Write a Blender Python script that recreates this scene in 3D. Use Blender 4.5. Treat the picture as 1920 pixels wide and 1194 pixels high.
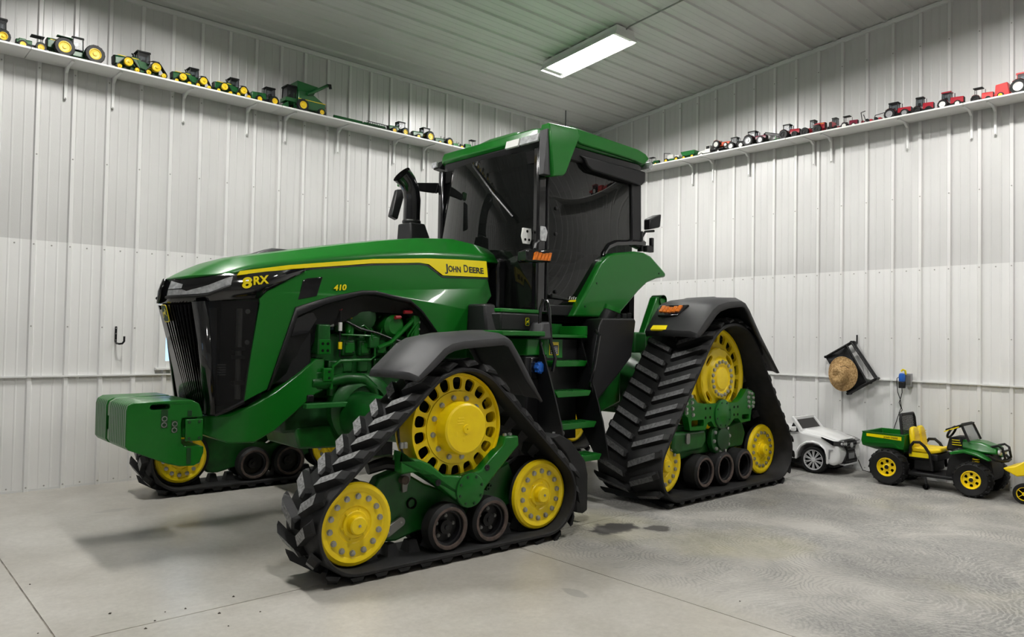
import bpy, math, random
from mathutils import Vector, Matrix
from mathutils.geometry import tessellate_polygon
random.seed(7)
sc = bpy.context.scene
COL = sc.collection
for _o in list(bpy.data.objects):
    bpy.data.objects.remove(_o)

# ---------------------------------------------------------------- camera
YAW, PITCH, ROLL = 0.8358985, 0.0253365, 0.0171726
cam_data = bpy.data.cameras.new('camera')
cam_data.lens = 26.28922
cam_data.sensor_width = 36.0
cam_data.sensor_fit = 'HORIZONTAL'
cam_data.clip_start = 0.05
cam_data.clip_end = 200
cam = bpy.data.objects.new('camera', cam_data)
COL.objects.link(cam)
_f = Vector((math.cos(YAW) * math.cos(PITCH), math.sin(YAW) * math.cos(PITCH), math.sin(PITCH)))
_r = Vector((math.sin(YAW), -math.cos(YAW), 0))
_u = _r.cross(_f)
_r2 = _r * math.cos(ROLL) + _u * math.sin(ROLL)
_u2 = -_r * math.sin(ROLL) + _u * math.cos(ROLL)
_m = Matrix((_r2, _u2, -_f)).transposed().to_4x4()
_m.translation = Vector((-9.32005, -8.37064, 1.54077))
cam.matrix_world = _m
sc.camera = cam

# ---------------------------------------------------------------- world, exposure
world = bpy.data.worlds.new('sky')
sc.world = world
world.use_nodes = True
_bg = world.node_tree.nodes['Background']
_bg.inputs[0].default_value = (0.40, 0.66, 1.0, 1)
_bg.inputs[1].default_value = 2.2
sc.view_settings.view_transform = 'Standard'
sc.view_settings.look = 'None'
sc.view_settings.exposure = 0.06
sc.view_settings.gamma = 1.0
sc.view_settings.use_curve_mapping = False
LAMP = 250.0          # emission strength of the fluorescent tubes
sc.cycles.use_denoising = True
sc.cycles.max_bounces = 4
sc.cycles.diffuse_bounces = 3
sc.cycles.glossy_bounces = 3
sc.cycles.transmission_bounces = 3
sc.cycles.use_adaptive_sampling = True
sc.cycles.adaptive_threshold = 0.08
sc.cycles.sample_clamp_indirect = 6.0

# ---------------------------------------------------------------- materials
MATS = {}
def mat(name, col, rough=0.5, metal=0.0, coat=0.0, spec=0.5, emit=None, estr=0.0, noise=None, bump=None, alpha=None):
    m = bpy.data.materials.new(name)
    m.use_nodes = True
    nt = m.node_tree
    b = nt.nodes['Principled BSDF']
    b.inputs['Base Color'].default_value = (*col, 1)
    b.inputs['Roughness'].default_value = rough
    b.inputs['Metallic'].default_value = metal
    b.inputs['Coat Weight'].default_value = coat
    b.inputs['Coat Roughness'].default_value = 0.05
    b.inputs['Specular IOR Level'].default_value = spec
    if emit:
        b.inputs['Emission Color'].default_value = (*emit, 1)
        b.inputs['Emission Strength'].default_value = estr
    if noise or bump:
        tc = nt.nodes.new('ShaderNodeTexCoord')
    if noise:                       # (scale, amount, detail): colour varies by +-amount
        n = nt.nodes.new('ShaderNodeTexNoise')
        n.inputs['Scale'].default_value = noise[0]
        n.inputs['Detail'].default_value = noise[2] if len(noise) > 2 else 4
        nt.links.new(tc.outputs['Object'], n.inputs['Vector'])
        r = nt.nodes.new('ShaderNodeValToRGB')
        a = noise[1]
        r.color_ramp.elements[0].position = 0.3
        r.color_ramp.elements[1].position = 0.7
        r.color_ramp.elements[0].color = (*[max(0, c * (1 - a)) for c in col], 1)
        r.color_ramp.elements[1].color = (*[min(1, c * (1 + a)) for c in col], 1)
        nt.links.new(n.outputs['Fac'], r.inputs['Fac'])
        nt.links.new(r.outputs['Color'], b.inputs['Base Color'])
    if bump:                        # (scale, strength, distance)
        n = nt.nodes.new('ShaderNodeTexNoise')
        n.inputs['Scale'].default_value = bump[0]
        n.inputs['Detail'].default_value = 3
        nt.links.new(tc.outputs['Object'], n.inputs['Vector'])
        bp = nt.nodes.new('ShaderNodeBump')
        bp.inputs['Strength'].default_value = bump[1]
        bp.inputs['Distance'].default_value = bump[2]
        nt.links.new(n.outputs['Fac'], bp.inputs['Height'])
        nt.links.new(bp.outputs['Normal'], b.inputs['Normal'])
    if alpha is not None:
        b.inputs['Alpha'].default_value = alpha
    MATS[name] = m
    return m

def glass_mat(name, tint, refl_rough=0.02, keep=0.1, ior=1.5):
    """a tinted pane: lets a fraction of the light through, mirrors by angle"""
    m = bpy.data.materials.new(name); m.use_nodes = True
    nt = m.node_tree; nt.nodes.clear()
    out = nt.nodes.new('ShaderNodeOutputMaterial')
    tr = nt.nodes.new('ShaderNodeBsdfTransparent'); tr.inputs[0].default_value = (*[t * keep for t in tint], 1)
    df = nt.nodes.new('ShaderNodeBsdfDiffuse'); df.inputs[0].default_value = (*[t * 0.008 for t in tint], 1)
    ad = nt.nodes.new('ShaderNodeAddShader')
    gl = nt.nodes.new('ShaderNodeBsdfGlossy'); gl.inputs['Roughness'].default_value = refl_rough
    lw = nt.nodes.new('ShaderNodeLayerWeight'); lw.inputs[0].default_value = 0.5
    pw = nt.nodes.new('ShaderNodeMath'); pw.operation = 'POWER'; pw.inputs[1].default_value = 4.0; nt.links.new(lw.outputs['Facing'], pw.inputs[0])
    f0 = ((ior-1)/(ior+1))**2
    fr = nt.nodes.new('ShaderNodeMath'); fr.operation = 'MULTIPLY_ADD'; fr.inputs[1].default_value = 1-f0; fr.inputs[2].default_value = f0; nt.links.new(pw.outputs[0], fr.inputs[0])
    mx = nt.nodes.new('ShaderNodeMixShader')
    nt.links.new(tr.outputs[0], ad.inputs[0]); nt.links.new(df.outputs[0], ad.inputs[1])
    nt.links.new(fr.outputs[0], mx.inputs[0]); nt.links.new(ad.outputs[0], mx.inputs[1]); nt.links.new(gl.outputs[0], mx.inputs[2])
    nt.links.new(mx.outputs[0], out.inputs[0])
    MATS[name] = m
    return m

GREEN = mat('green_paint', (0.005, 0.130, 0.010), 0.32, coat=0.22, spec=0.30)
GREEN_CAST = mat('green_cast', (0.004, 0.082, 0.009), 0.38, noise=(9, 0.35), bump=(60, 0.12, 0.004))
GREEN_DARK = mat('green_dark', (0.004, 0.045, 0.008), 0.45)
YELLOW = mat('yellow_paint', (1.0, 0.70, 0.003), 0.38, noise=(14, 0.06))
YELLOW_DECAL = mat('yellow_decal', (0.95, 0.76, 0.0), 0.3, coat=0.4)
BLACK_GLOSS = mat('black_gloss', (0.006, 0.006, 0.007), 0.12, coat=0.5)
BLACK = mat('black_plastic', (0.008, 0.008, 0.009), 0.45, spec=0.35, bump=(220, 0.1, 0.001))
FENDER_DARK = mat('fender_dark', (0.020, 0.020, 0.0215), 0.5, noise=(5, 0.15), bump=(250, 0.15, 0.001))
GREY_PLASTIC = mat('grey_plastic', (0.040, 0.040, 0.043), 0.55, noise=(5, 0.15), bump=(250, 0.15, 0.001))
BLACK_METAL = mat('black_metal', (0.006, 0.006, 0.007), 0.4, spec=0.35)
RUBBER = mat('rubber', (0.012, 0.012, 0.0125), 0.65, spec=0.3, noise=(8, 0.4), bump=(40, 0.1, 0.003))
RUBBER_TOP = mat('rubber_worn', (0.23, 0.23, 0.23), 0.8, noise=(45, 0.55, 8), bump=(90, 0.5, 0.004))
RUBBER_TOP2 = mat('rubber_worn_rear', (0.10, 0.10, 0.102), 0.75, noise=(45, 0.5, 8), bump=(90, 0.4, 0.004))
RUBBER_BROWN = mat('rubber_edge', (0.085, 0.06, 0.05), 0.8, noise=(30, 0.4))
STEEL = mat('steel', (0.42, 0.42, 0.40), 0.38, metal=0.85)
STEEL_DULL = mat('steel_dull', (0.26, 0.26, 0.25), 0.5, metal=0.7)
WHITE = mat('white_paint', (0.80, 0.80, 0.79), 0.45)
WHITE_GLOSS = mat('white_gloss', (0.86, 0.86, 0.86), 0.18, coat=0.6)
LABEL_WHITE = mat('label_white', (0.75, 0.75, 0.72), 0.5)
LENS = mat('lamp_lens', (0.45, 0.46, 0.47), 0.12, coat=0.8, noise=(30, 0.35))
AMBER = mat('amber_lens', (0.75, 0.19, 0.02), 0.2, coat=0.5, noise=(25, 0.4))
RED = mat('red_plastic', (0.42, 0.02, 0.03), 0.35)
BLUE = mat('blue_plastic', (0.02, 0.13, 0.55), 0.35)
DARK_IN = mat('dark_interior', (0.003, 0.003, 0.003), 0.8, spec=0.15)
CAB_GLASS = glass_mat('cab_glass', (0.55, 0.62, 0.58), 0.015, 0.05, 1.52)
CLEAR = glass_mat('window_glass', (1, 1, 1), 0.02, 0.92)
GRILLE_MESH = glass_mat('grille_mesh', (1, 1, 1), 0.25, 0.32, 1.3)

# ---------------------------------------------------------------- mesh builder
class MB:
    def __init__(s): s.v = []; s.f = []; s.mi = []; s.cur = 0
    def add(s, vs, fs):
        o = len(s.v); s.v += [tuple(p) for p in vs]
        for f in fs: s.f.append(tuple(i + o for i in f)); s.mi.append(s.cur)
        return s
    def box(s, x0, x1, y0, y1, z0, z1):
        return s.add([(x0,y0,z0),(x1,y0,z0),(x1,y1,z0),(x0,y1,z0),(x0,y0,z1),(x1,y0,z1),(x1,y1,z1),(x0,y1,z1)],
            [(0,3,2,1),(4,5,6,7),(0,1,5,4),(1,2,6,5),(2,3,7,6),(3,0,4,7)])
    def prism(s, poly, axis, a, b, holes=()):
        """extrude a 2d outline; axis 'y' takes (x,z), 'x' takes (y,z), 'z' takes (x,y); a and b may be functions of the two"""
        fa = a if callable(a) else (lambda p, q: a)
        fb = b if callable(b) else (lambda p, q: b)
        def pt(p, fn):
            w = fn(p[0], p[1])
            return (p[0], w, p[1]) if axis == 'y' else ((w, p[0], p[1]) if axis == 'x' else (p[0], p[1], w))
        loops = [list(poly)] + [list(h) for h in holes]
        tris = tessellate_polygon([[Vector((p[0], p[1], 0)) for p in l] for l in loops])
        flat = [p for l in loops for p in l]
        n = len(flat)
        vs = [pt(p, fa) for p in flat] + [pt(p, fb) for p in flat]
        fs = []
        if len(loops) == 1:
            fs.append(tuple(range(n))); fs.append(tuple(n + i for i in range(n - 1, -1, -1)))
            if len(poly) > 4 and callable(a):
                fs = []
        if not fs:
            for t in tris: fs.append(tuple(t)); fs.append(tuple(n + i for i in reversed(t)))
        o = 0
        for l in loops:
            k = len(l)
            for i in range(k):
                j = (i + 1) % k
                fs.append((o + i, o + j, n + o + j, n + o + i))
            o += k
        return s.add(vs, fs)
    def lathe(s, prof, c, axis='y', n=32, a0=0.0, a1=None, cap=False):
        """prof: (radius, offset along axis)"""
        full = a1 is None
        a1 = a0 + 2 * math.pi if full else a1
        k = n if full else n + 1
        vs = []
        for r, h in prof:
            for i in range(k):
                t = a0 + (a1 - a0) * i / n
                p, q = r * math.cos(t), r * math.sin(t)
                vs.append((c[0]+p, c[1]+h, c[2]+q) if axis == 'y' else ((c[0]+h, c[1]+p, c[2]+q) if axis == 'x' else (c[0]+p, c[1]+q, c[2]+h)))
        fs = []
        for j in range(len(prof) - 1):
            for i in range(n):
                i2 = (i + 1) % k
                fs.append((j*k+i, j*k+i2, (j+1)*k+i2, (j+1)*k+i))
        if full and cap:
            if prof[0][0] > 1e-6: fs.append(tuple(range(k - 1, -1, -1)))
            if prof[-1][0] > 1e-6: fs.append(tuple((len(prof)-1)*k + i for i in range(k)))
        return s.add(vs, fs)
    def tube(s, path, r, n=8, cap=True):
        P = [Vector(p) for p in path]
        rr = r if isinstance(r, (list, tuple)) else [r] * len(P)
        vs = []; up = None
        for i, p in enumerate(P):
            d = (P[min(i+1, len(P)-1)] - P[max(i-1, 0)]).normalized()
            if up is None:
                up = Vector((0,0,1)) if abs(d.z) < 0.9 else Vector((1,0,0))
            a = d.cross(up).normalized(); up = a.cross(d).normalized()
            for k in range(n):
                t = 2*math.pi*k/n
                vs.append(p + (a*math.cos(t) + up*math.sin(t)) * rr[i])
        fs = [(i*n+k, i*n+(k+1)%n, (i+1)*n+(k+1)%n, (i+1)*n+k) for i in range(len(P)-1) for k in range(n)]
        if cap: fs += [tuple(range(n-1,-1,-1)), tuple((len(P)-1)*n+k for k in range(n))]
        return s.add(vs, fs)
    def grid(s, rows, closed=False):
        """rows of equal-length point lists joined with quads"""
        k = len(rows[0]); vs = [p for r in rows for p in r]; fs = []
        for j in range(len(rows)-1):
            for i in range(k if closed else k-1):
                i2 = (i+1) % k
                fs.append((j*k+i, j*k+i2, (j+1)*k+i2, (j+1)*k+i))
        return s.add(vs, fs)
    def loft(s, rows):
        """closed cross-sections with end caps"""
        k = len(rows[0]); s.grid(rows, True)
        o = len(s.v) - k*len(rows)
        s.f.append(tuple(o + i for i in range(k-1,-1,-1))); s.mi.append(s.cur)
        s.f.append(tuple(o + (len(rows)-1)*k + i for i in range(k))); s.mi.append(s.cur)
        return s
    def bar(s, a, b, w, h=None):
        """a square bar from a to b"""
        a, b = Vector(a), Vector(b); h = h or w
        d = (b-a).normalized(); up = Vector((0,0,1)) if abs(d.z) < 0.9 else Vector((1,0,0))
        x = d.cross(up).normalized()*w/2; y = x.normalized().cross(d).normalized()*h/2
        return s.add([a-x-y,a+x-y,a+x+y,a-x+y,b-x-y,b+x-y,b+x+y,b-x+y],[(0,3,2,1),(4,5,6,7),(0,1,5,4),(1,2,6,5),(2,3,7,6),(3,0,4,7)])
    def rot(s, ang, pivot, axis='Z'):
        R = Matrix.Rotation(ang, 3, axis); p = Vector(pivot)
        s.v = [tuple(R @ (Vector(v)-p) + p) for v in s.v]; return s
    def mirror(s, yc):
        s.v = [(v[0], 2*yc-v[1], v[2]) for v in s.v]; s.f = [tuple(reversed(f)) for f in s.f]; return s
    def mesh(s, name, mats, smooth=35, centre=None):
        me = bpy.data.meshes.new(name)
        c = centre
        if c is None:
            lo = [min(v[i] for v in s.v) for i in range(3)]; hi = [max(v[i] for v in s.v) for i in range(3)]
            c = Vector([(a+b)/2 for a, b in zip(lo, hi)])
        me.from_pydata([(v[0]-c[0], v[1]-c[1], v[2]-c[2]) for v in s.v], [], s.f)
        for m in (mats if isinstance(mats, (list, tuple)) else [mats]): me.materials.append(m)
        if any(s.mi): me.polygons.foreach_set('material_index', s.mi)
        me.update()
        bm_fix(me)
        if smooth:
            me.shade_smooth(); me.set_sharp_from_angle(angle=math.radians(smooth))
        return me, Vector(c)
    def build(s, name, mats, parent=None, bevel=0.0, smooth=35, seg=2):
        me, c = s.mesh(name, mats, smooth)
        o = bpy.data.objects.new(name, me); COL.objects.link(o)
        if parent is not None:
            o.parent = parent; o.location = c - wloc(parent)
        else:
            o.location = c
        if bevel:
            b = o.modifiers.new('bevel', 'BEVEL'); b.width = bevel; b.segments = seg; b.limit_method = 'ANGLE'; b.angle_limit = math.radians(40); b.harden_normals = False
        return o
import bmesh
def bm_fix(me):
    bm = bmesh.new(); bm.from_mesh(me)
    bmesh.ops.remove_doubles(bm, verts=bm.verts, dist=1e-5)
    bmesh.ops.recalc_face_normals(bm, faces=bm.faces)
    bm.to_mesh(me); bm.free()
def wloc(o):
    l = Vector(o.location); p = o.parent
    while p is not None:
        l = l + Vector(p.location); p = p.parent
    return l
def empty(name, loc, label, cat, group=None):
    o = bpy.data.objects.new(name, None); COL.objects.link(o); o.location = loc
    o.empty_display_size = 0.1
    return tag(o, label, cat, group)
def tag(o, label, cat, group=None, kind=None):
    if label: o['label'] = label
    if cat: o['category'] = cat
    if group: o['group'] = group
    if kind: o['kind'] = kind
    return o
def place(name, me, parent, world_mat):
    """another object sharing a mesh, put where world_mat says (parents carry no rotation)"""
    o = bpy.data.objects.new(name, me); COL.objects.link(o)
    m = world_mat.copy()
    if parent is not None:
        o.parent = parent; m.translation = m.translation - wloc(parent)
    o.matrix_local = m
    return o
def text(body, size, loc, rot, material, parent, name='lettering', extrude=0.001, shear=0.0, width=None, bold=0.0):
    cu = bpy.data.curves.new(name, 'FONT'); cu.body = body; cu.size = size; cu.extrude = extrude; cu.shear = shear; cu.offset = bold
    tmp = bpy.data.objects.new(name, cu); COL.objects.link(tmp)
    bpy.context.view_layer.update()
    me = bpy.data.meshes.new_from_object(tmp.evaluated_get(bpy.context.evaluated_depsgraph_get()))
    bpy.data.objects.remove(tmp); bpy.data.curves.remove(cu)
    me.materials.clear(); me.materials.append(material)
    if width:
        xs_ = [v.co.x for v in me.vertices]; w = max(xs_) - min(xs_); x0 = min(xs_)
        for v in me.vertices: v.co.x = (v.co.x - x0) * width / w
    o = bpy.data.objects.new(name, me); COL.objects.link(o)
    if parent is not None: o.parent = parent; o.location = Vector(loc) - wloc(parent)
    else: o.location = loc
    o.rotation_euler = rot
    return o
def arc(cx, cy, r, a0, a1, n):
    return [(cx + r*math.cos(math.radians(a0+(a1-a0)*i/n)), cy + r*math.sin(math.radians(a0+(a1-a0)*i/n))) for i in range(n+1)]
def rrect(x0, x1, y0, y1, r, n=4):
    return arc(x1-r,y0+r,r,-90,0,n)+arc(x1-r,y1-r,r,0,90,n)+arc(x0+r,y1-r,r,90,180,n)+arc(x0+r,y0+r,r,180,270,n)

# ================================================================ the room
H0, SL = 4.98692, 0.09597            # eave height, ceiling slope towards the ridge
RIDGE_Y, BACK_Y, FAR_X = -8.0, -15.0, -15.0
def ceil_z(y):
    return H0 + SL * (-y if y > RIDGE_Y else (-RIDGE_Y - (RIDGE_Y - y)))
PITCH_RIB = 0.3048
RIB = 0.021
LX0, RY0 = -7.9424, -3.28523         # one rib of the left wall, one of the right wall

def wall_material(name, col, rough, bumpscale, bumpstr):
    m = mat(name, col, rough, noise=(0.9, 0.05, 6), bump=(bumpscale, bumpstr, 0.002))
    return m
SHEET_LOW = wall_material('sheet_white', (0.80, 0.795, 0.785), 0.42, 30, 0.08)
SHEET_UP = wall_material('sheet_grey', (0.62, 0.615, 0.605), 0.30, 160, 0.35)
SHEET_RIB_SHEEN = wall_material('sheet_rib_sheen', (0.74, 0.735, 0.725), 0.30, 60, 0.1)  # upper-wall rib faces: reflected sheen painted in as a paler colour
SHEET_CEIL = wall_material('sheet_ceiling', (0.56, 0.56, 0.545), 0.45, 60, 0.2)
TRIM = mat('trim_white', (0.74, 0.74, 0.73), 0.4)

# floor: concrete with stains, trowel arcs and tyre dust
def floor_material():
    m = bpy.data.materials.new('concrete'); m.use_nodes = True
    nt = m.node_tree; N = nt.nodes; L = nt.links; b = N['Principled BSDF']
    tc = N.new('ShaderNodeTexCoord')
    def noise(scale, detail=5, rough=0.55, dist=0.0, vec=None):
        n = N.new('ShaderNodeTexNoise'); n.inputs['Scale'].default_value = scale; n.inputs['Detail'].default_value = detail
        n.inputs['Roughness'].default_value = rough; n.inputs['Distortion'].default_value = dist
        L.new(vec or tc.outputs['Object'], n.inputs['Vector']); return n.outputs['Fac']
    def ramp(fac, p0, p1, c0, c1):
        r = N.new('ShaderNodeValToRGB'); r.color_ramp.elements[0].position = p0; r.color_ramp.elements[1].position = p1
        r.color_ramp.elements[0].color = (*c0, 1); r.color_ramp.elements[1].color = (*c1, 1); L.new(fac, r.inputs[0]); return r.outputs[0]
    def mix(a, bcol, fac, typ='MIX'):
        x = N.new('ShaderNodeMix'); x.data_type = 'RGBA'; x.blend_type = typ
        for s, v in ((x.inputs[6], a), (x.inputs[7], bcol)):
            if isinstance(v, tuple): s.default_value = (*v, 1)
            else: L.new(v, s)
        if isinstance(fac, float): x.inputs[0].default_value = fac
        else: L.new(fac, x.inputs[0])
        return x.outputs[2]
    base = ramp(noise(0.7, 6), 0.32, 0.7, (0.53, 0.505, 0.455), (0.70, 0.675, 0.625))
    fine = ramp(noise(26, 8, 0.7), 0.3, 0.75, (0.84, 0.84, 0.84), (1.05, 1.05, 1.05))
    c = mix(base, fine, 1.0, 'MULTIPLY')
    mott = ramp(noise(2.1, 7, 0.65, 0.4), 0.35, 0.68, (0.86, 0.85, 0.83), (1.03, 1.03, 1.03))
    c = mix(c, mott, 1.0, 'MULTIPLY')
    # overlapping trowel arcs: rings around scattered points, two sets
    def rings(scale, freq, ofs):
        mp = N.new('ShaderNodeMapping'); mp.inputs['Location'].default_value = ofs
        L.new(tc.outputs['Object'], mp.inputs['Vector'])
        vo = N.new('ShaderNodeTexVoronoi'); vo.voronoi_dimensions = '2D'; vo.inputs['Scale'].default_value = scale; vo.inputs['Randomness'].default_value = 1.0
        L.new(mp.outputs[0], vo.inputs['Vector'])
        add = N.new('ShaderNodeMath'); add.operation = 'MULTIPLY_ADD'; add.inputs[1].default_value = 0.22
        L.new(noise(5.0, 4, 0.6), add.inputs[0]); L.new(vo.outputs['Distance'], add.inputs[2])
        mul = N.new('ShaderNodeMath'); mul.operation = 'MULTIPLY'; mul.inputs[1].default_value = freq; L.new(add.outputs[0], mul.inputs[0])
        sn = N.new('ShaderNodeMath'); sn.operation = 'SINE'; L.new(mul.outputs[0], sn.inputs[0])
        return ramp(sn.outputs[0], 0.05, 0.95, (0.0, 0.0, 0.0), (1, 1, 1))
    r1, r2 = rings(1.05, 150, (0, 0, 0)), rings(1.7, 120, (3.3, 1.7, 0))
    sep = N.new('ShaderNodeSeparateXYZ'); L.new(tc.outputs['Object'], sep.inputs[0])
    def smooth(sock, a, bb):
        mr = N.new('ShaderNodeMapRange'); mr.interpolation_type = 'SMOOTHSTEP'; mr.inputs[1].default_value = a; mr.inputs[2].default_value = bb
        L.new(sock, mr.inputs[0]); return mr.outputs[0]
    def mul2(a, bb):
        x = N.new('ShaderNodeMath'); x.operation = 'MULTIPLY'; L.new(a, x.inputs[0])
        if isinstance(bb, float): x.inputs[1].default_value = bb
        else: L.new(bb, x.inputs[1])
        return x.outputs[0]
    # worn slab to the right of the long joint
    zone = mul2(smooth(sep.outputs[0], -5.62, -5.2), smooth(sep.outputs[1], -2.6, -4.0))
    patch = ramp(noise(0.9, 7, 0.62, 0.8), 0.37, 0.60, (0, 0, 0), (1, 1, 1))
    streak = ramp(noise(34, 5, 0.7, 1.2), 0.42, 0.60, (0, 0, 0), (1, 1, 1))
    c = mix(c, (0.44, 0.43, 0.41), mul2(zone, 0.45))
    c = mix(c, (0.16, 0.158, 0.152), mul2(mul2(zone, patch), mul2(streak, 0.9)))
    c = mix(c, (0.23, 0.227, 0.218), mul2(mul2(zone, patch), 0.55))
    where = ramp(noise(0.75, 4), 0.46, 0.58, (0, 0, 0), (1, 1, 1))
    inv = N.new('ShaderNodeMath'); inv.operation = 'SUBTRACT'; inv.inputs[0].default_value = 1.0; L.new(where, inv.inputs[1])
    c = mix(c, (0.60, 0.585, 0.55), mul2(mul2(mul2(r1, zone), where), 0.5))
    c = mix(c, (0.19, 0.187, 0.18), mul2(mul2(mul2(r2, zone), inv.outputs[0]), 0.50))
    dust = ramp(noise(0.6, 4, 0.5), 0.56, 0.70, (0, 0, 0), (1, 1, 1))
    c = mix(c, (0.46, 0.42, 0.20), mul2(mul2(dust, zone), 0.35))
    st = ramp(noise(3.2, 5, 0.6), 0.66, 0.74, (0, 0, 0), (1, 1, 1))
    c = mix(c, (0.30, 0.28, 0.25), mul2(mul2(st, zone), 0.30))
    # oil marks with a place of their own
    def blot(x, y, sx, sy, amount, col):
        nonlocal c
        mp = N.new('ShaderNodeMapping'); mp.vector_type = 'TEXTURE'; mp.inputs['Location'].default_value = (x, y, 0); mp.inputs['Scale'].default_value = (sx, sy, 1)
        L.new(tc.outputs['Object'], mp.inputs['Vector'])
        ln = N.new('ShaderNodeVectorMath'); ln.operation = 'LENGTH'; L.new(mp.outputs[0], ln.inputs[0])
        ad = N.new('ShaderNodeMath'); ad.operation = 'MULTIPLY_ADD'; ad.inputs[1].default_value = 1.5; L.new(noise(6, 4), ad.inputs[0]); L.new(ln.outputs['Value'], ad.inputs[2])
        iv = N.new('ShaderNodeMath'); iv.operation = 'SUBTRACT'; iv.inputs[0].default_value = 1.0; L.new(smooth(ad.outputs[0], 1.45, 1.75), iv.inputs[1])
        c = mix(c, col, mul2(iv.outputs[0], amount))
    blot(-4.58, -4.38, .26, .17, .95, (0.07, 0.066, 0.062))
    blot(-4.28, -4.62, .12, .11, .9, (0.08, 0.076, 0.072))
    blot(-7.52, -1.32, .16, .07, .35, (0.25, 0.24, 0.225))
    blot(-5.95, -5.25, .05, .12, .5, (0.24, 0.235, 0.22))
    L.new(c, b.inputs['Base Color'])
    rr = N.new('ShaderNodeMapRange'); rr.inputs[3].default_value = 0.25; rr.inputs[4].default_value = 0.36
    L.new(noise(1.7, 5), rr.inputs[0])
    ro = N.new('ShaderNodeMath'); ro.operation = 'MULTIPLY_ADD'; ro.inputs[1].default_value = 0.25; L.new(zone, ro.inputs[0]); L.new(rr.outputs[0], ro.inputs[2])
    L.new(ro.outputs[0], b.inputs['Roughness'])
    bp = N.new('ShaderNodeBump'); bp.inputs['Strength'].default_value = 0.06; bp.inputs['Distance'].default_value = 0.01
    L.new(noise(9, 6), bp.inputs['Height']); L.new(bp.outputs[0], b.inputs['Normal'])
    return m
CONCRETE = floor_material()
JOINT = mat('joint_dark', (0.30, 0.275, 0.235), 0.9, noise=(12, .5))
# slabs are cast between saw cuts
XJ = [FAR_X, -12.2, -8.46, -5.55, 0.0]
YJ = [BACK_Y, -11.0, -7.6, -4.15, 0.0]
fl = bpy.data.objects.new('floor', None); COL.objects.link(fl); tag(fl, 'grey polished concrete floor with saw cut joints', None, kind='structure')
g_ = 0.0045
for i in range(4):
    for j in range(4):
        MB().box(XJ[i]+g_, XJ[i+1]-g_, YJ[j]+g_, YJ[j+1]-g_, -0.12, 0.0).build('concrete_slab', CONCRETE, fl, smooth=0)
MB().box(FAR_X, 0, BACK_Y, 0, -0.16, -0.004).build('joint_bed', JOINT, fl, smooth=0)
# make the slabs share one pattern (object coordinates measured from the room corner)
for o in fl.children:
    if o.name.startswith('concrete_slab'):
        o.data.transform(Matrix.Translation(o.location)); o.location = (0, 0, 0)

def rib_profile(u0, u1, u_rib):
    """(u, depth) points of a ribbed steel sheet between u0 and u1, one major rib every foot and two minor ones between"""
    pts = []
    k0 = math.floor((u0 - u_rib) / PITCH_RIB) - 1
    k1 = math.ceil((u1 - u_rib) / PITCH_RIB) + 1
    for k in range(k0, k1 + 1):
        c = u_rib + k * PITCH_RIB
        pts += [(c-.028, 0), (c-.016, RIB), (c+.016, RIB), (c+.028, 0)]
        for q in (.105, .2):
            pts += [(c+q-.010, 0), (c+q-.005, .0025), (c+q+.005, .0025), (c+q+.010, 0)]
    def at(u):
        for (a, da), (b, db) in zip(pts, pts[1:]):
            if a <= u <= b: return da + (db-da)*(u-a)/(b-a+1e-9)
        return 0
    return [(u0, at(u0))] + [p for p in pts if u0 < p[0] < u1] + [(u1, at(u1))]

def sheet(side, u0, u1, z0, z1, mats, parent, proud=0.0):
    """one sheet of wall; side 'L' lies on y=0 facing -y, 'R' on x=0 facing -x; z1 may be a function of u"""
    z1f = z1 if callable(z1) else (lambda u: z1)
    P = rib_profile(u0, u1, LX0 if side in 'LB' else RY0)
    rows = []
    for zz in (lambda u: z0, z1f):
        row = []
        for u, d in P:
            d = d + proud
            row.append({'L': (u, -d, zz(u)), 'R': (-d, u, zz(u)), 'B': (u, BACK_Y+d, zz(u)), 'F': (FAR_X+d, u, zz(u))}[side])
        rows.append(row)
    # thickness behind
    off = {'L': (0, .03+proud, 0), 'R': (.03+proud, 0, 0), 'B': (0, -.03-proud, 0), 'F': (-.03-proud, 0, 0)}[side]
    m = MB()
    k = len(P)
    b0 = [tuple(a+o for a, o in zip(p, off)) for p in (rows[0][0], rows[0][-1])]
    b1 = [tuple(a+o for a, o in zip(p, off)) for p in (rows[1][0], rows[1][-1])]
    vs = rows[0] + rows[1] + b0 + b1
    fs = [(i, i+1, k+i+1, k+i) for i in range(k-1)]
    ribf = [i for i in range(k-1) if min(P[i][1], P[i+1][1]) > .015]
    B = 2*k
    fs += [(B, B+1, B+3, B+2), (0, k, B+2, B), (k-1, B+1, B+3, 2*k-1)]
    fs += [tuple(range(k)) + (B+1, B), tuple(range(k, 2*k)) + (B+3, B+2)]
    m.add(vs, fs)
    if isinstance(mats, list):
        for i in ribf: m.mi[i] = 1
    return m.build('wall_panel', mats, parent, smooth=20)

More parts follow.
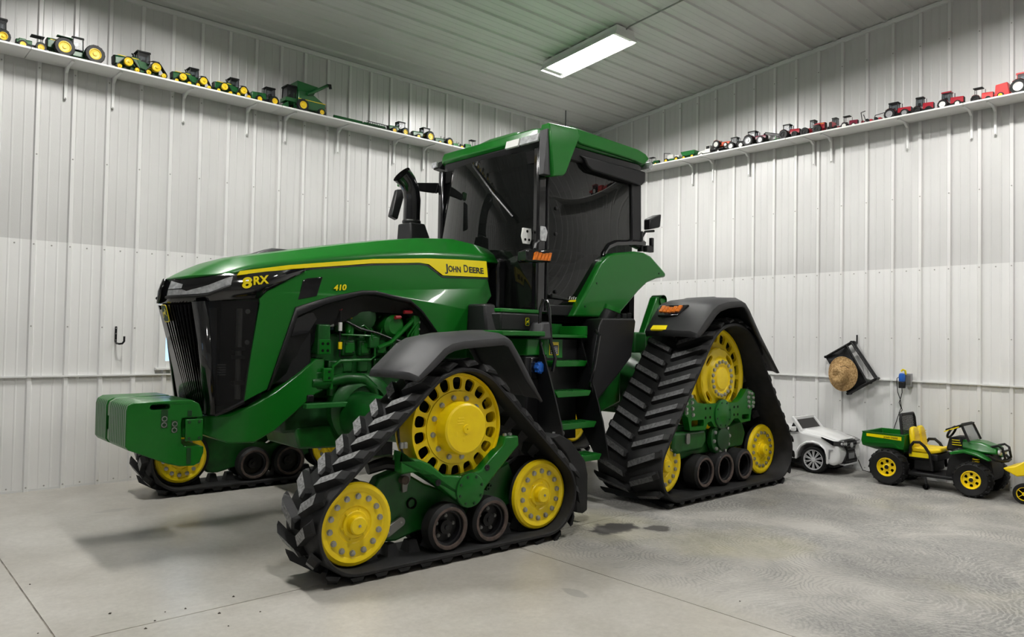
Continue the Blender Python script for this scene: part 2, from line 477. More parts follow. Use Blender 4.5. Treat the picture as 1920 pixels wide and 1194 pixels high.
WALL = {}
for n, lab in (('wall_left', 'white ribbed steel wall under the shelf of green toys'), ('wall_right', 'white ribbed steel wall under the shelf of red toys'), ('wall_back', 'ribbed steel wall behind the camera'), ('wall_front', 'ribbed steel wall facing the tractor nose')):
    WALL[n] = bpy.data.objects.new(n, None); COL.objects.link(WALL[n]); tag(WALL[n], lab, None, kind='structure')
WIN = (-6.77, -5.75, 1.18, 2.03)       # window in the left wall
LSEAM, RSEAM = 2.375, 2.415
u = LX0 - 0.09 - 7*0.9144 - 0.9144
edges = []
while u < 0:
    edges.append(max(u, FAR_X)); u += 0.9144
edges.append(0.0)
for a, b in zip(edges, edges[1:]):
    if b - a < 0.02: continue
    sheet('L', a, b, LSEAM, H0, [SHEET_UP, SHEET_RIB_SHEEN], WALL['wall_left'])
    cuts = [a] + [x for x in WIN[:2] if a < x < b] + [b]
    for p, q in zip(cuts, cuts[1:]):
        if p >= WIN[0]-1e-6 and q <= WIN[1]+1e-6:
            sheet('L', p, q, 0, WIN[2], SHEET_LOW, WALL['wall_left'], .004); sheet('L', p, q, WIN[3], LSEAM+.02, SHEET_LOW, WALL['wall_left'], .004)
        else:
            sheet('L', p, q, 0, LSEAM+.02, SHEET_LOW, WALL['wall_left'], .004)
u = RY0 + 0.09
edges = [0.0]
u = RY0 + 0.09 + 3*0.9144
while u > -12.5:
    edges.append(u); u -= 0.9144
edges = [e for e in edges if e <= 0]
edges.append(BACK_Y)
for b, a in zip(edges, edges[1:]):
    sheet('R', a, b, RSEAM, lambda y: ceil_z(y), [SHEET_UP, SHEET_RIB_SHEEN], WALL['wall_right'])
    sheet('R', a, b, 0, RSEAM+.02, SHEET_LOW, WALL['wall_right'], .004)
# the two walls behind the camera, one with windows that look at the tractor's nose
for i in range(5):
    sheet('B', FAR_X+3*i, FAR_X+3*i+3, 0, ceil_z(BACK_Y), SHEET_LOW, WALL['wall_back'])
FW = [(-12.4, -10.9, 1.2, 2.4), (-1.9, -0.7, 1.2, 2.6)]
ys = sorted({BACK_Y, 0.0, RIDGE_Y, *[w[0] for w in FW], *[w[1] for w in FW]})
for a, b in zip(ys, ys[1:]):
    w = [q for q in FW if q[0] == a and q[1] == b]
    if w:
        sheet('F', a, b, 0, w[0][2], SHEET_LOW, WALL['wall_front']); sheet('F', a, b, w[0][3], lambda y: ceil_z(y), SHEET_LOW, WALL['wall_front'])
    else:
        sheet('F', a, b, 0, lambda y: ceil_z(y), SHEET_LOW, WALL['wall_front'])

# ceiling sheets, ribs running along x
ce = bpy.data.objects.new('ceiling', None); COL.objects.link(ce); tag(ce, 'grey ribbed steel ceiling sloping up from the eaves', None, kind='structure')
def ceiling_strip(y0, y1):
    P = rib_profile(y1, y0, -1.065)
    row0 = [(FAR_X, y, ceil_z(y)-d) for y, d in P]; row1 = [(0, y, ceil_z(y)-d) for y, d in P]
    k = len(P)
    vs = row0 + row1 + [(FAR_X, y1, ceil_z(y1)+.05), (FAR_X, y0, ceil_z(y0)+.05), (0, y1, ceil_z(y1)+.05), (0, y0, ceil_z(y0)+.05)]
    fs = [(i, i+1, k+i+1, k+i) for i in range(k-1)] + [(2*k, 2*k+1, 2*k+3, 2*k+2), (0, k, 2*k+2, 2*k), (k-1, 2*k+1, 2*k+3, 2*k-1), tuple(range(k))+(2*k+1, 2*k), tuple(range(k, 2*k))+(2*k+3, 2*k+2)]
    MB().add(vs, fs).build('ceiling_panel', SHEET_CEIL, ce, smooth=20)
y = 0.0
while y > BACK_Y + 0.01:
    y2 = max(y - 0.9144, BACK_Y)
    if y > RIDGE_Y > y2: y2 = RIDGE_Y
    ceiling_strip(y, y2); y = y2

# trims: eave moulding, mid-height ledges, base channel
def trim(name, m, label):
    o = m.build(name, TRIM, None, smooth=0); return tag(o, label, None, kind='structure')
trim('trim_1', MB().box(FAR_X, 0, -.035, 0, H0-.055, H0-.005), 'white eave moulding along the left wall')
m = MB()
for i in range(2):
    a, b = ((0, RIDGE_Y), (RIDGE_Y, BACK_Y))[i]
    za, zb = ceil_z(a), ceil_z(b)
    m.add([(0,a,za-.06),(-.035,a,za-.06),(-.035,a,za-.012),(0,a,za-.012),(0,b,zb-.06),(-.035,b,zb-.06),(-.035,b,zb-.012),(0,b,zb-.012)],[(0,3,2,1),(4,5,6,7),(0,1,5,4),(1,2,6,5),(2,3,7,6),(3,0,4,7)])
trim('trim_2', m, 'white rake moulding along the right wall')
trim('trim_3', MB().box(FAR_X, WIN[0]-.06, -.042, 0, 1.082, 1.097).box(WIN[0]-.06, 0, -.042, 0, 1.082, 1.097), 'thin horizontal ledge trim halfway up the left wall')
trim('trim_4', MB().box(-.042, 0, BACK_Y, -.05, 1.105, 1.12), 'thin horizontal ledge trim halfway up the right wall')
trim('baseboard_left', MB().box(FAR_X, 0, -.012, 0, 0, .022), 'thin white base channel under the left wall')
trim('baseboard_right', MB().box(-.012, 0, BACK_Y, 0, 0, .022), 'thin white base channel under the right wall')
# corner post trim
trim('trim_5', MB().box(-.05, 0, -.05, 0, 0, H0), 'white corner moulding where the two walls meet')

# screws in their rows
SCREW = mat('screw_head', (0.40, 0.39, 0.37), 0.4, metal=0.5)
def screws(side, rows):
    m = MB()
    for z, proud, every in rows:
        for k in range(-24, 36):
            for q, d in ((0, RIB), (.152, 0.0)):
                if q and not every: continue
                uu = (LX0 if side == 'L' else RY0) + k*PITCH_RIB + q
                if not (FAR_X < uu < -0.1): continue
                if side == 'L' and WIN[0]-.05 < uu < WIN[1]+.05 and WIN[2] < z < WIN[3]: continue
                e = d + proud
                if side == 'L': m.lathe([(.008, 0), (.007, -.005), (0.001, -.006)], (uu, -e, z), 'y', 6)
                else: m.lathe([(.008, 0), (.007, -.005), (0.001, -.006)], (-e, uu, z), 'x', 6)
    o = m.build('fastener_screws', SCREW, WALL['wall_left' if side == 'L' else 'wall_right'], smooth=0); o['kind'] = 'stuff'
screws('L', [(2.355, .004, True), (1.572, .004, False), (.04, .004, True), (3.218, 0, False), (4.05, 0, False)])
screws('R', [(2.400, .004, True), (1.609, .004, False), (.826, .004, False), (.04, .004, True), (3.26, 0, False), (5.021, 0, False)])

# windows
def window(name, side, a, b, z0, z1, label):
    o = bpy.data.objects.new(name, None); COL.objects.link(o); tag(o, label, None, kind='structure')
    def bx(m, u0, u1, d0, d1, p, q):
        if side == 'L': m.box(u0, u1, d0, d1, p, q)
        else: m.box(FAR_X-d1, FAR_X-d0, u0, u1, p, q)
        return m
    t = .05
    m = MB()
    for q in ((a-.02, a+t, z0-.02, z1+.02), (b-t, b+.02, z0-.02, z1+.02), (a+t, b-t, z0-.02, z0+t), (a+t, b-t, z1-t, z1+.02)): bx(m, q[0], q[1], -.03, .05, q[2], q[3])
    m.build('window_frame', WHITE, o, bevel=.004)
    zm = (z0+z1)/2
    bx(MB(), a+t, b-t, .0, .03, zm-.02, zm+.02).build('sash_rail', WHITE, o)
    bx(MB(), a+t, b-t, .012, .018, z0+t, zm-.02).build('pane', CLEAR, o)
    bx(MB(), a+t, b-t, .012, .018, zm+.02, z1-t).build('pane', CLEAR, o)
    if side == 'L': bx(MB(), a-.05, b+.05, -.06, -.0, z0-.045, z0-.02).build('window_sill', WHITE, o, bevel=.003)
window('window_1', 'L', *WIN, 'white framed window behind the tractor nose')
window('window_2', 'F', *FW[0], 'tall window in the wall facing the tractor')
window('window_3', 'F', *FW[1], 'wide window in the wall facing the tractor')
# bright ground and treeline outside the windows are left to the sky

# ================================================================ ceiling lights
HOUSING = mat('lamp_housing', (0.78, 0.78, 0.76), 0.35)
TUBE = mat('lamp_tube', (1, 1, 1), 0.5, emit=(1.0, 0.985, 0.95), estr=LAMP)
def fixture(cx, cy, label):
    z = ceil_z(cy)
    R = empty('fluorescent_light', (cx, cy, z-.12), label, 'ceiling light', 'fluorescent ceiling lights')
    def zz(y, off): return ceil_z(y) - off
    hw, hl = .205, .63
    # housing: sloped sides, open below
    def ring(w, l, off): return [(cx-w, cy+l, zz(cy+l, off)), (cx+w, cy+l, zz(cy+l, off)), (cx+w, cy-l, zz(cy-l, off)), (cx-w, cy-l, zz(cy-l, off))]
    m = MB(); m.grid([ring(hw-.05, hl-.02, .022), ring(hw-.05, hl-.02, .06), ring(hw, hl, .150), ring(hw-.012, hl-.012, .150), ring(hw-.06, hl-.03, .065)], True)
    k = len(m.v)
    m.add(ring(hw-.06, hl-.03, .065), [(0,1,2,3)]); m.add(ring(hw-.05, hl-.02, .022), [(3,2,1,0)])
    m.build('housing', HOUSING, R, smooth=0)
    for s in (-1, 1):
        ye = cy + s*(hl-.06)
        MB().box(cx-hw+.05, cx+hw-.05, ye-.02, ye+.02, zz(ye, .125), zz(ye, .075)).build('lamp_holder', HOUSING, R)
    for i in range(4):
        x = cx + (-.105 + .07*i)
        MB().tube([(x, cy+hl-.06, zz(cy+hl-.06, .095)), (x, cy-hl+.06, zz(cy-hl+.06, .095))], .016, 8).build('tube', TUBE, R)
    return R
fixture(-2.49, -2.12, 'glowing four-tube fluorescent ceiling light above the tractor cab')
n = 0
for fx in (-2.49, -7.3):
    for fy in (-2.12, -6.3):
        if (fx, fy) == (-2.49, -2.12): continue
        fixture(fx, fy, ['fluorescent light on the ceiling outside the picture, %s' % w for w in ('right', 'left of the nose', 'over the camera')][n]); n += 1
c = MB(); c.tube([(-2.50, -2.75, ceil_z(-2.75)-.05), (-2.50, -2.80, ceil_z(-2.8)-.035), (-2.49, -5.65, ceil_z(-5.65)-.035)], .009, 6)
tag(c.build('conduit', STEEL_DULL), 'thin grey conduit running along the ceiling from the light', 'conduit')

# ================================================================ the big tractor
YC = -2.5
TR = empty('tracked_tractor', (-4.7, YC, 0), 'huge green farm tractor on four black rubber tracks with yellow wheels', 'tractor')

def bolt_mesh(r=.016, h=.016, matl=None, axis=-1):
    m = MB()
    m.lathe([(r*1.25, 0), (r*1.25, axis*h*.25), (r, axis*h*.3), (r, axis*h), (r*.75, axis*h*1.12), (.0005, axis*h*1.12)], (0, 0, 0), 'y', 8)
    return m.mesh('bolt', matl or STEEL, 30, (0, 0, 0))[0]
BOLT = {-1: bolt_mesh(.0165, .016), 1: bolt_mesh(.0165, .016, axis=1)}
BOLT_S = {-1: bolt_mesh(.008, .008), 1: bolt_mesh(.008, .008, axis=1)}
BOLT_Y = {-1: bolt_mesh(.008, .008, YELLOW), 1: bolt_mesh(.008, .008, YELLOW, 1)}
BOLT_G = {-1: bolt_mesh(.009, .006, GREEN_DARK), 1: bolt_mesh(.009, .006, GREEN_DARK, 1)}

def holed_ring(m, c, r0, r1, n, y0, y1, frac_t=.62, frac_r=.80, pw=3.2, hole=16):
    """a flat ring with n rounded windows, between depths y0 and y1"""
    for k in range(n):
        t0 = 2*math.pi*k/n; dt = 2*math.pi/n
        outer, inner = [], []
        for i in range(hole):
            a = 8*i/hole            # walk the square perimeter
            s = int(a//2); q = a - 2*s - 1
            X, Y = [(q, -1), (1, q), (-q, 1), (-1, -q)][s]
            outer.append((X, Y))
            ang = math.atan2(Y, X); rr = 1/((abs(math.cos(ang))**pw + abs(math.sin(ang))**pw)**(1/pw))
            inner.append((rr*math.cos(ang)*frac_t, rr*math.sin(ang)*frac_r))
        def P(p, y):
            t = t0 + dt*(p[0]+1)/2; r = r0 + (r1-r0)*(p[1]+1)/2
            return (c[0]+r*math.cos(t), c[1]+y, c[2]+r*math.sin(t))
        vs = [P(p, y0) for p in outer] + [P(p, y0) for p in inner] + [P(p, y1) for p in inner] + [P(p, y1) for p in outer]
        fs = []
        h = hole
        for i in range(h):
            j = (i+1) % h
            fs += [(i, j, h+j, h+i), (h+i, h+j, 2*h+j, 2*h+i), (2*h+i, 2*h+j, 3*h+j, 3*h+i)]
        m.add(vs, fs)

def hull_path(circles, extra, n=240):
    """points and outward normals around the belt, walked so that the tangent is (nz,-nx)"""
    pts = []
    for i in range(n):
        a = -2*math.pi*i/n
        nx, nz = math.cos(a), math.sin(a)
        best = max(circles, key=lambda c: c[0]*nx + c[1]*nz + c[2])
        pts.append((best[0]+(best[2]+extra)*nx, best[1]+(best[2]+extra)*nz, nx, nz))
    return pts

def resample(pts, pitch_n, phase=0.0):
    P = pts + [pts[0]]
    L = [0]
    for a, b in zip(P, P[1:]): L.append(L[-1] + math.hypot(b[0]-a[0], b[1]-a[1]))
    out = []
    for k in range(pitch_n):
        s = L[-1]*((k+phase) % pitch_n)/pitch_n
        for i in range(len(L)-1):
            if L[i] <= s <= L[i+1] + 1e-9 and L[i+1] > L[i]:
                f = (s-L[i])/(L[i+1]-L[i]); a, b = P[i], P[i+1]
                dx, dz = b[0]-a[0], b[1]-a[1]; d = math.hypot(dx, dz)
                # the tangent of a chord gives its normal
                out.append((a[0]+dx*f, a[1]+dz*f, -dz/d, dx/d)); break
    return out

def track(cfg):
    X0, Y0, W, out = cfg['x'], cfg['y'], cfg['w'], cfg['out']     # out: -1 outboard is -y, +1 outboard is +y
    near = cfg['near']; ang = cfg.get('ang', 0.0)
    D, IF, IR = cfg['drive'], cfg['idf'], cfg['idr']
    T = Matrix.Translation((X0, Y0, 0)) @ Matrix.Rotation(ang, 4, 'Z')
    def bld(m, name, mats, parent=TR, **k):
        m.v = [tuple(T @ Vector(v)) for v in m.v]
        return m.build(name, mats, parent, **k)
    def put(name, me, parent, local): return place(name, me, parent, T @ local)
    circles = [D, IF, IR]
    t_belt, h = cfg['t'], cfg['lug']
    inner = hull_path(circles, 0.004); outer = hull_path(circles, t_belt)
    m = MB()
    rows = []
    y0, y1 = -W/2, W/2
    b = .012
    for pi, po in zip(inner, outer):
        nx, nz = pi[2], pi[3]
        rows.append([(pi[0], y0+b, pi[1]), (pi[0], y1-b, pi[1]), (pi[0]+nx*.008, y1, pi[1]+nz*.008), (po[0]-nx*.008, y1, po[1]-nz*.008),
                     (po[0], y1-b, po[1]), (po[0], y0+b, po[1]), (po[0]-nx*.008, y0, po[1]-nz*.008), (pi[0]+nx*.008, y0, pi[1]+nz*.008)])
    rows.append(rows[0])
    m.grid(rows, True)
    belt = bld(m, 'track_belt', RUBBER, smooth=40)
    # tread bars, two hands, set half a pitch apart
    def lug(sign):
        m = MB(); ye = W/2 + .002; yc = -.02 if cfg['cross'] else .012
        skew = cfg['skew']
        def sec(y, bw, tw, hh, ds=0): s = abs(y)*skew; return [(s-bw+ds, sign*y, -.004), (s+bw+ds, sign*y, -.004), (s+tw+ds, sign*y, hh), (s-tw+ds, sign*y, hh)]
        B = .043 * cfg['lw']; Tp = .029 * cfg['lw']
        R = [sec(yc, B*.75, Tp*.45, h*.75), sec(yc+.02, B, Tp, h), sec(ye-.05, B, Tp, h), sec(ye-.004, B, Tp*.9, h*.35)]
        k = 4
        vs = [p for r in R for p in r]; m.add(vs, [])
        for j in range(3):
            for i in range(4):
                a = (j*k+i, j*k+(i+1) % 4, (j+1)*k+(i+1) % 4, (j+1)*k+i)
                m.cur = 1 if (i == 2 and j == 1) else 0
                m.f.append(a); m.mi.append(m.cur)
        for f in ((3, 2, 1, 0), (12, 13, 14, 15)): m.f.append(f); m.mi.append(0)
        return m
    topm = RUBBER_TOP if cfg['front'] else RUBBER_TOP2
    N = cfg['n']
    lugs = {s: lug(s) for s in (1, -1)}
    allm = MB()
    for s in (1, -1):
        me = lugs[s].mesh('tread_bar', [RUBBER, topm], 0, (0, 0, 0))[0] if near else None
        for x, z, nx, nz in resample(outer, N, cfg.get('phase', 0) + (0 if s == 1 else .5)):
            M = Matrix(((nz, 0, nx, x), (0, 1, 0, 0), (-nx, 0, nz, z), (0, 0, 0, 1)))
            if near: put('tread_bar', me, belt, M)
            else:
                allm.cur = 0; o = len(allm.v)
                allm.v += [tuple(M @ Vector(v)) for v in lugs[s].v]
                allm.f += [tuple(i+o for i in f) for f in lugs[s].f]; allm.mi += lugs[s].mi
    if not near:
        o = bld(allm, 'tread_bars', [RUBBER, topm], belt, smooth=0); o['kind'] = 'stuff'
    # guide blocks on the inside of the belt
    gm = MB(); gw = W*.13
    gm.loft([[(-.045, -gw, .004), (.045, -gw, .004), (.045, gw, .004), (-.045, gw, .004)], [(-.028, -gw*.6, -.075), (.028, -gw*.6, -.075), (.028, gw*.6, -.075), (-.028, gw*.6, -.075)]])
    gmm = gm.mesh('guide_block', RUBBER, 0, (0, 0, 0))[0]
    for x, z, nx, nz in resample(inner, N, .25):
        put('guide_block', gmm, belt, Matrix(((nz, 0, nx, x), (0, 1, 0, 0), (-nx, 0, nz, z), (0, 0, 0, 1))))
    # idlers: a rubber drum each side of the guide blocks with a dished yellow disc
    rec = cfg['rec']
    for (cx, cz, R) in (IF, IR):
        face = W/2 - rec
        for sgn in (1, -1):           # +1 outboard half, -1 inboard half
            o = out*sgn
            Rr = R if sgn == 1 else R*.97
            bld(MB().lathe([(R*.5, gw*1.15*o), (R-.012, gw*1.15*o), (R, (gw*1.15+.012)*o), (R, (face-.03)*o), (R-.006, (face-.018)*o), (R*.6, (face-.018)*o)], (cx, 0, cz), 'y', 40), 'idler_drum', RUBBER)
            q = Rr/.268
            if not near and sgn == -1: q *= .93
            prof = [(.0005, .072), (.05*q, .072), (.058*q, .066), (.062*q, .026), (.083*q, .026), (.088*q, .020), (.088*q, .012), (.112*q, .010), (.118*q, .016), (.205*q, .018), (.212*q, .024), (.235*q, .030), (.256*q, .022), (.264*q, .004), (.264*q, -.03)]
            d = bld(MB().lathe([(r, (face-.02+v)*o) for r, v in prof], (cx, 0, cz), 'y', 40), 'idler_wheel', YELLOW)
            if (near and sgn == 1) or (not near and sgn == -1 and cfg['front']):
                nb = cfg['nb']
                for k in range(nb):
                    a = 2*math.pi*(k+.3)/nb; r = .177*q
                    put('bolt', BOLT[o], d, Matrix.Translation((cx+r*math.cos(a), (face-.02+.017)*o, cz+r*math.sin(a))))
                for k in range(6):
                    a = 2*math.pi*(k+.2)/6; r = .092*q
                    put('hub_bolt', BOLT_Y[o], d, Matrix.Translation((cx+r*math.cos(a), (face-.02+.012)*o, cz+r*math.sin(a))))
                put('hub_plug', BOLT_S[o], d, Matrix.Translation((cx+.004, (face-.02+.072)*o, cz)))
    # mid rollers in pairs
    for (cx, cz, R) in cfg['rollers']:
        face = W/2 - cfg['rrec']
        for sgn in (1, -1):
            o = out*sgn
            m = MB()
            m.lathe([(R*.80, gw*1.2*o), (R-.02, gw*1.2*o), (R, (gw*1.2+.02)*o), (R, (face-.022)*o), (R-.022, face*o)], (cx, 0, cz), 'y', 36)
            m.cur = 1
            m.lathe([(R-.022, face*o), (R-.03, (face+.001)*o), (R*.74, (face-.002)*o), (R*.72, (face-.012)*o)], (cx, 0, cz), 'y', 36)
            # drop the two caps lathe adds at open ends
            rl = bld(m, 'roller', [RUBBER, RUBBER_BROWN])
            dp = .075 if cfg['front'] else .13
            rim = MB().lathe([(R*.725, (face-.010)*o), (R*.70, (face-.03)*o), (R*.64, (face-.035)*o), (R*.62, (face-dp)*o), (R*.30, (face-dp-.004)*o), (R*.29, (face-dp+.03)*o), (R*.12, (face-dp+.034)*o), (R*.11, (face-dp+.045)*o), (.0005, (face-dp+.045)*o)], (cx, 0, cz), 'y', 32)
            rim = bld(rim, 'roller_rim', BLACK_METAL, rl)
            if near and sgn == 1:
                for k in range(5):
                    a = 2*math.pi*(k+.15)/5
                    put('bolt', BOLT_RB[o], rl, Matrix.Translation((cx+R*.45*math.cos(a), (face-dp+.001)*o, cz+R*.45*math.sin(a))))
    # drive wheel
    cx, cz, R = D
    c = (cx, 0, cz)
    if cfg['front']:
        fo = W/2 - .12
        m = MB(); f = fo*out
        m.lathe([(R-.001, (fo-.13)*out), (R, (fo+.0)*out), (R-.006, (fo+.022)*out), (R-.016, (fo+.022)*out), (R-.022, (fo+.004)*out)], c, 'y', 54)
        m.lathe([(R-.03, (fo-.13)*out), (R-.03, (fo-.02)*out), (R-.022, fo*out)], c, 'y', 54)
        holed_ring(m, c, R*.665, R-.024, 18, (fo+.004)*out, (fo-.018)*out, .72, .84)
        m.lathe([(R*.66, (fo-.018)*out), (R*.66, (fo+.010)*out), (R*.60, (fo+.012)*out), (R*.42, (fo+.012)*out)], c, 'y', 54)
        dw = bld(m, 'drive_wheel', YELLOW, smooth=40)
        cap = MB().lathe([(R*.475, (fo+.008)*out), (R*.475, (fo+.085)*out), (R*.455, (fo+.112)*out), (R*.42, (fo+.122)*out), (.032, (fo+.124)*out), (.030, (fo+.132)*out), (.006, (fo+.132)*out), (.005, (fo+.125)*out), (.0005, (fo+.125)*out)], c, 'y', 48)
        cap = bld(cap, 'hub_cap', YELLOW, dw, smooth=30)
        if near:
            for q, (dx, dz, w_, h_) in enumerate(((-.05, .075, .05, .012), (-.05, .055, .06, .010), (-.055, .037, .05, .010), (-.085, -.03, .012, .028), (-.02, -.075, .018, .022), (-.02, -.045, .024, .010))):
                bld(MB().box(cx+dx-w_/2, cx+dx+w_/2, (fo+.118)*out, (fo+.1245)*out, cz+dz-h_/2, cz+dz+h_/2), 'casting_mark', YELLOW, dw, bevel=.002)
            for k in range(12):
                a = 2*math.pi*(k+.35)/12; r = R*.545
                put('bolt', BOLT[out], dw, Matrix.Translation((cx+r*math.cos(a), (fo+.012)*out, cz+r*math.sin(a))))
        bld(MB().lathe([(R-.022, (fo-.10)*out), (R*.4, (fo-.10)*out)], c, 'y', 36), 'wheel_backing', DARK_IN, dw)
        bld(MB().lathe([(R-.005, gw*1.2*out*-1), (R-.005, (fo-.1)*out)], c, 'y', 48), 'drive_drum', BLACK_METAL, dw)
        bld(MB().lathe([(R-.02, -(fo-.05)*out), (R, -(fo-.05)*out), (R, -gw*1.3*out), (R-.02, -gw*1.3*out)], c, 'y', 48), 'inner_drive_rim', YELLOW, dw)
        bld(MB().lathe([(R*.4, -(W/2-.02)*out), (R*.4, fo*out)], c, 'y', 24), 'drive_hub', GREEN_DARK, dw)
    else:
        fo = W/2 - .26
        m = MB()
        m.lathe([(R-.002, (fo-.26)*out), (R, (fo+.03)*out), (R-.012, (fo+.045)*out), (R-.035, (fo+.045)*out), (R-.05, (fo+.02)*out)], c, 'y', 54)
        holed_ring(m, c, R*.68, R-.045, 18, (fo+.02)*out, (fo-.01)*out, .70, .84)
        m.lathe([(R*.69, (fo-.01)*out), (R*.69, (fo+.02)*out), (R*.62, (fo+.015)*out), (R*.3, (fo+.0)*out)], c, 'y', 54)
        dw = bld(m, 'drive_wheel', YELLOW, smooth=40)
        # stepped hub drum with four windows and a ring of studs
        f2 = fo + .07
        m = MB()
        m.lathe([(R*.52, fo*out), (R*.60, (f2-.05)*out), (R*.60, f2*out), (R*.575, (f2+.008)*out)], c, 'y', 48)
        holed_ring(m, c, R*.41, R*.575, 4, (f2+.008)*out, (f2-.02)*out, .34, .62)
        m.lathe([(R*.41, (f2+.008)*out), (R*.40, (f2+.012)*out), (R*.39, (f2+.034)*out), (R*.375, (f2+.040)*out), (R*.27, (f2+.040)*out), (R*.25, (f2+.030)*out), (R*.22, (f2+.03)*out), (R*.20, (f2+.05)*out), (R*.12, (f2+.054)*out), (.0005, (f2+.054)*out)], c, 'y', 48)
        hub = bld(m, 'hub_drum', YELLOW, dw, smooth=40)
        if near:
            for k in range(18):
                a = 2*math.pi*(k+.4)/18; r = R*.325
                put('bolt', BOLT[out], dw, Matrix.Translation((cx+r*math.cos(a), (f2+.040)*out, cz+r*math.sin(a))))
        bld(MB().lathe([(R-.03, -(fo)*out), (R, -(fo)*out), (R, -gw*1.2*out), (R-.03, -gw*1.2*out)], c, 'y', 48), 'inner_drive_rim', YELLOW, dw)
        bld(MB().lathe([(R*.38, -(W/2-.02)*out), (R*.38, (fo-.02)*out)], c, 'y', 24), 'drive_hub', GREEN_DARK, dw)
    # undercarriage frame
    if cfg['front']:
        pl = [(-.50,.80),(-.50,.735),(-.36,.725),(-.27,.685),(-.16,.60),(0.0,.575),(.16,.60),(.28,.70),(.36,.76),(.38,.82),(.50,.82),(.51,.75),(.36,.62),(.21,.48),(.155,.41),(.10,.37),(.02,.37),(-.08,.44),(-.26,.585),(-.34,.64),(-.50,.64)]
        yo = (W/2-.03)
        sad = bld(MB().prism(pl, 'y', yo*out, (yo-.09)*out), 'saddle_beam', GREEN, bevel=.012)
        bld(MB().lathe([(.118, (yo-.02)*out), (.118, (yo+.012)*out), (.110, (yo+.016)*out), (.0005, (yo+.016)*out)], (.06, 0, .475), 'y', 36), 'pivot_cover', GREEN, sad)
        bld(MB().lathe([(.1215, (yo-.02)*out), (.1215, (yo+.005)*out), (.117, (yo+.006)*out)], (.06, 0, .475), 'y', 36), 'cover_seam', GREEN_DARK, sad)
        if near:
            for k in range(8):
                a = 2*math.pi*(k+.4)/8
                put('bolt', BOLT_G[out], sad, Matrix.Translation((.06+.098*math.cos(a), (yo+.016)*out, .475+.098*math.sin(a))))
            for (bx, bz) in ((-.21, .555), (.21, .615)):
                bld(MB().lathe([(.022, yo*out), (.022, (yo+.006)*out), (.012, (yo+.008)*out), (.0005, (yo+.003)*out)], (bx, 0, bz), 'y', 14), 'pin', BLACK_METAL, sad)
            for bx in (-.475, -.445, .405, .455):
                bld(MB().lathe([(.016, .80), (.016, .835), (.010, .84), (.0005, .84)], (bx, (yo-.045)*out, 0), 'z', 8), 'saddle_bolt', STEEL, sad)
        # side frame carrying the rollers
        fr = [(-.62,.30),(-.66,.45),(-.56,.60),(-.40,.64),(-.20,.52),(.10,.40),(.40,.55),(.56,.60),(.64,.42),(.60,.28),(.25,.20),(-.25,.20),(-.42,.16),(-.52,.17)]
        yo = W/2-.10
        f = bld(MB().prism(fr, 'y', (yo-.10)*out, -(yo-.06)*out), 'undercarriage_frame', GREEN_CAST, bevel=.015)
        if near:
            lk = MB()
            a, b = (-.50, .235), (-.40, .29)
            ang_ = math.degrees(math.atan2(b[1]-a[1], b[0]-a[0]))
            pl = arc(b[0], b[1], .032, ang_-90, ang_+90, 8) + arc(a[0], a[1], .032, ang_+90, ang_+270, 8)
            lk = bld(MB().prism(pl, 'y', (yo-.10)*out, (yo-.075)*out), 'link_plate', STEEL_DULL, f, bevel=.003)
            for q in (a, b): put('link_bolt', BOLT_S[out], f, Matrix.Translation((q[0], (yo-.075)*out, q[1])))
            bld(MB().prism([(-.40,.60),(-.335,.615),(-.335,.57),(-.355,.53),(-.36,.49),(-.395,.485),(-.40,.55)], 'y', (yo-.10)*out, (yo-.07)*out), 'grease_bracket', STEEL_DULL, f, bevel=.005)
            bld(MB().lathe([(.03, (yo-.10)*out), (.03, (yo-.055)*out), (.018, (yo-.05)*out), (.0005, (yo-.05)*out)], (-.385, 0, .57), 'y', 14), 'grease_fitting', RUBBER_BROWN, f)
            bld(MB().lathe([(.038, (yo-.10)*out), (.038, (yo-.085)*out), (.030, (yo-.085)*out), (.028, (yo-.11)*out), (.0005, (yo-.11)*out)], (-.31, 0, .40), 'y', 18), 'frame_hole', DARK_IN, f)
            for (bx, bz) in ((.335, .53), (.35, .45), (.33, .43), (.365, .54)):
                bld(MB().lathe([(.016, (yo-.10)*out), (.016, (yo-.06)*out), (.009, (yo-.06)*out), (.0005, (yo-.08)*out)], (bx, 0, bz), 'y', 10), 'hose_end', GREEN_DARK, f)
            bld(MB().tube([(-.62, (yo-.16)*out, .66), (-.50, (yo-.14)*out, .685), (-.36, (yo-.13)*out, .66)], .045, 10), 'tension_cylinder', BLACK_METAL, f)
            bld(MB().box(-.66, -.42, (yo-.2)*out if out > 0 else (yo-.14)*out, (yo-.14)*out if out > 0 else (yo-.2)*out, .69, .73), 'guard_plate', STEEL_DULL, f, bevel=.006)
    else:
        yo = W/2 - .14
        pl = [(-.66,1.02),(-.60,1.04),(-.52,1.0),(-.44,.935),(-.3,.915),(.28,.905),(.38,.96),(.46,1.04),(.56,1.02),(.62,.99),(.63,.87),(.56,.81),(.54,.70),(.36,.69),(.30,.74),(.22,.74),(.14,.68),(.0,.66),(-.14,.68),(-.20,.74),(-.26,.73),(-.30,.66),(-.56,.67),(-.60,.80),(-.66,.83)]
        slots = [rrect(-.54, -.33, .70, .765, .015), rrect(.375, .515, .72, .775, .015)]
        sad = bld(MB().prism(pl, 'y', yo*out, (yo-.07)*out, slots), 'saddle_beam', GREEN, bevel=.01)
        bld(MB().lathe([(.145, (yo-.02)*out), (.145, (yo+.012)*out), (.136, (yo+.018)*out), (.0005, (yo+.018)*out)], (.0, 0, .80), 'y', 36), 'pivot_cover', GREEN, sad)
        bld(MB().lathe([(.149, (yo-.02)*out), (.149, (yo+.005)*out), (.144, (yo+.006)*out)], (.0, 0, .80), 'y', 36), 'cover_seam', GREEN_DARK, sad)
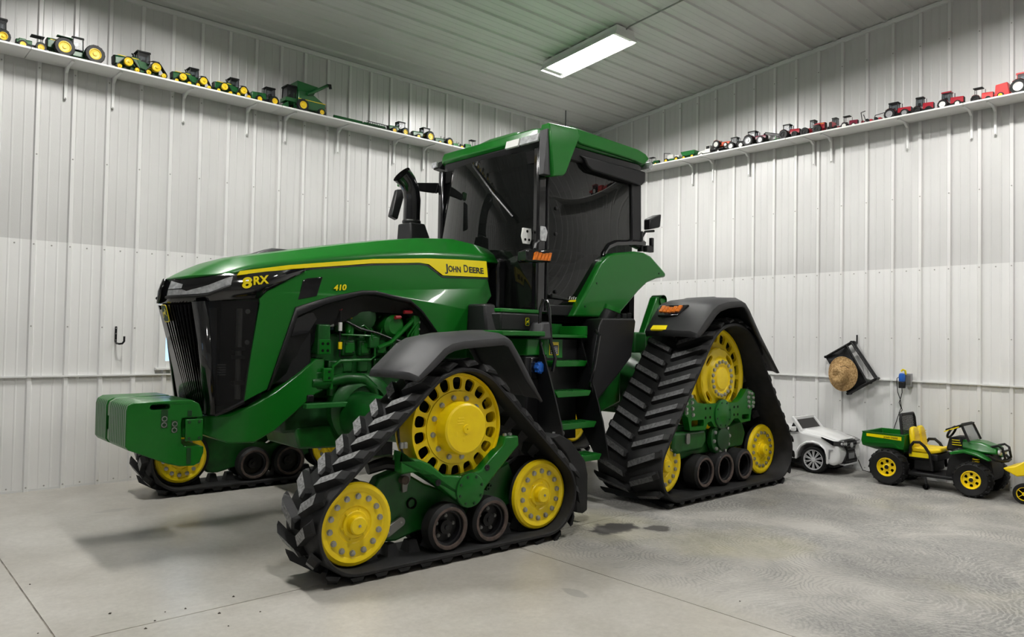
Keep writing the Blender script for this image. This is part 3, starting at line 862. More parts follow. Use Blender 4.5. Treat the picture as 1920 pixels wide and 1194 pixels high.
        if near:
            for k in range(8):
                a = 2*math.pi*(k+.4)/8
                put('bolt', BOLT_G[out], sad, Matrix.Translation((.122*math.cos(a), (yo+.018)*out, .80+.122*math.sin(a))))
            for bx, bz in ((-.63,.99),(-.55,1.0),(-.63,.935),(-.54,.94),(-.63,.88),(-.53,.88),(-.52,.82),(-.63,.845),(.50,1.0),(.56,.985),(.49,.95),(.585,.94),(.50,.90),(.59,.89),(.50,.85),(.58,.85)):
                put('bolt', BOLT[out], sad, Matrix.Translation((bx, yo*out, bz)))
            for bx, bz in ((-.30,.87),(-.22,.87),(-.30,.78),(-.22,.78),(.22,.86),(.29,.86),(.22,.78),(.29,.78)):
                bld(MB().lathe([(.014, (yo-.01)*out), (.014, (yo+.001)*out), (.0005, (yo+.001)*out)], (bx, 0, bz), 'y', 12), 'saddle_hole', DARK_IN, sad)
        fr = [(-.86,.30),(-.90,.52),(-.80,.72),(-.55,.72),(-.3,.66),(.3,.66),(.55,.70),(.62,.55),(.56,.42),(-.2,.40),(-.55,.38),(-.70,.26)]
        f = bld(MB().prism(fr, 'y', (yo-.10)*out, -(yo-.04)*out), 'undercarriage_frame', GREEN_CAST, bevel=.02)
        bld(MB().prism([(-.78,.66),(-.80,.50),(-.72,.45),(-.30,.46),(-.22,.55),(-.25,.66)], 'y', (yo-.10)*out, (yo-.03)*out), 'gear_housing', GREEN_CAST, f, bevel=.03, seg=3)
        lr = bld(MB().prism(arc(.02, .55, .17, 0, 360, 28)[:-1], 'y', (yo-.09)*out, (yo-.02)*out), 'axle_flange', GREEN_CAST, f, bevel=.01)
        bld(MB().lathe([(.11, (yo-.03)*out), (.11, (yo+.005)*out), (.09, (yo+.012)*out), (.0005, (yo+.012)*out)], (.02, 0, .55), 'y', 24), 'flange_cap', GREEN_DARK, f)
        if near:
            for k in range(10):
                a = 2*math.pi*(k+.2)/10
                put('bolt', BOLT[out], f, Matrix.Translation((.02+.14*math.cos(a), (yo-.02)*out, .55+.14*math.sin(a))))
            bld(MB().prism(rrect(-.60, -.54, .54, .64, .02), 'y', (yo-.03)*out, (yo-.012)*out), 'grease_bracket', STEEL_DULL, f)
    return belt
BOLT_RB = {-1: bolt_mesh(.012, .012, STEEL_DULL), 1: bolt_mesh(.012, .012, STEEL_DULL, 1)}
FRONT = dict(x=-6.065, w=.46, front=True, drive=(0, .905, .385), idf=(-.785, .345, .268), idr=(.785, .345, .268),
             rollers=[(-.10, .232, .165), (.27, .232, .165)], t=.036, lug=.05, n=33, nb=14, rec=.10, rrec=.03, skew=.60, lw=1.15, cross=False, ang=math.radians(-2.0))
REAR = dict(x=-2.61, w=.76, front=False, drive=(0, 1.16, .525), idf=(-.89, .36, .275), idr=(.89, .36, .275),
            rollers=[(-.36, .255, .165), (0.0, .255, .165), (.37, .255, .165)], t=.038, lug=.042, n=39, nb=16, rec=.20, rrec=.09, skew=.40, lw=.95, cross=False)
track(dict(FRONT, y=-4.10, out=-1, near=True))
track(dict(FRONT, y=2*YC+4.10, out=1, near=False))
track(dict(REAR, y=-3.92, out=-1, near=True))
track(dict(REAR, y=2*YC+3.92, out=1, near=False))
# axles
AX = MB().lathe([(.14, -1.45), (.16, -.9), (.20, -.5), (.20, .5), (.16, .9), (.14, 1.45)], (-6.065, YC, .87), 'y', 20)
AX.build('front_axle', GREEN_CAST, TR)
MB().lathe([(.19, -1.15), (.20, -.7), (.34, -.45), (.34, .45), (.20, .7), (.19, 1.15)], (-2.61, YC, 1.10), 'y', 24).build('rear_axle', GREEN_CAST, TR)

# ---------------------------------------------------------------- hood
def hw(x, z):
    """half width of the bonnet side at station x and height z"""
    b = .465 + (x + 7.0) * .020
    if z > 1.9: b -= .16 * (z - 1.9)
    return b
def near_y(x, z, d=0.0): return YC - hw(x, z) - d
def far_y(x, z, d=0.0): return YC + hw(x, z) + d
def lerp_curve(C, x):
    if x <= C[0][0]: return C[0][1:]
    for a, b in zip(C, C[1:]):
        if a[0] <= x <= b[0]:
            f = (x-a[0])/(b[0]-a[0]); return tuple(p+(q-p)*f for p, q in zip(a[1:], b[1:]))
    return C[-1][1:]
# plan of the nose (x, half width) and heights along it
NOSE = [(-7.50, 0.0), (-7.49, .10), (-7.46, .20), (-7.40, .29), (-7.31, .37), (-7.22, .42), (-7.12, .448), (-6.95, .462)]
B_Z = [(-7.60, 1.915), (-7.19, 2.075), (-6.92, 2.145), (-6.43, 2.245), (-5.91, 2.35), (-5.35, 2.432), (-5.05, 2.455), (-4.68, 2.435), (-4.40, 2.42)]
C_Z = [(-7.62, 1.91), (-7.31, 2.0), (-6.9, 2.09), (-6.41, 2.18), (-5.96, 2.25), (-5.4, 2.31), (-4.75, 2.34), (-4.4, 2.34)]
D_Z = [(-7.62, 1.905), (-7.14, 1.995), (-6.75, 2.07), (-6.0, 2.18), (-5.46, 2.23), (-5.1, 2.25), (-4.76, 2.26), (-4.4, 2.26)]
def cz(C, x): return lerp_curve(C, x)[0]
rows = []
for (nx, w) in NOSE[:-1]:
    e = w / .448
    zb = 1.925 + .07*e*e
    rows.append((nx, w, zb))
top = MB()
sect = []
# leading edge fans back to the full section at x=-6.95
xs = [-6.95, -6.6, -6.2, -5.8, -5.4, -5.05, -4.8, -4.62]
def section(x, s=1):
    ws = [0, .20, .285, .39, hw(x, cz(D_Z, x))]
    zs = [cz(B_Z, x)+.02, cz(B_Z, x)+.012, cz(B_Z, x), cz(C_Z, x), cz(D_Z, x)]
    if x > -4.9:      # rounded rear lip
        zs = [z - (x+4.9)*.10*(i < 3) for i, z in enumerate(zs)]
    return list(zip(ws, zs))
half = []
full = []
for x in xs:
    S = section(x)
    full.append([(x, YC - w, z) for w, z in reversed(S)] + [(x, YC + w, z) for w, z in S[1:]])
# rounded nose: scale the section inwards along the nose plan
nose_rows = []
S = section(-6.95)
def nose_pt(u, v):
    """u 0..1 from the x=-6.95 section to the leading edge; v in -4..4 across"""
    i = abs(v); w, z = S[i]
    tip = [(-7.50, 0.0, 1.93), (-7.455, .20, 1.938), (-7.41, .275, 1.945), (-7.29, .375, 1.962), (-7.12, .449, 1.992)][i]
    x = -6.95 + (tip[0]+6.95)*u
    ww = w + (tip[1]-w)*u
    bul = .035*math.sin(math.pi*u)*(1 if i < 3 else .35)
    zz = z + (tip[2]-z)*u + bul
    return (x, YC + (ww if v > 0 else -ww), zz)
for u in (1.0, .96, .85, .7, .5, .25):
    nose_rows.append([nose_pt(u, v) for v in range(-4, 5)])
top.grid(nose_rows + full)
hood = top.build('hood', GREEN, TR, smooth=22)
md = hood.modifiers.new('solid', 'SOLIDIFY'); md.thickness = .018; md.offset = -1
# small intake on the hood top
MB().loft([[(-6.90, YC-.10, 2.14), (-6.90, YC+.10, 2.14), (-6.90, YC+.08, 2.16), (-6.90, YC-.08, 2.16)], [(-6.72, YC-.12, 2.18), (-6.72, YC+.12, 2.18), (-6.72, YC+.08, 2.23), (-6.72, YC-.08, 2.23)], [(-6.5, YC-.1, 2.22), (-6.5, YC+.1, 2.22), (-6.5, YC+.06, 2.235), (-6.5, YC-.06, 2.235)]]).build('hood_camera_housing', BLACK, TR, bevel=.01)

def both(poly, name, mats, d0, d1, bevel=0.0, holes=(), parent=None, smooth=35):
    """a panel on each side of the bonnet following its width; d0 and d1 are depths outward of it"""
    a = MB().prism(poly, 'y', lambda x, z: near_y(x, z, d0), lambda x, z: near_y(x, z, d1), holes).build(name, mats, parent or TR, bevel=bevel, smooth=smooth)
    b = MB().prism(poly, 'y', lambda x, z: far_y(x, z, d0), lambda x, z: far_y(x, z, d1), holes).build(name, mats, TR, bevel=bevel, smooth=smooth)
    return a, b
SIDE = [(-6.985,1.80),(-6.93,1.855),(-6.62,2.03),(-6.55,2.055),(-6.01,2.135),(-5.55,2.185),(-5.45,2.18),(-5.30,2.085),(-4.77,2.10),(-4.75,2.0),(-4.735,1.93),(-4.86,1.77),(-4.90,1.48),(-5.24,1.45),
        (-5.36,1.57),(-5.52,1.75),(-5.65,1.845),(-5.99,1.905),(-6.12,1.90),(-6.43,1.83),(-6.69,1.74),(-6.795,1.43),(-6.90,1.12),(-7.075,1.035),(-7.05,1.28),(-6.975,1.76)]
sp, sp2 = both(SIDE, 'side_panel', GREEN, 0, -.025, bevel=.006)
STRIPE = [(-7.125,1.995),(-6.75,2.068),(-6.0,2.178),(-5.46,2.228),(-5.1,2.248),(-4.765,2.258),(-4.765,2.105),(-5.285,2.088),(-5.43,2.178),(-5.53,2.184),(-6.01,2.140),(-6.71,2.042),(-7.145,1.962)]
yb, yb2 = both(STRIPE, 'side_stripe', YELLOW_DECAL, .004, -.02)
# thin dark line under the stripe
LINE = [(-6.62,2.052),(-6.01,2.134),(-5.53,2.178),(-5.44,2.172),(-5.29,2.080),(-4.765,2.098),(-4.765,2.085),(-5.295,2.066),(-5.45,2.160),(-5.53,2.166),(-6.01,2.122),(-6.62,2.038)]
both(LINE, 'stripe_edge', BLACK, .003, -.02)
# vent, arch trim
VENT = [(-6.635,1.955),(-6.60,1.975),(-6.465,1.995),(-6.52,1.84),(-6.675,1.805)]
vt, _ = both(VENT, 'side_vent', BLACK_GLOSS, .005, -.02, bevel=.003)
OUT = [(-6.905,1.11),(-6.80,1.43),(-6.695,1.745),(-6.43,1.835),(-6.12,1.905),(-5.99,1.91),(-5.645,1.85),(-5.515,1.755),(-5.355,1.575)]
INN = [(-6.76,1.19),(-6.62,1.30),(-6.56,1.36),(-6.43,1.55),(-6.04,1.735),(-5.97,1.745),(-5.60,1.735),(-5.50,1.66),(-5.38,1.52)]
for f, s in ((near_y, 1), (far_y, -1)):
    m = MB()
    r0 = [(x, f(x, z, .006), z) for x, z in OUT]
    r1 = [(x+(a-x)*.16, f(x, z, -.004), z+(b-z)*.16) for (x, z), (a, b) in zip(OUT, INN)]
    r2 = [(x+(a-x)*.22, f(x, z, -.05), z+(b-z)*.22) for (x, z), (a, b) in zip(OUT, INN)]
    r3 = [(a, f(a, b, -.12), b) for a, b in INN]
    r4 = [(a, f(a, b, -.22), b-.01) for a, b in INN]
    m.grid([r0, r1, r2, r3, r4])
    o = m.build('arch_trim', BLACK, TR, smooth=25)
    md = o.modifiers.new('solid', 'SOLIDIFY'); md.thickness = .012; md.offset = 0
    # honeycomb inlet in the trim
    h = MB().prism([(-6.66,1.66),(-6.64,1.69),(-6.52,1.71),(-6.49,1.66),(-6.56,1.55),(-6.70,1.52)], 'y', lambda x, z: f(x, z, -.045), lambda x, z: f(x, z, -.09))
    h.build('trim_inlet', BLACK_GLOSS, TR)

# black band with the headlights
def band_rows(side):
    path = [(-7.50, 0.0, 1.93, 1.75, -.034), (-7.48, .11, 1.932, 1.75, -.032), (-7.445, .20, 1.937, 1.752, -.03), (-7.39, .285, 1.944, 1.757, -.03), (-7.30, .37, 1.958, 1.765, -.025),
            (-7.20, .425, 1.975, 1.78, -.02), (-7.11, .455, 1.99, 1.79, -.008), (-6.985, .470, 2.0, 1.80, 0), (-6.93, .471, 2.01, 1.855, 0), (-6.62, .472, 2.05, 2.03, 0)]
    lo, hi = [], []
    for x, w, zt, zl, dx in path:
        if x >= -7.12: zt = cz(D_Z, x) - .03 - (.01 if x > -6.9 else 0)
        hi.append((x+.004, YC+side*(w-.004), zt)); lo.append((x+dx, YC+side*(w+.004), zl))
    return lo, hi
for s in (-1, 1):
    lo, hi = band_rows(s)
    mid = [tuple(a*.5+b*.5 + (-.012 if i == 0 else 0) for i, (a, b) in enumerate(zip(p, q))) for p, q in zip(lo, hi)]
    o = MB().grid([lo, mid, hi]).build('headlight_band', BLACK_GLOSS, TR, smooth=30)
    md = o.modifiers.new('solid', 'SOLIDIFY'); md.thickness = .02; md.offset = 1 if s > 0 else -1
    # headlight lens following the band between two stations
    def on(u, v, d=.006):
        """u along the band 0..9 (float), v 0 low..1 high"""
        i = min(int(u), 8); f = u - i
        L = [lo[i][k]+(lo[i+1][k]-lo[i][k])*f for k in range(3)]; H = [hi[i][k]+(hi[i+1][k]-hi[i][k])*f for k in range(3)]
        p = [L[k]+(H[k]-L[k])*v for k in range(3)]
        bul = math.sin(math.pi*v)*.012
        return (p[0]-d-bul, p[1]+s*d*.6, p[2])
    us = [.95+.45*i for i in range(11)]
    low = [on(u, .27 + max(0, (u-4.0))*.20, .010) for u in us]; hi_ = [on(u, .93, .008) for u in us]
    md_ = [on(u, .6 + max(0, (u-4.0))*.05, .012) for u in us]
    lens = MB().grid([low, md_, hi_]).build('headlight', BLACK_GLOSS, TR, smooth=30)
    lens['label'] = 'glossy angular headlight'
    lowb = [on(u, .30 + max(0, (u-4.0))*.18, .013) for u in us]; refl = [on(u, (.52 if u < 2.5 else .40 + (u-2.5)*.13) + max(0, (u-4.0))*.08, .014) for u in us]
    MB().grid([lowb, refl]).build('reflector', LENS, lens, smooth=30)
    MB().grid([[on(u, .56, .015) for u in us[:4]], [on(u, .90 - .06*k, .014) for k, u in enumerate(us[:4])]]).build('lamp_cell', LENS, lens, smooth=30)
    MB().tube([on(u, .22 + max(0, (u-4.0))*.20, .014) for u in [.85]+us] , .012, 6).build('lamp_bezel', BLACK, lens)

# grille: front slats on a gloss backing, dark screens on the flanks
TOPG = [(-7.53, 0.0, 1.752), (-7.505, .13, 1.753), (-7.465, .22, 1.755), (-7.395, .315, 1.76), (-7.29, .39, 1.77), (-7.12, .452, 1.79), (-6.985, .466, 1.80)]
BOTG = [(-7.30, 0.0, .955), (-7.295, .10, .953), (-7.285, .20, .95), (-7.275, .30, .945), (-7.255, .40, .945), (-7.17, .44, .985), (-7.075, .462, 1.035)]
for s in (-1, 1):
    T_ = [(x, YC+s*w, z) for x, w, z in TOPG]; B_ = [(x, YC+s*w, z) for x, w, z in BOTG]
    # front part: stations 0..3
    MB().grid([[(x+.05, y, z) for x, y, z in T_[:4]], [(x+.05, y, z) for x, y, z in B_[:4]]]).build('grille_backing', DARK_IN, TR)
    for k in range(11):
        u = .1 + 2.75*k/10; i = int(u); f = u-i
        a = Vector(T_[i]).lerp(Vector(T_[i+1]), f); b = Vector(B_[i]).lerp(Vector(B_[i+1]), f)
        a = a.lerp(b, .06 if k < 3 else .02)
        m = MB(); d = (b-a); w = .011
        pts = []
        for q in range(5):
            p = a + d*(q/4); pts.append([(p.x-.012, p.y-w, p.z), (p.x-.012, p.y+w, p.z), (p.x+.02, p.y+w*.3, p.z), (p.x+.02, p.y-w*.3, p.z)])
        m.loft(pts).build('grille_slat', BLACK_GLOSS, TR)
    # slanted corner pillar between stations 3 and 4 at the bottom, wider at the top
    a0, a1 = Vector(T_[3]), Vector(T_[4]); b0, b1 = Vector(B_[3]), Vector(B_[4])
    m = MB(); m.grid([[a0-Vector((.01,0,0)), a0.lerp(a1, .5)-Vector((.02, -s*.01, 0)), a1.lerp(a0, .3)], [b0-Vector((.01,0,0)), b0.lerp(b1, .5)-Vector((.015, -s*.01, 0)), b1]])
    o = m.build('grille_pillar', BLACK_GLOSS, TR); md = o.modifiers.new('solid', 'SOLIDIFY'); md.thickness = .02
    m = MB(); m.grid([[Vector(T_[4]).lerp(Vector(T_[3]), .3), T_[4], T_[5], T_[6]], [B_[4], Vector(B_[4]).lerp(Vector(B_[5]), .5), B_[5], B_[6]]])
    m.build('grille_screen', GRILLE_MESH, TR)
    m = MB(); m.tube([B_[i] for i in range(7)], .016, 6).build('grille_sill', BLACK, TR)
# the cooling package seen through the screens
core = MB().box(-7.22, -6.9, YC-.36, YC+.36, 1.0, 1.78).build('radiator_core', DARK_IN, TR)
cool = MB().box(-7.28, -7.225, YC-.30, YC+.30, 1.04, 1.72).build('cooler', mat('cooler_fins', (.10, .10, .10), .6, metal=.5), TR, bevel=.01)
MB().tube([(-7.10, YC-.395, 1.72), (-7.10, YC-.395, 1.05)], .022, 10).build('cooler_pipe', STEEL_DULL, TR)
for z in (1.42, 1.36, 1.17):
    MB().box(-7.145, -7.06, YC-.43, YC-.37, z-.012, z+.014).build('pipe_clamp', BLACK_METAL, TR, bevel=.004)
for z in (1.70, 1.47):
    MB().lathe([(.018, 0), (.018, -.012), (.010, -.014), (.0005, -.014)], (-7.05, YC-.42, z), 'y', 12).build('grommet', STEEL_DULL, TR)
for k in range(5):
    MB().box(-7.24, -7.19, YC-.395, YC-.365, 1.30-k*.018, 1.308-k*.018).build('hose_rib', STEEL_DULL, TR)
# emblem on the nose
def deer(parent, o, ux, uz, n, s, back, fore, name='emblem', border=True):
    """badge with a leaping deer; o centre, ux right, uz up, n outward, s half height"""
    o, ux, uz, n = Vector(o), Vector(ux).normalized(), Vector(uz).normalized(), Vector(n).normalized()
    def pl(pts, d, t):
        m = MB(); a = [o+ux*x*s+uz*z*s+n*d for x, z in pts]; b = [p+n*t for p in a]
        tris = tessellate_polygon([[Vector((x, z, 0)) for x, z in pts]])
        k = len(a); return m.add(a+b, [tuple(q) for q in tris]+[tuple(i+k for i in q) for q in tris]+[(i, (i+1) % k, k+(i+1) % k, k+i) for i in range(k)])
    e = pl(rrect(-.62, .62, -1, 1, .3), 0, .004).build(name, fore, parent)
    pl(rrect(-.52, .52, -.90, .90, .24), .004, .002).build('emblem_field', back, e if e.parent is TR or e.parent is None else parent)
    body = [(-.40,.02),(-.30,.16),(-.10,.20),(.08,.22),(.16,.36),(.10,.52),(.20,.44),(.24,.60),(.30,.42),(.42,.34),(.40,.26),(.28,.24),(.26,.08),(.20,-.04),(.34,-.14),(.40,-.30),(.34,-.32),(.28,-.20),(.12,-.12),(-.06,-.06),(-.18,-.10),(-.26,-.30),(-.40,-.52),(-.46,-.48),(-.36,-.28),(-.32,-.10)]
    pl(body, .006, .002).build('emblem_deer', fore, e if e.parent is TR or e.parent is None else parent)
    return e
deer(TR, (-7.515, YC-.055, 1.675), (.12, -.993, 0), (-.24, 0, .97), (-.97, -.1, -.24), .066, GREEN_DARK, YELLOW_DECAL)
# lettering
RX90 = (math.pi/2, 0, 0)
def side_text(body, size, x, z, material, width, d=.008, shear=0.0, bold=0.0, tilt=0.0, parent=None):
    y = near_y(x+width/2, z+size*.3, d)
    rz = -math.atan(.020)
    t = text(body, size, (x, y, z), (math.pi/2, 0, 0), material, parent or TR, shear=shear, width=width, bold=bold)
    t.rotation_euler = (math.pi/2 - .16*(1 if z > 1.9 else 0), -tilt, rz)
    return t
side_text('J', .098, -5.262, 2.128, BLACK, .036, bold=.0022)
side_text('OHN', .075, -5.222, 2.129, BLACK, .140, bold=.0022)
side_text('D', .098, -5.045, 2.135, BLACK, .050, bold=.0022)
side_text('EERE', .075, -4.985, 2.136, BLACK, .172, bold=.0022)
side_text('8', .105, -7.118, 1.868, YELLOW_DECAL, .078, .02, shear=.12, bold=.004, tilt=.16)
side_text('RX', .085, -7.035, 1.898, YELLOW_DECAL, .125, .02, shear=.12, bold=.003, tilt=.16)
side_text('410', .062, -6.375, 1.892, YELLOW_DECAL, .115, .006, shear=.2, bold=.002, tilt=.10)

# ---------------------------------------------------------------- front frame, weights
SEC = [(-7.38,.925,.795,.20),(-7.30,.925,.79,.28),(-7.15,.935,.725,.385),(-6.97,1.015,.72,.42),(-6.81,1.10,.80,.42),(-6.63,1.225,.94,.415),(-6.47,1.345,1.06,.40),(-6.38,1.35,1.085,.37)]
MB().loft([[(x, YC-w, zb), (x, YC+w, zb), (x, YC+w, zt), (x, YC-w, zt)] for x, zt, zb, w in SEC]).build('front_frame', GREEN, TR, bevel=.012)
MB().box(-7.47, -7.36, YC-.33, YC+.33, .785, .925).build('weight_bracket', GREEN, TR, bevel=.01)
bp_ = MB().box(-7.475, -7.355, YC-.43, YC-.405, .77, .925).build('bracket_plate', GREEN, TR, bevel=.006)
for x in (-7.45, -7.38):
    for z in (.79, .905): place('bolt', BOLT_G[-1], bp_, Matrix.Translation((x, YC-.43, z)))
WP = [(-7.855,1.0),(-7.845,1.035),(-7.81,1.055),(-7.43,1.06),(-7.375,1.03),(-7.355,.975),(-7.345,.94),(-7.38,.932),(-7.49,.932),(-7.495,.90),(-7.49,.755),(-7.47,.735),(-7.37,.735),(-7.335,.72),(-7.335,.68),(-7.36,.61),(-7.40,.59),(-7.50,.595),(-7.58,.62),(-7.835,.735),(-7.855,.76)]
wslot = rrect(-7.705, -7.575, 1.0, 1.035, .016)
wme, wc = MB().prism(WP, 'y', -.0205, .0205, [wslot]).mesh('suitcase_weight', GREEN, 30)
ys_ = [YC-.40+.0215+.043*i for i in range(10)] + [YC+.40-.0215-.043*i for i in range(7)]
wobjs = []
for y in ys_:
    o = place('suitcase_weight', wme, TR, Matrix.Translation((wc[0], y, wc[2]))); wobjs.append(o)
    b = o.modifiers.new('bevel', 'BEVEL'); b.width = .007; b.segments = 2; b.angle_limit = math.radians(35)
w0 = wobjs[0]
for (x, z) in ((-7.61,.935),(-7.612,.893),(-7.541,.895),(-7.543,.853)):
    MB().lathe([(.019, 0), (.019, -.004), (.013, -.005), (.012, .002), (.0005, .002)], (x, YC-.401, z), 'y', 14).build('weight_bolt', STEEL_DULL, w0)
MB().box(-7.632, -7.588, YC-.4025, YC-.3995, .872, 1.0).build('bolt_recess', GREEN_DARK, w0)
MB().box(-7.562, -7.522, YC-.4025, YC-.3995, .835, .92).build('bolt_recess', GREEN_DARK, w0)
for z0, z1 in ((.945, .985), (.605, .72)):
    MB().box(-7.455, -7.425, YC-.403, YC-.3995, z0, z1).build('casting_groove', GREEN_DARK, w0, bevel=.003)
# pale strap plates closing the gap between the two weight groups
STRAP = mat('strap_green', (.22, .33, .20), .45)
yg0, yg1 = YC-.40+.43+.001, YC+.40-.301-.001
MB().prism([(-7.845,1.0),(-7.835,1.03),(-7.80,1.05),(-7.45,1.055),(-7.45,1.045),(-7.81,1.03),(-7.83,.93),(-7.845,.93)], 'y', yg0, yg1).build('weight_strap', STRAP, TR)
MB().prism([(-7.845,.83),(-7.845,.765),(-7.83,.745),(-7.75,.71),(-7.75,.72),(-7.83,.83)], 'y', yg0, yg1).build('weight_strap', STRAP, TR)
MB().box(-7.80, -7.45, yg0, yg1, .76, 1.03).build('weight_spacer', GREEN_DARK, TR)

# ---------------------------------------------------------------- engine and chassis
MB().box(-6.45, -4.7, YC-.24, YC+.24, 1.0, 1.55).build('engine_block', GREEN_CAST, TR, bevel=.03)
MB().box(-6.2, -5.2, YC-.20, YC+.20, 1.55, 1.85).build('cylinder_head', GREEN_CAST, TR, bevel=.03)
for k in range(6):
    x = -6.12+.155*k
    MB().box(x-.06, x+.06, YC-.30, YC-.2, 1.36, 1.50).build('intake_port', GREEN_CAST, TR, bevel=.02)
    MB().box(x-.05, x+.05, YC-.28, YC-.235, 1.22, 1.34).build('cylinder_rib', GREEN_CAST, TR, bevel=.015)
MB().box(-6.47, -6.36, YC-.42, YC-.2, 1.38, 1.62).build('mount_bracket', GREEN_CAST, TR, bevel=.012)
mb_ = MB().box(-6.46, -6.36, YC-.425, YC-.40, 1.38, 1.50).build('mount_plate', GREEN, TR, bevel=.004)
for x in (-6.43, -6.385):
    for z in (1.41, 1.465):
        MB().lathe([(.012, 0), (.012, -.002), (.0005, -.002)], (x, YC-.425, z), 'y', 10).build('plate_hole', DARK_IN, mb_)
MB().box(-6.47, -6.40, YC-.40, YC-.22, 1.10, 1.24).build('oil_cooler', GREEN_CAST, TR, bevel=.012)
MB().lathe([(.13, 0), (.13, -.10), (.06, -.13), (.0005, -.13)], (-6.02, YC-.24, 1.70), 'y', 20).build('breather', GREEN_DARK, TR)
MB().lathe([(.05, 0), (.05, .03), (.045, .035), (.0005, .036)], (-6.12, YC-.30, 1.675), 'z', 18).build('oil_cap', YELLOW, TR)
MB().lathe([(.035, -.14), (.045, 0)], (-6.12, YC-.30, 1.675), 'z', 16).build('filler_neck', GREEN, TR)
MB().tube([(-6.265, YC-.40, 1.74), (-6.265, YC-.40, 1.36)], .007, 6).build('dipstick', BLACK_METAL, TR)
MB().box(-6.28, -6.255, YC-.415, YC-.395, 1.57, 1.64).build('dipstick_tag', LABEL_WHITE, TR)
MB().box(-6.28, -6.25, YC-.415, YC-.395, 1.42, 1.48).build('dipstick_grip', YELLOW, TR, bevel=.004)
MB().tube([(-6.265+.014*math.cos(a), YC-.40, 1.752+.014*math.sin(a)) for a in [i*math.pi/5 for i in range(11)]], .003, 5).build('dipstick_ring', RED, TR)
MB().lathe([(.10, 0), (.10, -.22), (.07, -.25), (.0005, -.25)], (-5.72, YC-.14, 1.62), 'y', 20).build('starter', GREEN, TR)
MB().tube([(-5.75, YC-.42, 1.695), (-5.69, YC-.41, 1.70)], .016, 8).build('cable_boot', RED, TR)
MB().tube([(-5.66, YC-.42, 1.745), (-5.58, YC-.42, 1.75)], .017, 8).build('cable_boot', RED, TR)
MB().tube([(-5.58, YC-.42, 1.75), (-5.48, YC-.40, 1.745), (-5.42, YC-.36, 1.70)], .014, 8).build('battery_cable', BLACK_METAL, TR)
for (pts, r) in (([(-5.50, YC-.40, 1.72), (-5.62, YC-.41, 1.62), (-5.78, YC-.41, 1.48), (-5.90, YC-.40, 1.43)], .020),
                 ([(-5.45, YC-.43, 1.71), (-5.55, YC-.43, 1.63), (-5.62, YC-.43, 1.55), (-5.63, YC-.43, 1.48)], .007),
                 ([(-5.41, YC-.43, 1.72), (-5.51, YC-.43, 1.64), (-5.58, YC-.43, 1.56), (-5.59, YC-.43, 1.48)], .007),
                 ([(-5.95, YC-.36, 1.33), (-6.10, YC-.38, 1.33), (-6.26, YC-.40, 1.325), (-6.33, YC-.41, 1.28), (-6.34, YC-.41, 1.10)], .014),
                 ([(-5.95, YC-.36, 1.33), (-5.90, YC-.35, 1.36), (-5.90, YC-.34, 1.55), (-5.97, YC-.33, 1.63)], .009),
                 ([(-6.10, YC-.33, 1.60), (-6.02, YC-.36, 1.62), (-5.95, YC-.36, 1.57), (-5.93, YC-.36, 1.50)], .007),
                 ([(-6.22, YC-.34, 1.54), (-6.0, YC-.36, 1.535), (-5.88, YC-.35, 1.53)], .008)):
    MB().tube(pts, r, 8).build('fuel_pipe', GREEN, TR)
MB().tube([(-6.46, YC-.36, 1.15), (-6.34, YC-.38, 1.155), (-6.20, YC-.40, 1.185), (-6.05, YC-.40, 1.175), (-5.94, YC-.39, 1.10), (-5.89, YC-.37, .96)], .045, 12).build('coolant_hose', GREEN_CAST, TR)
MB().tube([(-6.50, YC-.36, 1.15), (-6.44, YC-.36, 1.15), (-6.36, YC-.375, 1.153)], .055, 12).build('hose_coupling', GREEN_CAST, TR)
MB().lathe([(.30, 0), (.30, -.10), (.27, -.13), (.20, -.15), (.19, -.12), (.0005, -.12)], (-6.02, YC-.28, .92), 'y', 28).build('axle_hub_housing', GREEN_CAST, TR)
for k in range(16):
    a = 2*math.pi*k/16
    place('bolt', BOLT_G[-1], TR, Matrix.Translation((-6.02+.285*math.cos(a), YC-.38, .92+.285*math.sin(a))))
MB().box(-6.58, -5.75, YC-.47, YC-.40, .955, .995).build('steering_bar', mat('rail_green', (.02, .17, .03), .4), TR, bevel=.006)
MB().box(-6.55, -6.49, YC-.42, YC-.36, 1.0, 1.06).build('hydraulic_valve', BLACK_METAL, TR, bevel=.01)
MB().box(-6.7, -3.0, YC-.30, YC+.30, .75, 1.0).build('chassis', GREEN_DARK, TR, bevel=.03)
MB().box(-4.7, -2.3, YC-.36, YC+.36, .80, 1.45).build('transmission', GREEN_CAST, TR, bevel=.05)
MB().box(-6.85, -6.5, YC-.38, YC+.38, 1.15, 1.78).build('fan_shroud', BLACK, TR, bevel=.02)
MB().box(-5.5, -4.72, YC-.44, YC-.1, 1.45, 2.2).build('filter_housing', DARK_IN, TR)
MB().box(-5.5, -4.72, YC+.1, YC+.44, 1.45, 2.2).build('filter_housing', DARK_IN, TR)
MB().box(-6.80, -4.7, YC-.30, YC+.30, 1.86, 2.02).build('engine_cover', DARK_IN, TR)
MB().loft([[(-6.55, YC-.30, .62), (-6.0, YC-.35, .60), (-6.0, YC-.35, .80), (-6.6, YC-.30, .80)], [(-6.55, YC+.30, .62), (-6.0, YC+.35, .60), (-6.0, YC+.35, .80), (-6.6, YC+.30, .80)]]).build('axle_support', GREEN_CAST, TR, bevel=.02)

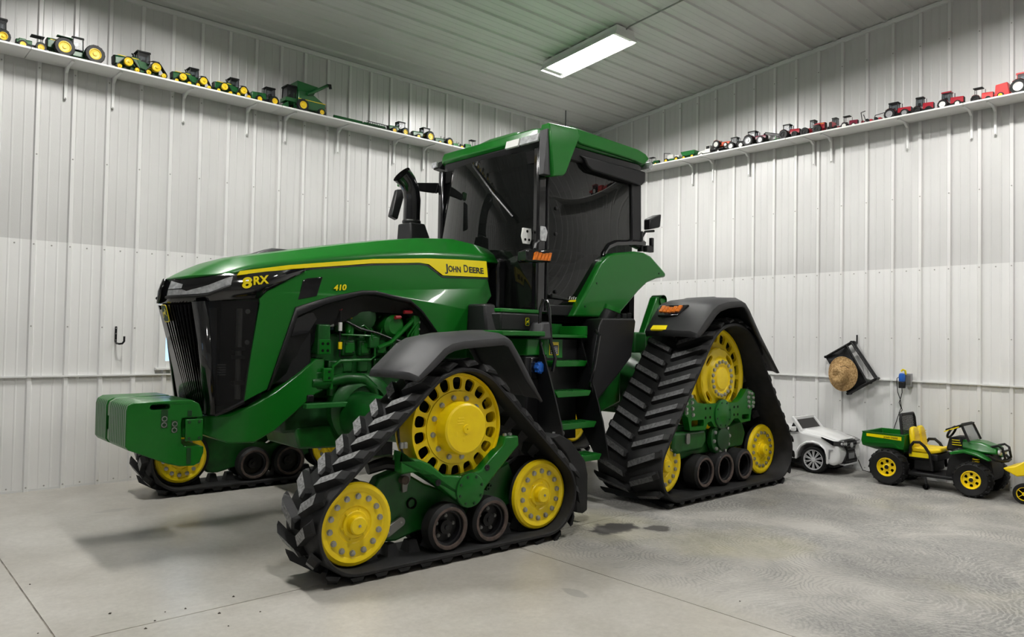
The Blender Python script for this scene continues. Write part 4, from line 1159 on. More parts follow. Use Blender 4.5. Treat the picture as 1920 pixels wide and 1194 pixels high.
# engine dressing: rows of bolts, brackets, lines and looms on the near side
for k in range(12):
    place('bolt', BOLT_G[-1], TR, Matrix.Translation((-6.30+.10*k, YC-.242, 1.53)))
    place('bolt', BOLT_G[-1], TR, Matrix.Translation((-6.30+.10*k, YC-.242, 1.04)))
for k in range(6):
    x = -6.12+.155*k
    MB().tube([(x-.02, YC-.30, 1.50), (x-.03, YC-.34, 1.56), (x+.02, YC-.30, 1.63), (x+.03, YC-.21, 1.66)], .006, 6).build('injector_line', GREEN, TR)
    MB().lathe([(.016, 0), (.016, -.03), (.010, -.034), (.0005, -.034)], (x+.03, YC-.20, 1.70), 'y', 8).build('injector', GREEN_CAST, TR)
    MB().box(x-.045, x+.045, YC-.315, YC-.30, 1.385, 1.475).build('port_flange', GREEN, TR, bevel=.006)
    for dx, dz in ((-.035, .035), (.035, -.035)):
        place('bolt', BOLT_G[-1], TR, Matrix.Translation((x+dx, YC-.315, 1.43+dz)))
MB().box(-6.34, -6.20, YC-.36, YC-.24, 1.20, 1.33).build('fuel_filter_head', GREEN_CAST, TR, bevel=.015)
MB().lathe([(.05, -.16), (.052, -.01), (.05, 0)], (-6.27, YC-.31, 1.20), 'z', 18, cap=True).build('fuel_filter', GREEN, TR)
MB().box(-5.96, -5.86, YC-.36, YC-.26, 1.43, 1.53).build('control_module', GREEN_CAST, TR, bevel=.01)
MB().box(-5.80, -5.62, YC-.38, YC-.24, 1.28, 1.40).build('fuel_pump', GREEN_CAST, TR, bevel=.02)
MB().lathe([(.055, 0), (.055, -.06), (.03, -.075), (.0005, -.075)], (-5.71, YC-.38, 1.34), 'y', 16).build('pump_gear_cover', GREEN, TR)
MB().tube([(-6.20, YC-.34, 1.66), (-6.05, YC-.36, 1.59), (-5.90, YC-.37, 1.56), (-5.72, YC-.38, 1.50), (-5.55, YC-.38, 1.48)], .010, 6).build('wiring_loom', BLACK_METAL, TR)
MB().tube([(-6.30, YC-.30, 1.76), (-6.10, YC-.32, 1.80), (-5.80, YC-.32, 1.80), (-5.55, YC-.34, 1.76)], .030, 10).build('coolant_rail', GREEN_CAST, TR)
MB().box(-6.36, -6.30, YC-.37, YC-.30, 1.60, 1.66).build('sensor_block', STEEL_DULL, TR, bevel=.008)
MB().box(-5.56, -5.40, YC-.43, YC-.30, 1.50, 1.72).build('bulkhead_plate', GREEN, TR, bevel=.01)
for z in (1.545, 1.60, 1.66):
    place('bolt', BOLT_S[-1], TR, Matrix.Translation((-5.50, YC-.43, z)))
MB().box(-6.42, -6.34, YC-.43, YC-.36, 1.16, 1.27).build('hose_bracket', GREEN, TR, bevel=.008)
for z in (1.19, 1.24):
    MB().lathe([(.011, 0), (.011, -.002), (.0005, -.002)], (-6.37, YC-.43, z), 'y', 10).build('bracket_hole', DARK_IN, TR)

# ---------------------------------------------------------------- fenders
def fender(name, prof, y_in, y_out, skirt, sweep, material, crease=.07, thick=.02, out=-1, extra=()):
    """prof: (x,z) of the top line from front to rear; outboard edge rolls over into a skirt"""
    rows = []
    n = len(prof)
    for i, (x, z) in enumerate(prof):
        a = prof[max(i-1, 0)]; b = prof[min(i+1, n-1)]
        d = Vector((b[0]-a[0], b[1]-a[1])).normalized(); nx, nz = -d.y, d.x    # outward normal in the xz plane
        w = y_out - y_in
        r = []
        for f, drop in ((0, -skirt[i]*.55), (0, 0), (.25, .012), (.30, .020), (.55, .020), (.60, .012), (1-crease/abs(w), 0), (1, -.035), (1.02, -skirt[i])):
            r.append((x + nx*drop + (sweep*(1-min(f, 1))*max(0, 1-i/(n-1)*1.3)), y_in + w*f, z + nz*drop))
        rows.append(r)
    o = MB().grid(rows).build(name, material, TR, smooth=28)
    md = o.modifiers.new('solid', 'SOLIDIFY'); md.thickness = thick; md.offset = -1
    return o
FP = [(-6.535,1.255),(-6.52,1.30),(-6.44,1.37),(-6.31,1.485),(-6.23,1.525),(-6.12,1.545),(-5.75,1.572),(-5.66,1.54),(-5.58,1.44),(-5.46,1.27),(-5.33,1.09)]
FS = [.02,.06,.075,.08,.085,.085,.085,.085,.085,.08,.05]
def front_fender(s):
    pr = FP
    yi, yo = YC + s*1.30, YC + s*1.845
    o = fender('front_fender', pr, yi, yo, FS, 0, GREY_PLASTIC)
    # bracket that carries it
    MB().tube([(-5.95, YC+s*1.15, 1.02), (-5.95, YC+s*1.22, 1.40), (-5.95, YC+s*1.45, 1.50)], .035, 8).build('fender_bracket', GREEN, TR)
    MB().box(-6.2, -5.7, YC+min(s*1.28, s*1.36), YC+max(s*1.28, s*1.36), 1.36, 1.50).build('fender_mount', GREEN, TR, bevel=.02)
    # mud flap behind the track
    MB().prism([(-5.02,.74),(-4.93,.76),(-4.80,.70),(-4.62,.52),(-4.585,.40),(-4.585,.10),(-4.64,.08),(-4.72,.10),(-4.74,.42),(-4.86,.60)], 'y', YC+s*1.35, YC+s*1.62).build('mud_flap', RUBBER, TR, bevel=.01)
    return o
front_fender(-1); front_fender(1)
RP = [(-3.405,1.575),(-3.395,1.63),(-3.27,1.745),(-3.13,1.865),(-3.03,1.92),(-2.85,1.96),(-2.60,1.98),(-2.51,1.955),(-2.42,1.88),(-2.2,1.63),(-1.83,1.24)]
RS = [.02,.08,.10,.10,.10,.095,.09,.09,.09,.09,.04]
def rear_fender(s):
    o = fender('rear_fender', RP, YC+s*1.12, YC+s*1.86, RS, .23, FENDER_DARK)
    MB().tube([(-2.9, YC+s*.95, 1.35), (-2.9, YC+s*1.05, 1.75), (-2.9, YC+s*1.3, 1.9)], .04, 8).build('fender_bracket', GREEN, TR)
    # amber marker lamp and yellow reflector on the front face
    def fp(x, z, y): return (x, y, z)
    u = Vector((-.74, 0, -.67)); 
    c = Vector((-3.118, YC+s*1.39, 1.822))
    lamp = MB()
    ud = Vector((.72, 0, .69)).normalized(); nn = Vector((-.69, 0, .72))
    def quad(cx, w0, w1, a, b, d):
        m = MB(); p = []
        for t in (0, d):
            for (yy, q) in ((-w0, a), (w0, a), (w1, b), (-w1, b)):
                p.append(cx + Vector((0, yy, 0)) + ud*q + nn*t)
        return m.add(p, [(0,1,2,3),(7,6,5,4),(0,4,5,1),(1,5,6,2),(2,6,7,3),(3,7,4,0)])
    quad(c, .12, .18, -.08, .08, .03).build('lamp_recess', BLACK_GLOSS, TR, bevel=.01)
    for k in range(5):
        quad(c + Vector((0, (k-2)*.05, 0)), .018, .022, -.045 + .006*abs(k-2), .03+.012*abs(k-2), .045).build('marker_lamp', AMBER, TR, bevel=.004)
    c2 = Vector((-3.262, YC+s*1.405, 1.652))
    quad(c2, .14, .14, -.03, .03, .02).build('reflector_strip', YELLOW_DECAL, TR)
    return o
rear_fender(-1); rear_fender(1)

# ---------------------------------------------------------------- cab
XF, XR = -4.36, -2.90                  # front and rear pillars
YN, YF = YC-.77, YC+.77
def cab_side(s):
    y = YC + s*.77
    def yy(d): return y + s*d
    a, b = sorted((yy(-.05), yy(.03)))
    MB().box(-4.43, -4.27, a, b, 1.77, 3.36).build('front_pillar', BLACK_GLOSS, TR, bevel=.02)
    MB().prism([(-3.02,2.56),(-2.84,2.52),(-2.86,3.36),(-3.03,3.36)], 'y', yy(-.06), yy(.02)).build('rear_pillar', BLACK, TR, bevel=.02)
    MB().tube([(-4.31, yy(.035), 1.80), (-4.31, yy(.035), 3.32)], .012, 6).build('pillar_seal', BLACK_METAL, TR)
    door = [(-4.27,3.30),(-3.03,3.30),(-3.0,2.60),(-3.30,2.53),(-3.44,2.46),(-3.50,2.33),(-3.60,2.18),(-3.82,1.87),(-4.26,1.85)]
    zs_ = [1.855+.0723*i for i in range(21)]
    def xr(z):
        e = [(1.85,-3.83),(1.87,-3.82),(2.18,-3.60),(2.33,-3.50),(2.46,-3.44),(2.53,-3.30),(2.60,-3.0),(3.31,-3.03)]
        for (a, p), (b, q) in zip(e, e[1:]):
            if a <= z <= b: return p+(q-p)*(z-a)/(b-a)
        return -3.03
    MB().grid([[(-4.262+(xr(z)+4.262)*k/16, yy(.004 + .03*math.sin(math.pi*min(1, (k/16)*(xr(z)+4.262)/1.25))*math.sin(math.pi*(z-1.85)/1.46)), z) for k in range(17)] for z in zs_]).build('door_glass', CAB_GLASS, TR, smooth=80)
    # door frame bars
    MB().prism([(-4.28,1.76),(-3.88,1.76),(-3.80,1.87),(-4.28,1.86)], 'y', yy(-.03), yy(.025)).build('door_sill', BLACK, TR, bevel=.008)
    MB().tube([(x, yy(.014), z) for x, z in door[1:8]], .014, 6).build('door_seal', BLACK_METAL, TR)
    # arched lip over the green fender
    lip = [(-3.50,2.335),(-3.49,2.44),(-3.42,2.52),(-3.30,2.565),(-3.0,2.60),(-2.82,2.61)]
    m = MB(); rr = []
    for i, (x, z) in enumerate(lip):
        rr.append([(x, yy(-.02), z-.045), (x, yy(.055), z-.045), (x, yy(.06), z-.01), (x, yy(.03), z+.012), (x, yy(-.02), z+.012)])
    m.loft(rr).build('wheel_arch_lip', BLACK_GLOSS, TR, smooth=40)
    # green wheel-arch fender
    gf = [(-4.0,1.755),(-3.80,2.02),(-3.60,2.31),(-3.50,2.385),(-3.36,2.435),(-3.05,2.478),(-2.90,2.477),(-2.78,2.45),(-2.51,2.285),(-2.51,2.238),(-2.66,2.215),(-2.84,2.155),(-2.98,2.06),(-3.12,1.945),(-3.25,1.84),(-3.36,1.76)]
    fe = MB().prism(gf, 'y', yy(.10), yy(-.42)).build('cab_fender', GREEN, TR, bevel=.035, seg=3)
    if s < 0:
        for x, z in ((-3.83,1.86),(-3.66,2.10),(-2.64,2.27)):
            place('bolt', BOLT_G[-1], fe, Matrix.Translation((x, yy(.10), z)))
cab_side(-1); cab_side(1)
# bowed windscreen
ws = []
for i in range(13):
    t = -1 + 2*i/12
    x = XF - .03 - .15*(1-t*t)
    ws.append((x, YC+.755*t))
MB().grid([[(x+.0, y, 1.80) for x, y in ws], [(x-.02, y, 2.6) for x, y in ws], [(x+.05, y, 3.34) for x, y in ws]]).build('windscreen', CAB_GLASS, TR, smooth=60)
MB().grid([[(-2.90, YC-.7, 2.0), (-2.86, YC, 2.0), (-2.90, YC+.7, 2.0)], [(-2.90, YC-.7, 3.3), (-2.86, YC, 3.3), (-2.90, YC+.7, 3.3)]]).build('rear_window', CAB_GLASS, TR)
MB().box(-4.5, -2.9, YC-.74, YC+.74, 1.70, 1.80).build('cab_floor', DARK_IN, TR)
MB().box(-4.62, -4.5, YC-.45, YC+.45, 1.5, 2.30).build('firewall', BLACK_GLOSS, TR, bevel=.03)
MB().box(-2.98, -2.90, YC-.74, YC+.74, 1.75, 2.1).build('cab_rear_panel', DARK_IN, TR)
# interior
SEAT = mat('seat_fabric', (.05, .05, .045), .9)
MB().box(-3.75, -3.25, YC-.27, YC+.27, 2.20, 2.34).build('seat_cushion', SEAT, TR, bevel=.05, seg=3)
MB().loft([[(-3.32, YC-.26, 2.30), (-3.20, YC-.26, 2.30), (-3.20, YC+.26, 2.30), (-3.32, YC+.26, 2.30)], [(-3.20, YC-.25, 2.95), (-3.08, YC-.25, 2.95), (-3.08, YC+.25, 2.95), (-3.20, YC+.25, 2.95)]]).build('seat_back', SEAT, TR, bevel=.05, seg=3)
MB().box(-3.65, -3.3, YC-.2, YC+.2, 1.80, 2.2).build('seat_base', DARK_IN, TR)
MB().tube([(-4.22, YC, 1.8), (-4.10, YC, 2.35)], .04, 8).build('steering_column', BLACK, TR)
MB().tube([(-4.08+.06*math.cos(a)*.5, YC+.20*math.sin(a), 2.38+.20*math.cos(a)*.5) for a in [i*math.pi/12 for i in range(25)]], .014, 6).build('steering_wheel', BLACK, TR)
MB().box(-3.85, -3.4, YC-.48, YC-.32, 2.34, 2.46).build('armrest_console', BLACK, TR, bevel=.03)
# roof
def roof_ring(x0, x1, w, z0, zs=0.0, cut=.16):
    pts = [(x0+.02, -w+cut), (x0+.10, -w+.02), (x0+.22, -w), (x1-.18, -w), (x1-.03, -w+.07), (x1, -w+.20), (x1, w-.20), (x1-.03, w-.07), (x1-.18, w), (x0+.22, w), (x0+.10, w-.02), (x0+.02, w-cut)]
    return [(x, YC+y, z0 + zs*(x-x0)) for x, y in pts]
rf = MB().loft([roof_ring(-4.42, -2.80, .84, 3.425), roof_ring(-4.45, -2.77, .87, 3.46), roof_ring(-4.44, -2.80, .865, 3.54), roof_ring(-4.32, -2.95, .78, 3.585), roof_ring(-4.05, -3.2, .5, 3.61)]).build('roof', GREEN, TR, bevel=.01, smooth=30)
# black under-roof housing
MB().loft([roof_ring(-4.40, -2.83, .80, 3.30), roof_ring(-4.44, -2.80, .845, 3.425)]).build('roof_liner', BLACK, TR, bevel=.012)
MB().prism([(-3.83,3.33),(-3.79,3.27),(-3.72,3.235),(-2.92,3.20),(-2.86,3.25),(-2.86,3.36),(-3.9,3.36)], 'y', YC-.845, YC-.76).build('door_header', BLACK, TR, bevel=.015)
# side edge of the roof, bright green blade
for s in (-1, 1):
    MB().prism([(-4.10,3.60),(-3.95,3.592),(-3.05,3.56),(-2.93,3.535),(-2.86,3.49),(-2.95,3.415),(-3.10,3.435),(-3.95,3.452),(-4.10,3.50)], 'y', YC+s*.80, YC+s*.895).build('roof_blade', GREEN, TR, bevel=.012)
# corner wedge on the near side
wedge = MB().loft([[(-4.42, YC-.92, 3.56), (-4.40, YC-.80, 3.57), (-4.05, YC-.80, 3.60), (-4.03, YC-.92, 3.58)],
                   [(-4.43, YC-.945, 3.48), (-4.43, YC-.80, 3.48), (-4.06, YC-.80, 3.50), (-4.02, YC-.945, 3.50)],
                   [(-4.38, YC-.945, 3.09), (-4.40, YC-.83, 3.09), (-4.22, YC-.83, 3.12), (-4.20, YC-.945, 3.12)],
                   [(-4.37, YC-.93, 3.055), (-4.39, YC-.84, 3.06), (-4.25, YC-.84, 3.09), (-4.23, YC-.93, 3.085)]]).build('roof_corner_cover', GREEN, TR, bevel=.012)
MB().loft([[(-4.445, YC-.925, 3.50), (-4.445, YC-.82, 3.50), (-4.42, YC-.82, 3.50), (-4.42, YC-.925, 3.50)], [(-4.47, YC-.91, 3.07), (-4.47, YC-.84, 3.07), (-4.37, YC-.84, 3.07), (-4.37, YC-.91, 3.07)]]).build('corner_cover_edge', GREY_PLASTIC, TR, bevel=.005)
# front roof lamps
for (y0, y1, mt, nm) in ((YC-.55, YC-.36, LABEL_WHITE, 'roof_plate'), (YC-.82, YC-.57, LENS, 'roof_lamp')):
    MB().prism([(-4.475,3.40),(-4.455,3.39),(-4.435,3.47),(-4.455,3.475)], 'y', y0, y1).build(nm, mt, TR, bevel=.004)
for s in (-1, 1):
    y = YC+s*.80
    MB().loft([[(-2.82, y-.06, 3.40), (-2.82, y+.06, 3.40), (-2.80, y+.06, 3.48), (-2.80, y-.06, 3.48)], [(-2.76, y-.05, 3.39), (-2.76, y+.05, 3.39), (-2.74, y+.05, 3.46), (-2.74, y-.05, 3.46)]]).build('rear_work_lamp', LENS, TR, bevel=.005)
MB().loft([[(-4.42, YC+.80, 3.40), (-4.42, YC+.92, 3.40), (-4.34, YC+.92, 3.50), (-4.34, YC+.80, 3.50)], [(-4.30, YC+.80, 3.39), (-4.28, YC+.94, 3.39), (-4.2, YC+.92, 3.52), (-4.2, YC+.80, 3.52)]]).build('corner_lamp_housing', BLACK, TR, bevel=.01)
MB().box(-4.445, -4.42, YC+.815, YC+.905, 3.41, 3.47).build('corner_lamp', LENS, TR, bevel=.005)
# receiver on the roof front, antenna
MB().loft([[(-4.30, YC-.30, 3.585), (-3.95, YC-.30, 3.60), (-3.95, YC+.30, 3.60), (-4.30, YC+.30, 3.585)], [(-4.20, YC-.22, 3.65), (-4.0, YC-.22, 3.66), (-4.0, YC+.22, 3.66), (-4.20, YC+.22, 3.65)]]).build('roof_receiver', GREEN, TR, bevel=.02)
MB().tube([(-3.66, YC-.40, 3.59), (-3.66, YC-.40, 3.95)], .006, 6).build('antenna', BLACK_METAL, TR)
# wiper and sun visor seen through the glass
MB().tube([(-4.50, YC+.10, 3.30), (-4.56, YC-.30, 2.95), (-4.52, YC-.55, 2.70)], .012, 6).build('wiper', BLACK_METAL, TR)
MB().box(-4.40, -4.25, YC-.7, YC+.7, 3.22, 3.34).build('sun_visor', DARK_IN, TR)
# marker lamp, work lamps on the near pillar
MB().loft([[(-4.62, YC-.86, 2.24), (-4.60, YC-.70, 2.24), (-4.60, YC-.70, 2.36), (-4.62, YC-.86, 2.36)], [(-4.36, YC-.93, 2.25), (-4.34, YC-.77, 2.25), (-4.34, YC-.77, 2.37), (-4.36, YC-.93, 2.37)]]).build('marker_housing', BLACK_GLOSS, TR, bevel=.02)
for k in range(5):
    x = -4.545 + .036*k
    MB().loft([[(x-.016, YC-.895-.008*k, 2.262), (x+.014, YC-.90-.008*k, 2.262), (x+.014, YC-.88-.008*k, 2.262), (x-.016, YC-.87-.008*k, 2.262)], [(x-.004, YC-.905-.008*k, 2.325+.006*abs(k-2)), (x+.026, YC-.91-.008*k, 2.325+.006*abs(k-2)), (x+.026, YC-.885-.008*k, 2.325), (x-.004, YC-.88-.008*k, 2.325)]]).build('turn_signal', AMBER, TR)
pm = MB().prism([(-4.545,2.50),(-4.52,2.43),(-4.44,2.43),(-4.415,2.50),(-4.43,2.58),(-4.53,2.58)], 'y', YC-.71, YC-.69).build('mount_plate_white', LABEL_WHITE, TR, bevel=.003)
pm.location.x -= .0
for dx, dz in ((-.48, 2.55), (-.505, 2.47), (-.455, 2.47)):
    MB().lathe([(.013, 0), (.013, -.003), (.0005, -.003)], (-4+dx, YC-.71, dz), 'y', 10).build('plate_hole', DARK_IN, pm)
MB().prism([(-4.40,2.46),(-4.33,2.46),(-4.31,2.55),(-4.34,2.60),(-4.40,2.60)], 'y', YC-.815, YC-.80).build('reflector_plate', LENS, TR, bevel=.003)
MB().tube([(-4.43, YC-.83, 2.46), (-4.50, YC-.85, 2.42), (-4.52, YC-.86, 2.37)], .012, 6).build('lamp_stalk', BLACK_METAL, TR)
# door handle and the little badge on the glass
MB().loft([[(-4.25, YC-.80, 1.925), (-4.25, YC-.83, 1.925), (-4.25, YC-.83, 1.965), (-4.25, YC-.80, 1.965)], [(-4.0, YC-.80, 1.91), (-4.0, YC-.82, 1.91), (-4.0, YC-.82, 1.925), (-4.0, YC-.80, 1.925)]]).build('door_handle', BLACK, TR, bevel=.006)
bd = MB().prism([(-3.985,1.90),(-3.84,1.905),(-3.82,1.93),(-3.965,1.918)], 'y', YC-.79, YC-.784).build('door_badge', YELLOW_DECAL, TR)
for k in range(4):
    MB().bar((-3.975+.028*k, YC-.79, 1.925), (-3.96+.028*k, YC-.79, 1.955-.006*(k % 2)), .006).build('badge_mark', LABEL_WHITE, TR)
for z in (2.80, 2.55, 1.99):
    MB().lathe([(.018, 0), (.016, -.01), (.0005, -.012)], (-4.17 if z > 2.1 else -4.16, YC-.784, z), 'y', 12).build('hinge_stud', BLACK_METAL, TR)
# rear work lamp and camera on the near side
m = MB().tube([(-2.86, YC-.78, 2.62), (-2.80, YC-.80, 2.72), (-2.66, YC-.81, 2.74)], .014, 6).build('lamp_arm', BLACK_METAL, TR)
MB().loft([[(-2.78, YC-.85, 2.74), (-2.78, YC-.76, 2.74), (-2.78, YC-.76, 2.86), (-2.78, YC-.85, 2.86)], [(-2.62, YC-.87, 2.78), (-2.62, YC-.74, 2.78), (-2.60, YC-.74, 2.93), (-2.60, YC-.87, 2.93)]]).build('rear_side_lamp', BLACK, TR, bevel=.015)
MB().box(-2.80, -2.68, YC-.83, YC-.77, 2.50, 2.57).box(-2.72, -2.68, YC-.83, YC-.79, 2.57, 2.66).build('lamp_foot', BLACK, TR, bevel=.006)
MB().box(-2.86, -2.83, YC-.80, YC-.74, 2.50, 2.72).build('lamp_post', BLACK_METAL, TR, bevel=.005)
# exhaust stack on the far side of the bonnet
EX, EY = -5.04, YC+.36
MB().loft([[(-5.16, EY-.14, 2.36), (-4.86, EY-.14, 2.36), (-4.86, EY+.14, 2.36), (-5.16, EY+.14, 2.36)], [(-5.16, EY-.11, 2.66), (-4.98, EY-.11, 2.66), (-4.98, EY+.11, 2.66), (-5.16, EY+.11, 2.66)]]).build('exhaust_shroud', BLACK, TR, bevel=.015)
pts = [(-5.07, EY, 2.55), (-5.07, EY, 2.75), (-5.065, EY, 2.90), (-5.085, EY, 3.0), (-5.13, EY, 3.08), (-5.20, EY, 3.14)]
MB().tube(pts, [.085, .085, .085, .085, .09, .10], 20, cap=False).build('exhaust_pipe', BLACK_GLOSS, TR, smooth=60)
MB().tube(pts[3:], [.07, .075, .085], 20, cap=False).build('exhaust_bore', DARK_IN, TR)
MB().lathe([(.09, 0), (.094, .01), (.094, .02), (.09, .03)], (-5.07, EY, 2.665), 'z', 20).build('exhaust_clamp', BLACK_METAL, TR)
# far mirror on its arm, with a green marker tip
MB().prism([(-4.78,3.20),(-4.30,3.27),(-4.29,3.16),(-4.40,3.14),(-4.74,3.13)], 'y', YC+.90, YC+.94).build('mirror_arm', BLACK, TR, bevel=.012)
MB().loft([[(-4.92, YC+.86, 3.10), (-4.80, YC+.86, 3.12), (-4.80, YC+.92, 3.12), (-4.92, YC+.92, 3.10)], [(-5.01, YC+.82, 2.80), (-4.93, YC+.82, 2.77), (-4.90, YC+.92, 2.77), (-5.0, YC+.92, 2.80)]]).build('mirror_head', BLACK, TR, bevel=.015)
MB().box(-4.86, -4.74, YC+.88, YC+.96, 3.15, 3.235).build('mirror_tip', GREEN, TR, bevel=.008)
MB().tube([(-4.36, YC+.78, 3.30), (-4.40, YC+.84, 3.22), (-4.38, YC+.90, 3.14)], .01, 5).build('mirror_cable', BLACK_METAL, TR)

# ---------------------------------------------------------------- left side: platform, tool box, steps, tank
# battery box ahead of the door
bb = MB().box(-4.98, -4.50, YC-.92, YC-.45, 1.60, 1.76).build('battery_box', BLACK, TR, bevel=.015)
deer(TR, (-4.66, YC-.9215, 1.685), (1, 0, 0), (0, 0, 1), (0, -1, 0), .036, GREEN_DARK, YELLOW_DECAL, 'box_emblem')
MB().box(-4.96, -4.46, YC-.90, YC-.45, 1.765, 1.80).build('box_lid', GREEN, TR, bevel=.008)
MB().loft([[(-5.04, YC-.80, 1.52), (-4.96, YC-.92, 1.52), (-4.96, YC-.5, 1.52), (-5.04, YC-.5, 1.52)], [(-5.02, YC-.74, 1.84), (-4.94, YC-.80, 1.84), (-4.94, YC-.5, 1.84), (-5.02, YC-.5, 1.84)]]).build('rear_hood_seal', BLACK, TR, bevel=.02)
MB().box(-5.12, -4.60, YC-1.10, YC-.5, 1.555, 1.60).build('walkway', GREEN, TR, bevel=.008)
MB().box(-4.52, -4.02, YC-1.08, YC-.5, 1.545, 1.575).build('platform', GREEN, TR, bevel=.006)
MB().box(-4.05, -4.02, YC-1.08, YC-.5, 1.575, 1.66).build('platform_kick', GREEN, TR, bevel=.004)
MB().box(-4.52, -4.02, YC-.74, YC-.72, 1.575, 1.68).build('platform_back', GREEN_CAST, TR)
MB().loft([[(-4.66, YC-1.09, 1.53), (-4.50, YC-1.09, 1.53), (-4.50, YC-.9, 1.53), (-4.66, YC-.9, 1.53)], [(-4.60, YC-1.07, 1.68), (-4.50, YC-1.07, 1.69), (-4.50, YC-.9, 1.69), (-4.60, YC-.9, 1.68)]]).build('step_cap', GREY_PLASTIC, TR, bevel=.015)
# green panel and exhaust-fluid box below
gp = MB().box(-4.76, -4.50, YC-1.03, YC-.6, 1.38, 1.535).build('side_cover', GREEN, TR, bevel=.012)
for k in range(3): MB().box(-4.60, -4.574, YC-1.034, YC-1.029, 1.415+.03*k, 1.441+.03*k).build('decal', LABEL_WHITE, TR)
db = MB().box(-4.76, -4.48, YC-1.02, YC-.55, .72, 1.38).build('fluid_tank', BLACK, TR, bevel=.02)
MB().box(-4.71, -4.57, YC-1.03, YC-1.015, 1.17, 1.36).build('cap_recess', BLACK_GLOSS, TR, bevel=.006)
cp = MB(); cp.lathe([(.042, 0), (.048, -.015), (.048, -.045), (.040, -.058), (.0005, -.06)], (-4.63, YC-1.03, 1.275), 'y', 18)
cpo = cp.build('fluid_cap', BLUE, TR)
for k in range(8):
    a = 2*math.pi*k/8; MB().box(-4.63+.046*math.cos(a)-.008, -4.63+.046*math.cos(a)+.008, YC-1.085, YC-1.04, 1.275+.046*math.sin(a)-.008, 1.275+.046*math.sin(a)+.008).build('cap_grip', BLUE, cpo, bevel=.003)
MB().box(-4.78, -4.5, YC-.98, YC-.5, .45, .74).build('tool_tray', BLACK_METAL, TR, bevel=.02)
# ladder
STEPS = [(-4.50, -4.06, YC-1.12, 1.335), (-4.56, -4.09, YC-1.20, 1.065), (-4.58, -4.10, YC-1.28, .785), (-4.58, -4.14, YC-1.38, .505)]
for x0, x1, y, z in STEPS:
    st = MB().prism([(x0,z-.012),(x0,z),(x1,z),(x1,z-.012),(x1-.03,z-.055),(x0+.03,z-.055)], 'y', y, y+.20).build('step', GREEN, TR, bevel=.006)
    for k in range(4):
        MB().box(x0+.06+.1*k, x0+.12+.1*k, y+.03, y+.16, z, z+.004).build('step_tread', GREEN_CAST, st)
for xo in (-4.60, -4.055):
    MB().add(*(lambda: (
        [(xo+dx, YC-yy-w, z) for dx in (-.008, .008) for (yy, z, w) in ((.80,1.56,.0),(.80,1.56,.22),(1.0,1.06,.22),(1.10,.78,.22),(1.22,.44,.18),(1.22,.44,.03),(1.0,.78,.0),(.9,1.06,.0))],
        [tuple(range(8)), tuple(range(15,7,-1))] + [(i, (i+1) % 8, 8+(i+1) % 8, 8+i) for i in range(8)]))()).build('ladder_side', BLACK_METAL, TR)
MB().box(-4.52, -4.08, YC-1.0, YC-.98, .6, 1.53).build('ladder_back', BLACK, TR)
lab = MB().box(-4.455, -4.335, YC-1.008, YC-1.0, 1.385, 1.505).build('warning_label', YELLOW_DECAL, TR)
MB().box(-4.447, -4.343, YC-1.011, YC-1.007, 1.393, 1.475).build('label_print', BLACK, lab)
for k in range(4): MB().box(-4.438, -4.352, YC-1.0125, YC-1.0105, 1.402+.018*k, 1.408+.018*k).build('label_line', LABEL_WHITE, lab)
MB().box(-4.50, -4.28, YC-1.002, YC-.99, 1.36, 1.53).build('ladder_head_panel', GREEN, TR)
for k in range(3):
    MB().lathe([(.02, 0), (.02, -.03), (.0005, -.032)], (-4.60+.045*k, YC-1.22, .70), 'y', 10).build('ladder_bolt', STEEL_DULL, TR)
# grab rail
MB().tube([(-4.58, YC-1.0, 1.60), (-4.60, YC-1.03, 1.80), (-4.575, YC-1.04, 1.885), (-4.53, YC-1.04, 1.885), (-4.51, YC-1.05, 1.80), (-4.51, YC-1.08, 1.50), (-4.49, YC-1.12, 1.36), (-4.50, YC-1.10, 1.24)], .017, 8).build('grab_rail', BLACK_GLOSS, TR, smooth=60)
# fuel tank
TK = [(-3.99,1.66),(-3.95,1.74),(-3.46,1.75),(-3.44,1.72),(-3.50,1.37),(-3.72,1.18),(-3.99,.97),(-4.06,.97),(-4.09,1.15),(-4.06,1.40)]
rowsT = []
for y, sh, zz in ((YC-.60, .30, .0), (YC-1.14, .03, .0), (YC-1.20, 0, 0)):
    rowsT.append([(x + (sh if x < -3.7 else 0), y, z) for x, z in TK])
MB().loft(rowsT).build('fuel_tank', GREY_PLASTIC if False else BLACK, TR, bevel=.03, seg=3)
MB().tube([(-3.99, YC-1.16, 1.62), (-4.0, YC-1.21, 1.58), (-4.06, YC-1.21, 1.30), (-4.105, YC-1.20, 1.14), (-4.07, YC-1.18, 1.10)], .018, 8).build('tank_rail', BLACK_GLOSS, TR)
MB().tube([(-3.74, YC-1.02, 1.66), (-3.70, YC-1.05, 1.76), (-3.66, YC-1.08, 1.83)], .075, 16).build('filler_neck', BLACK, TR)
MB().tube([(-3.665, YC-1.075, 1.82), (-3.655, YC-1.085, 1.86)], [.088, .085], 16).build('filler_cap', GREEN, TR)
MB().prism([(-3.95,1.30),(-3.50,1.30),(-3.36,1.20),(-3.36,.90),(-3.70,.80),(-3.95,.85)], 'y', YC-.95, YC-.40).build('tank_cradle', GREEN_CAST, TR, bevel=.02)
# things under and behind the cab
MB().box(-4.5, -2.9, YC-.62, YC+.62, 1.45, 1.72).build('cab_underbody', DARK_IN, TR)
MB().box(-4.7, -4.1, YC-.7, YC-.35, .55, 1.4).build('hydraulic_tank', DARK_IN, TR)
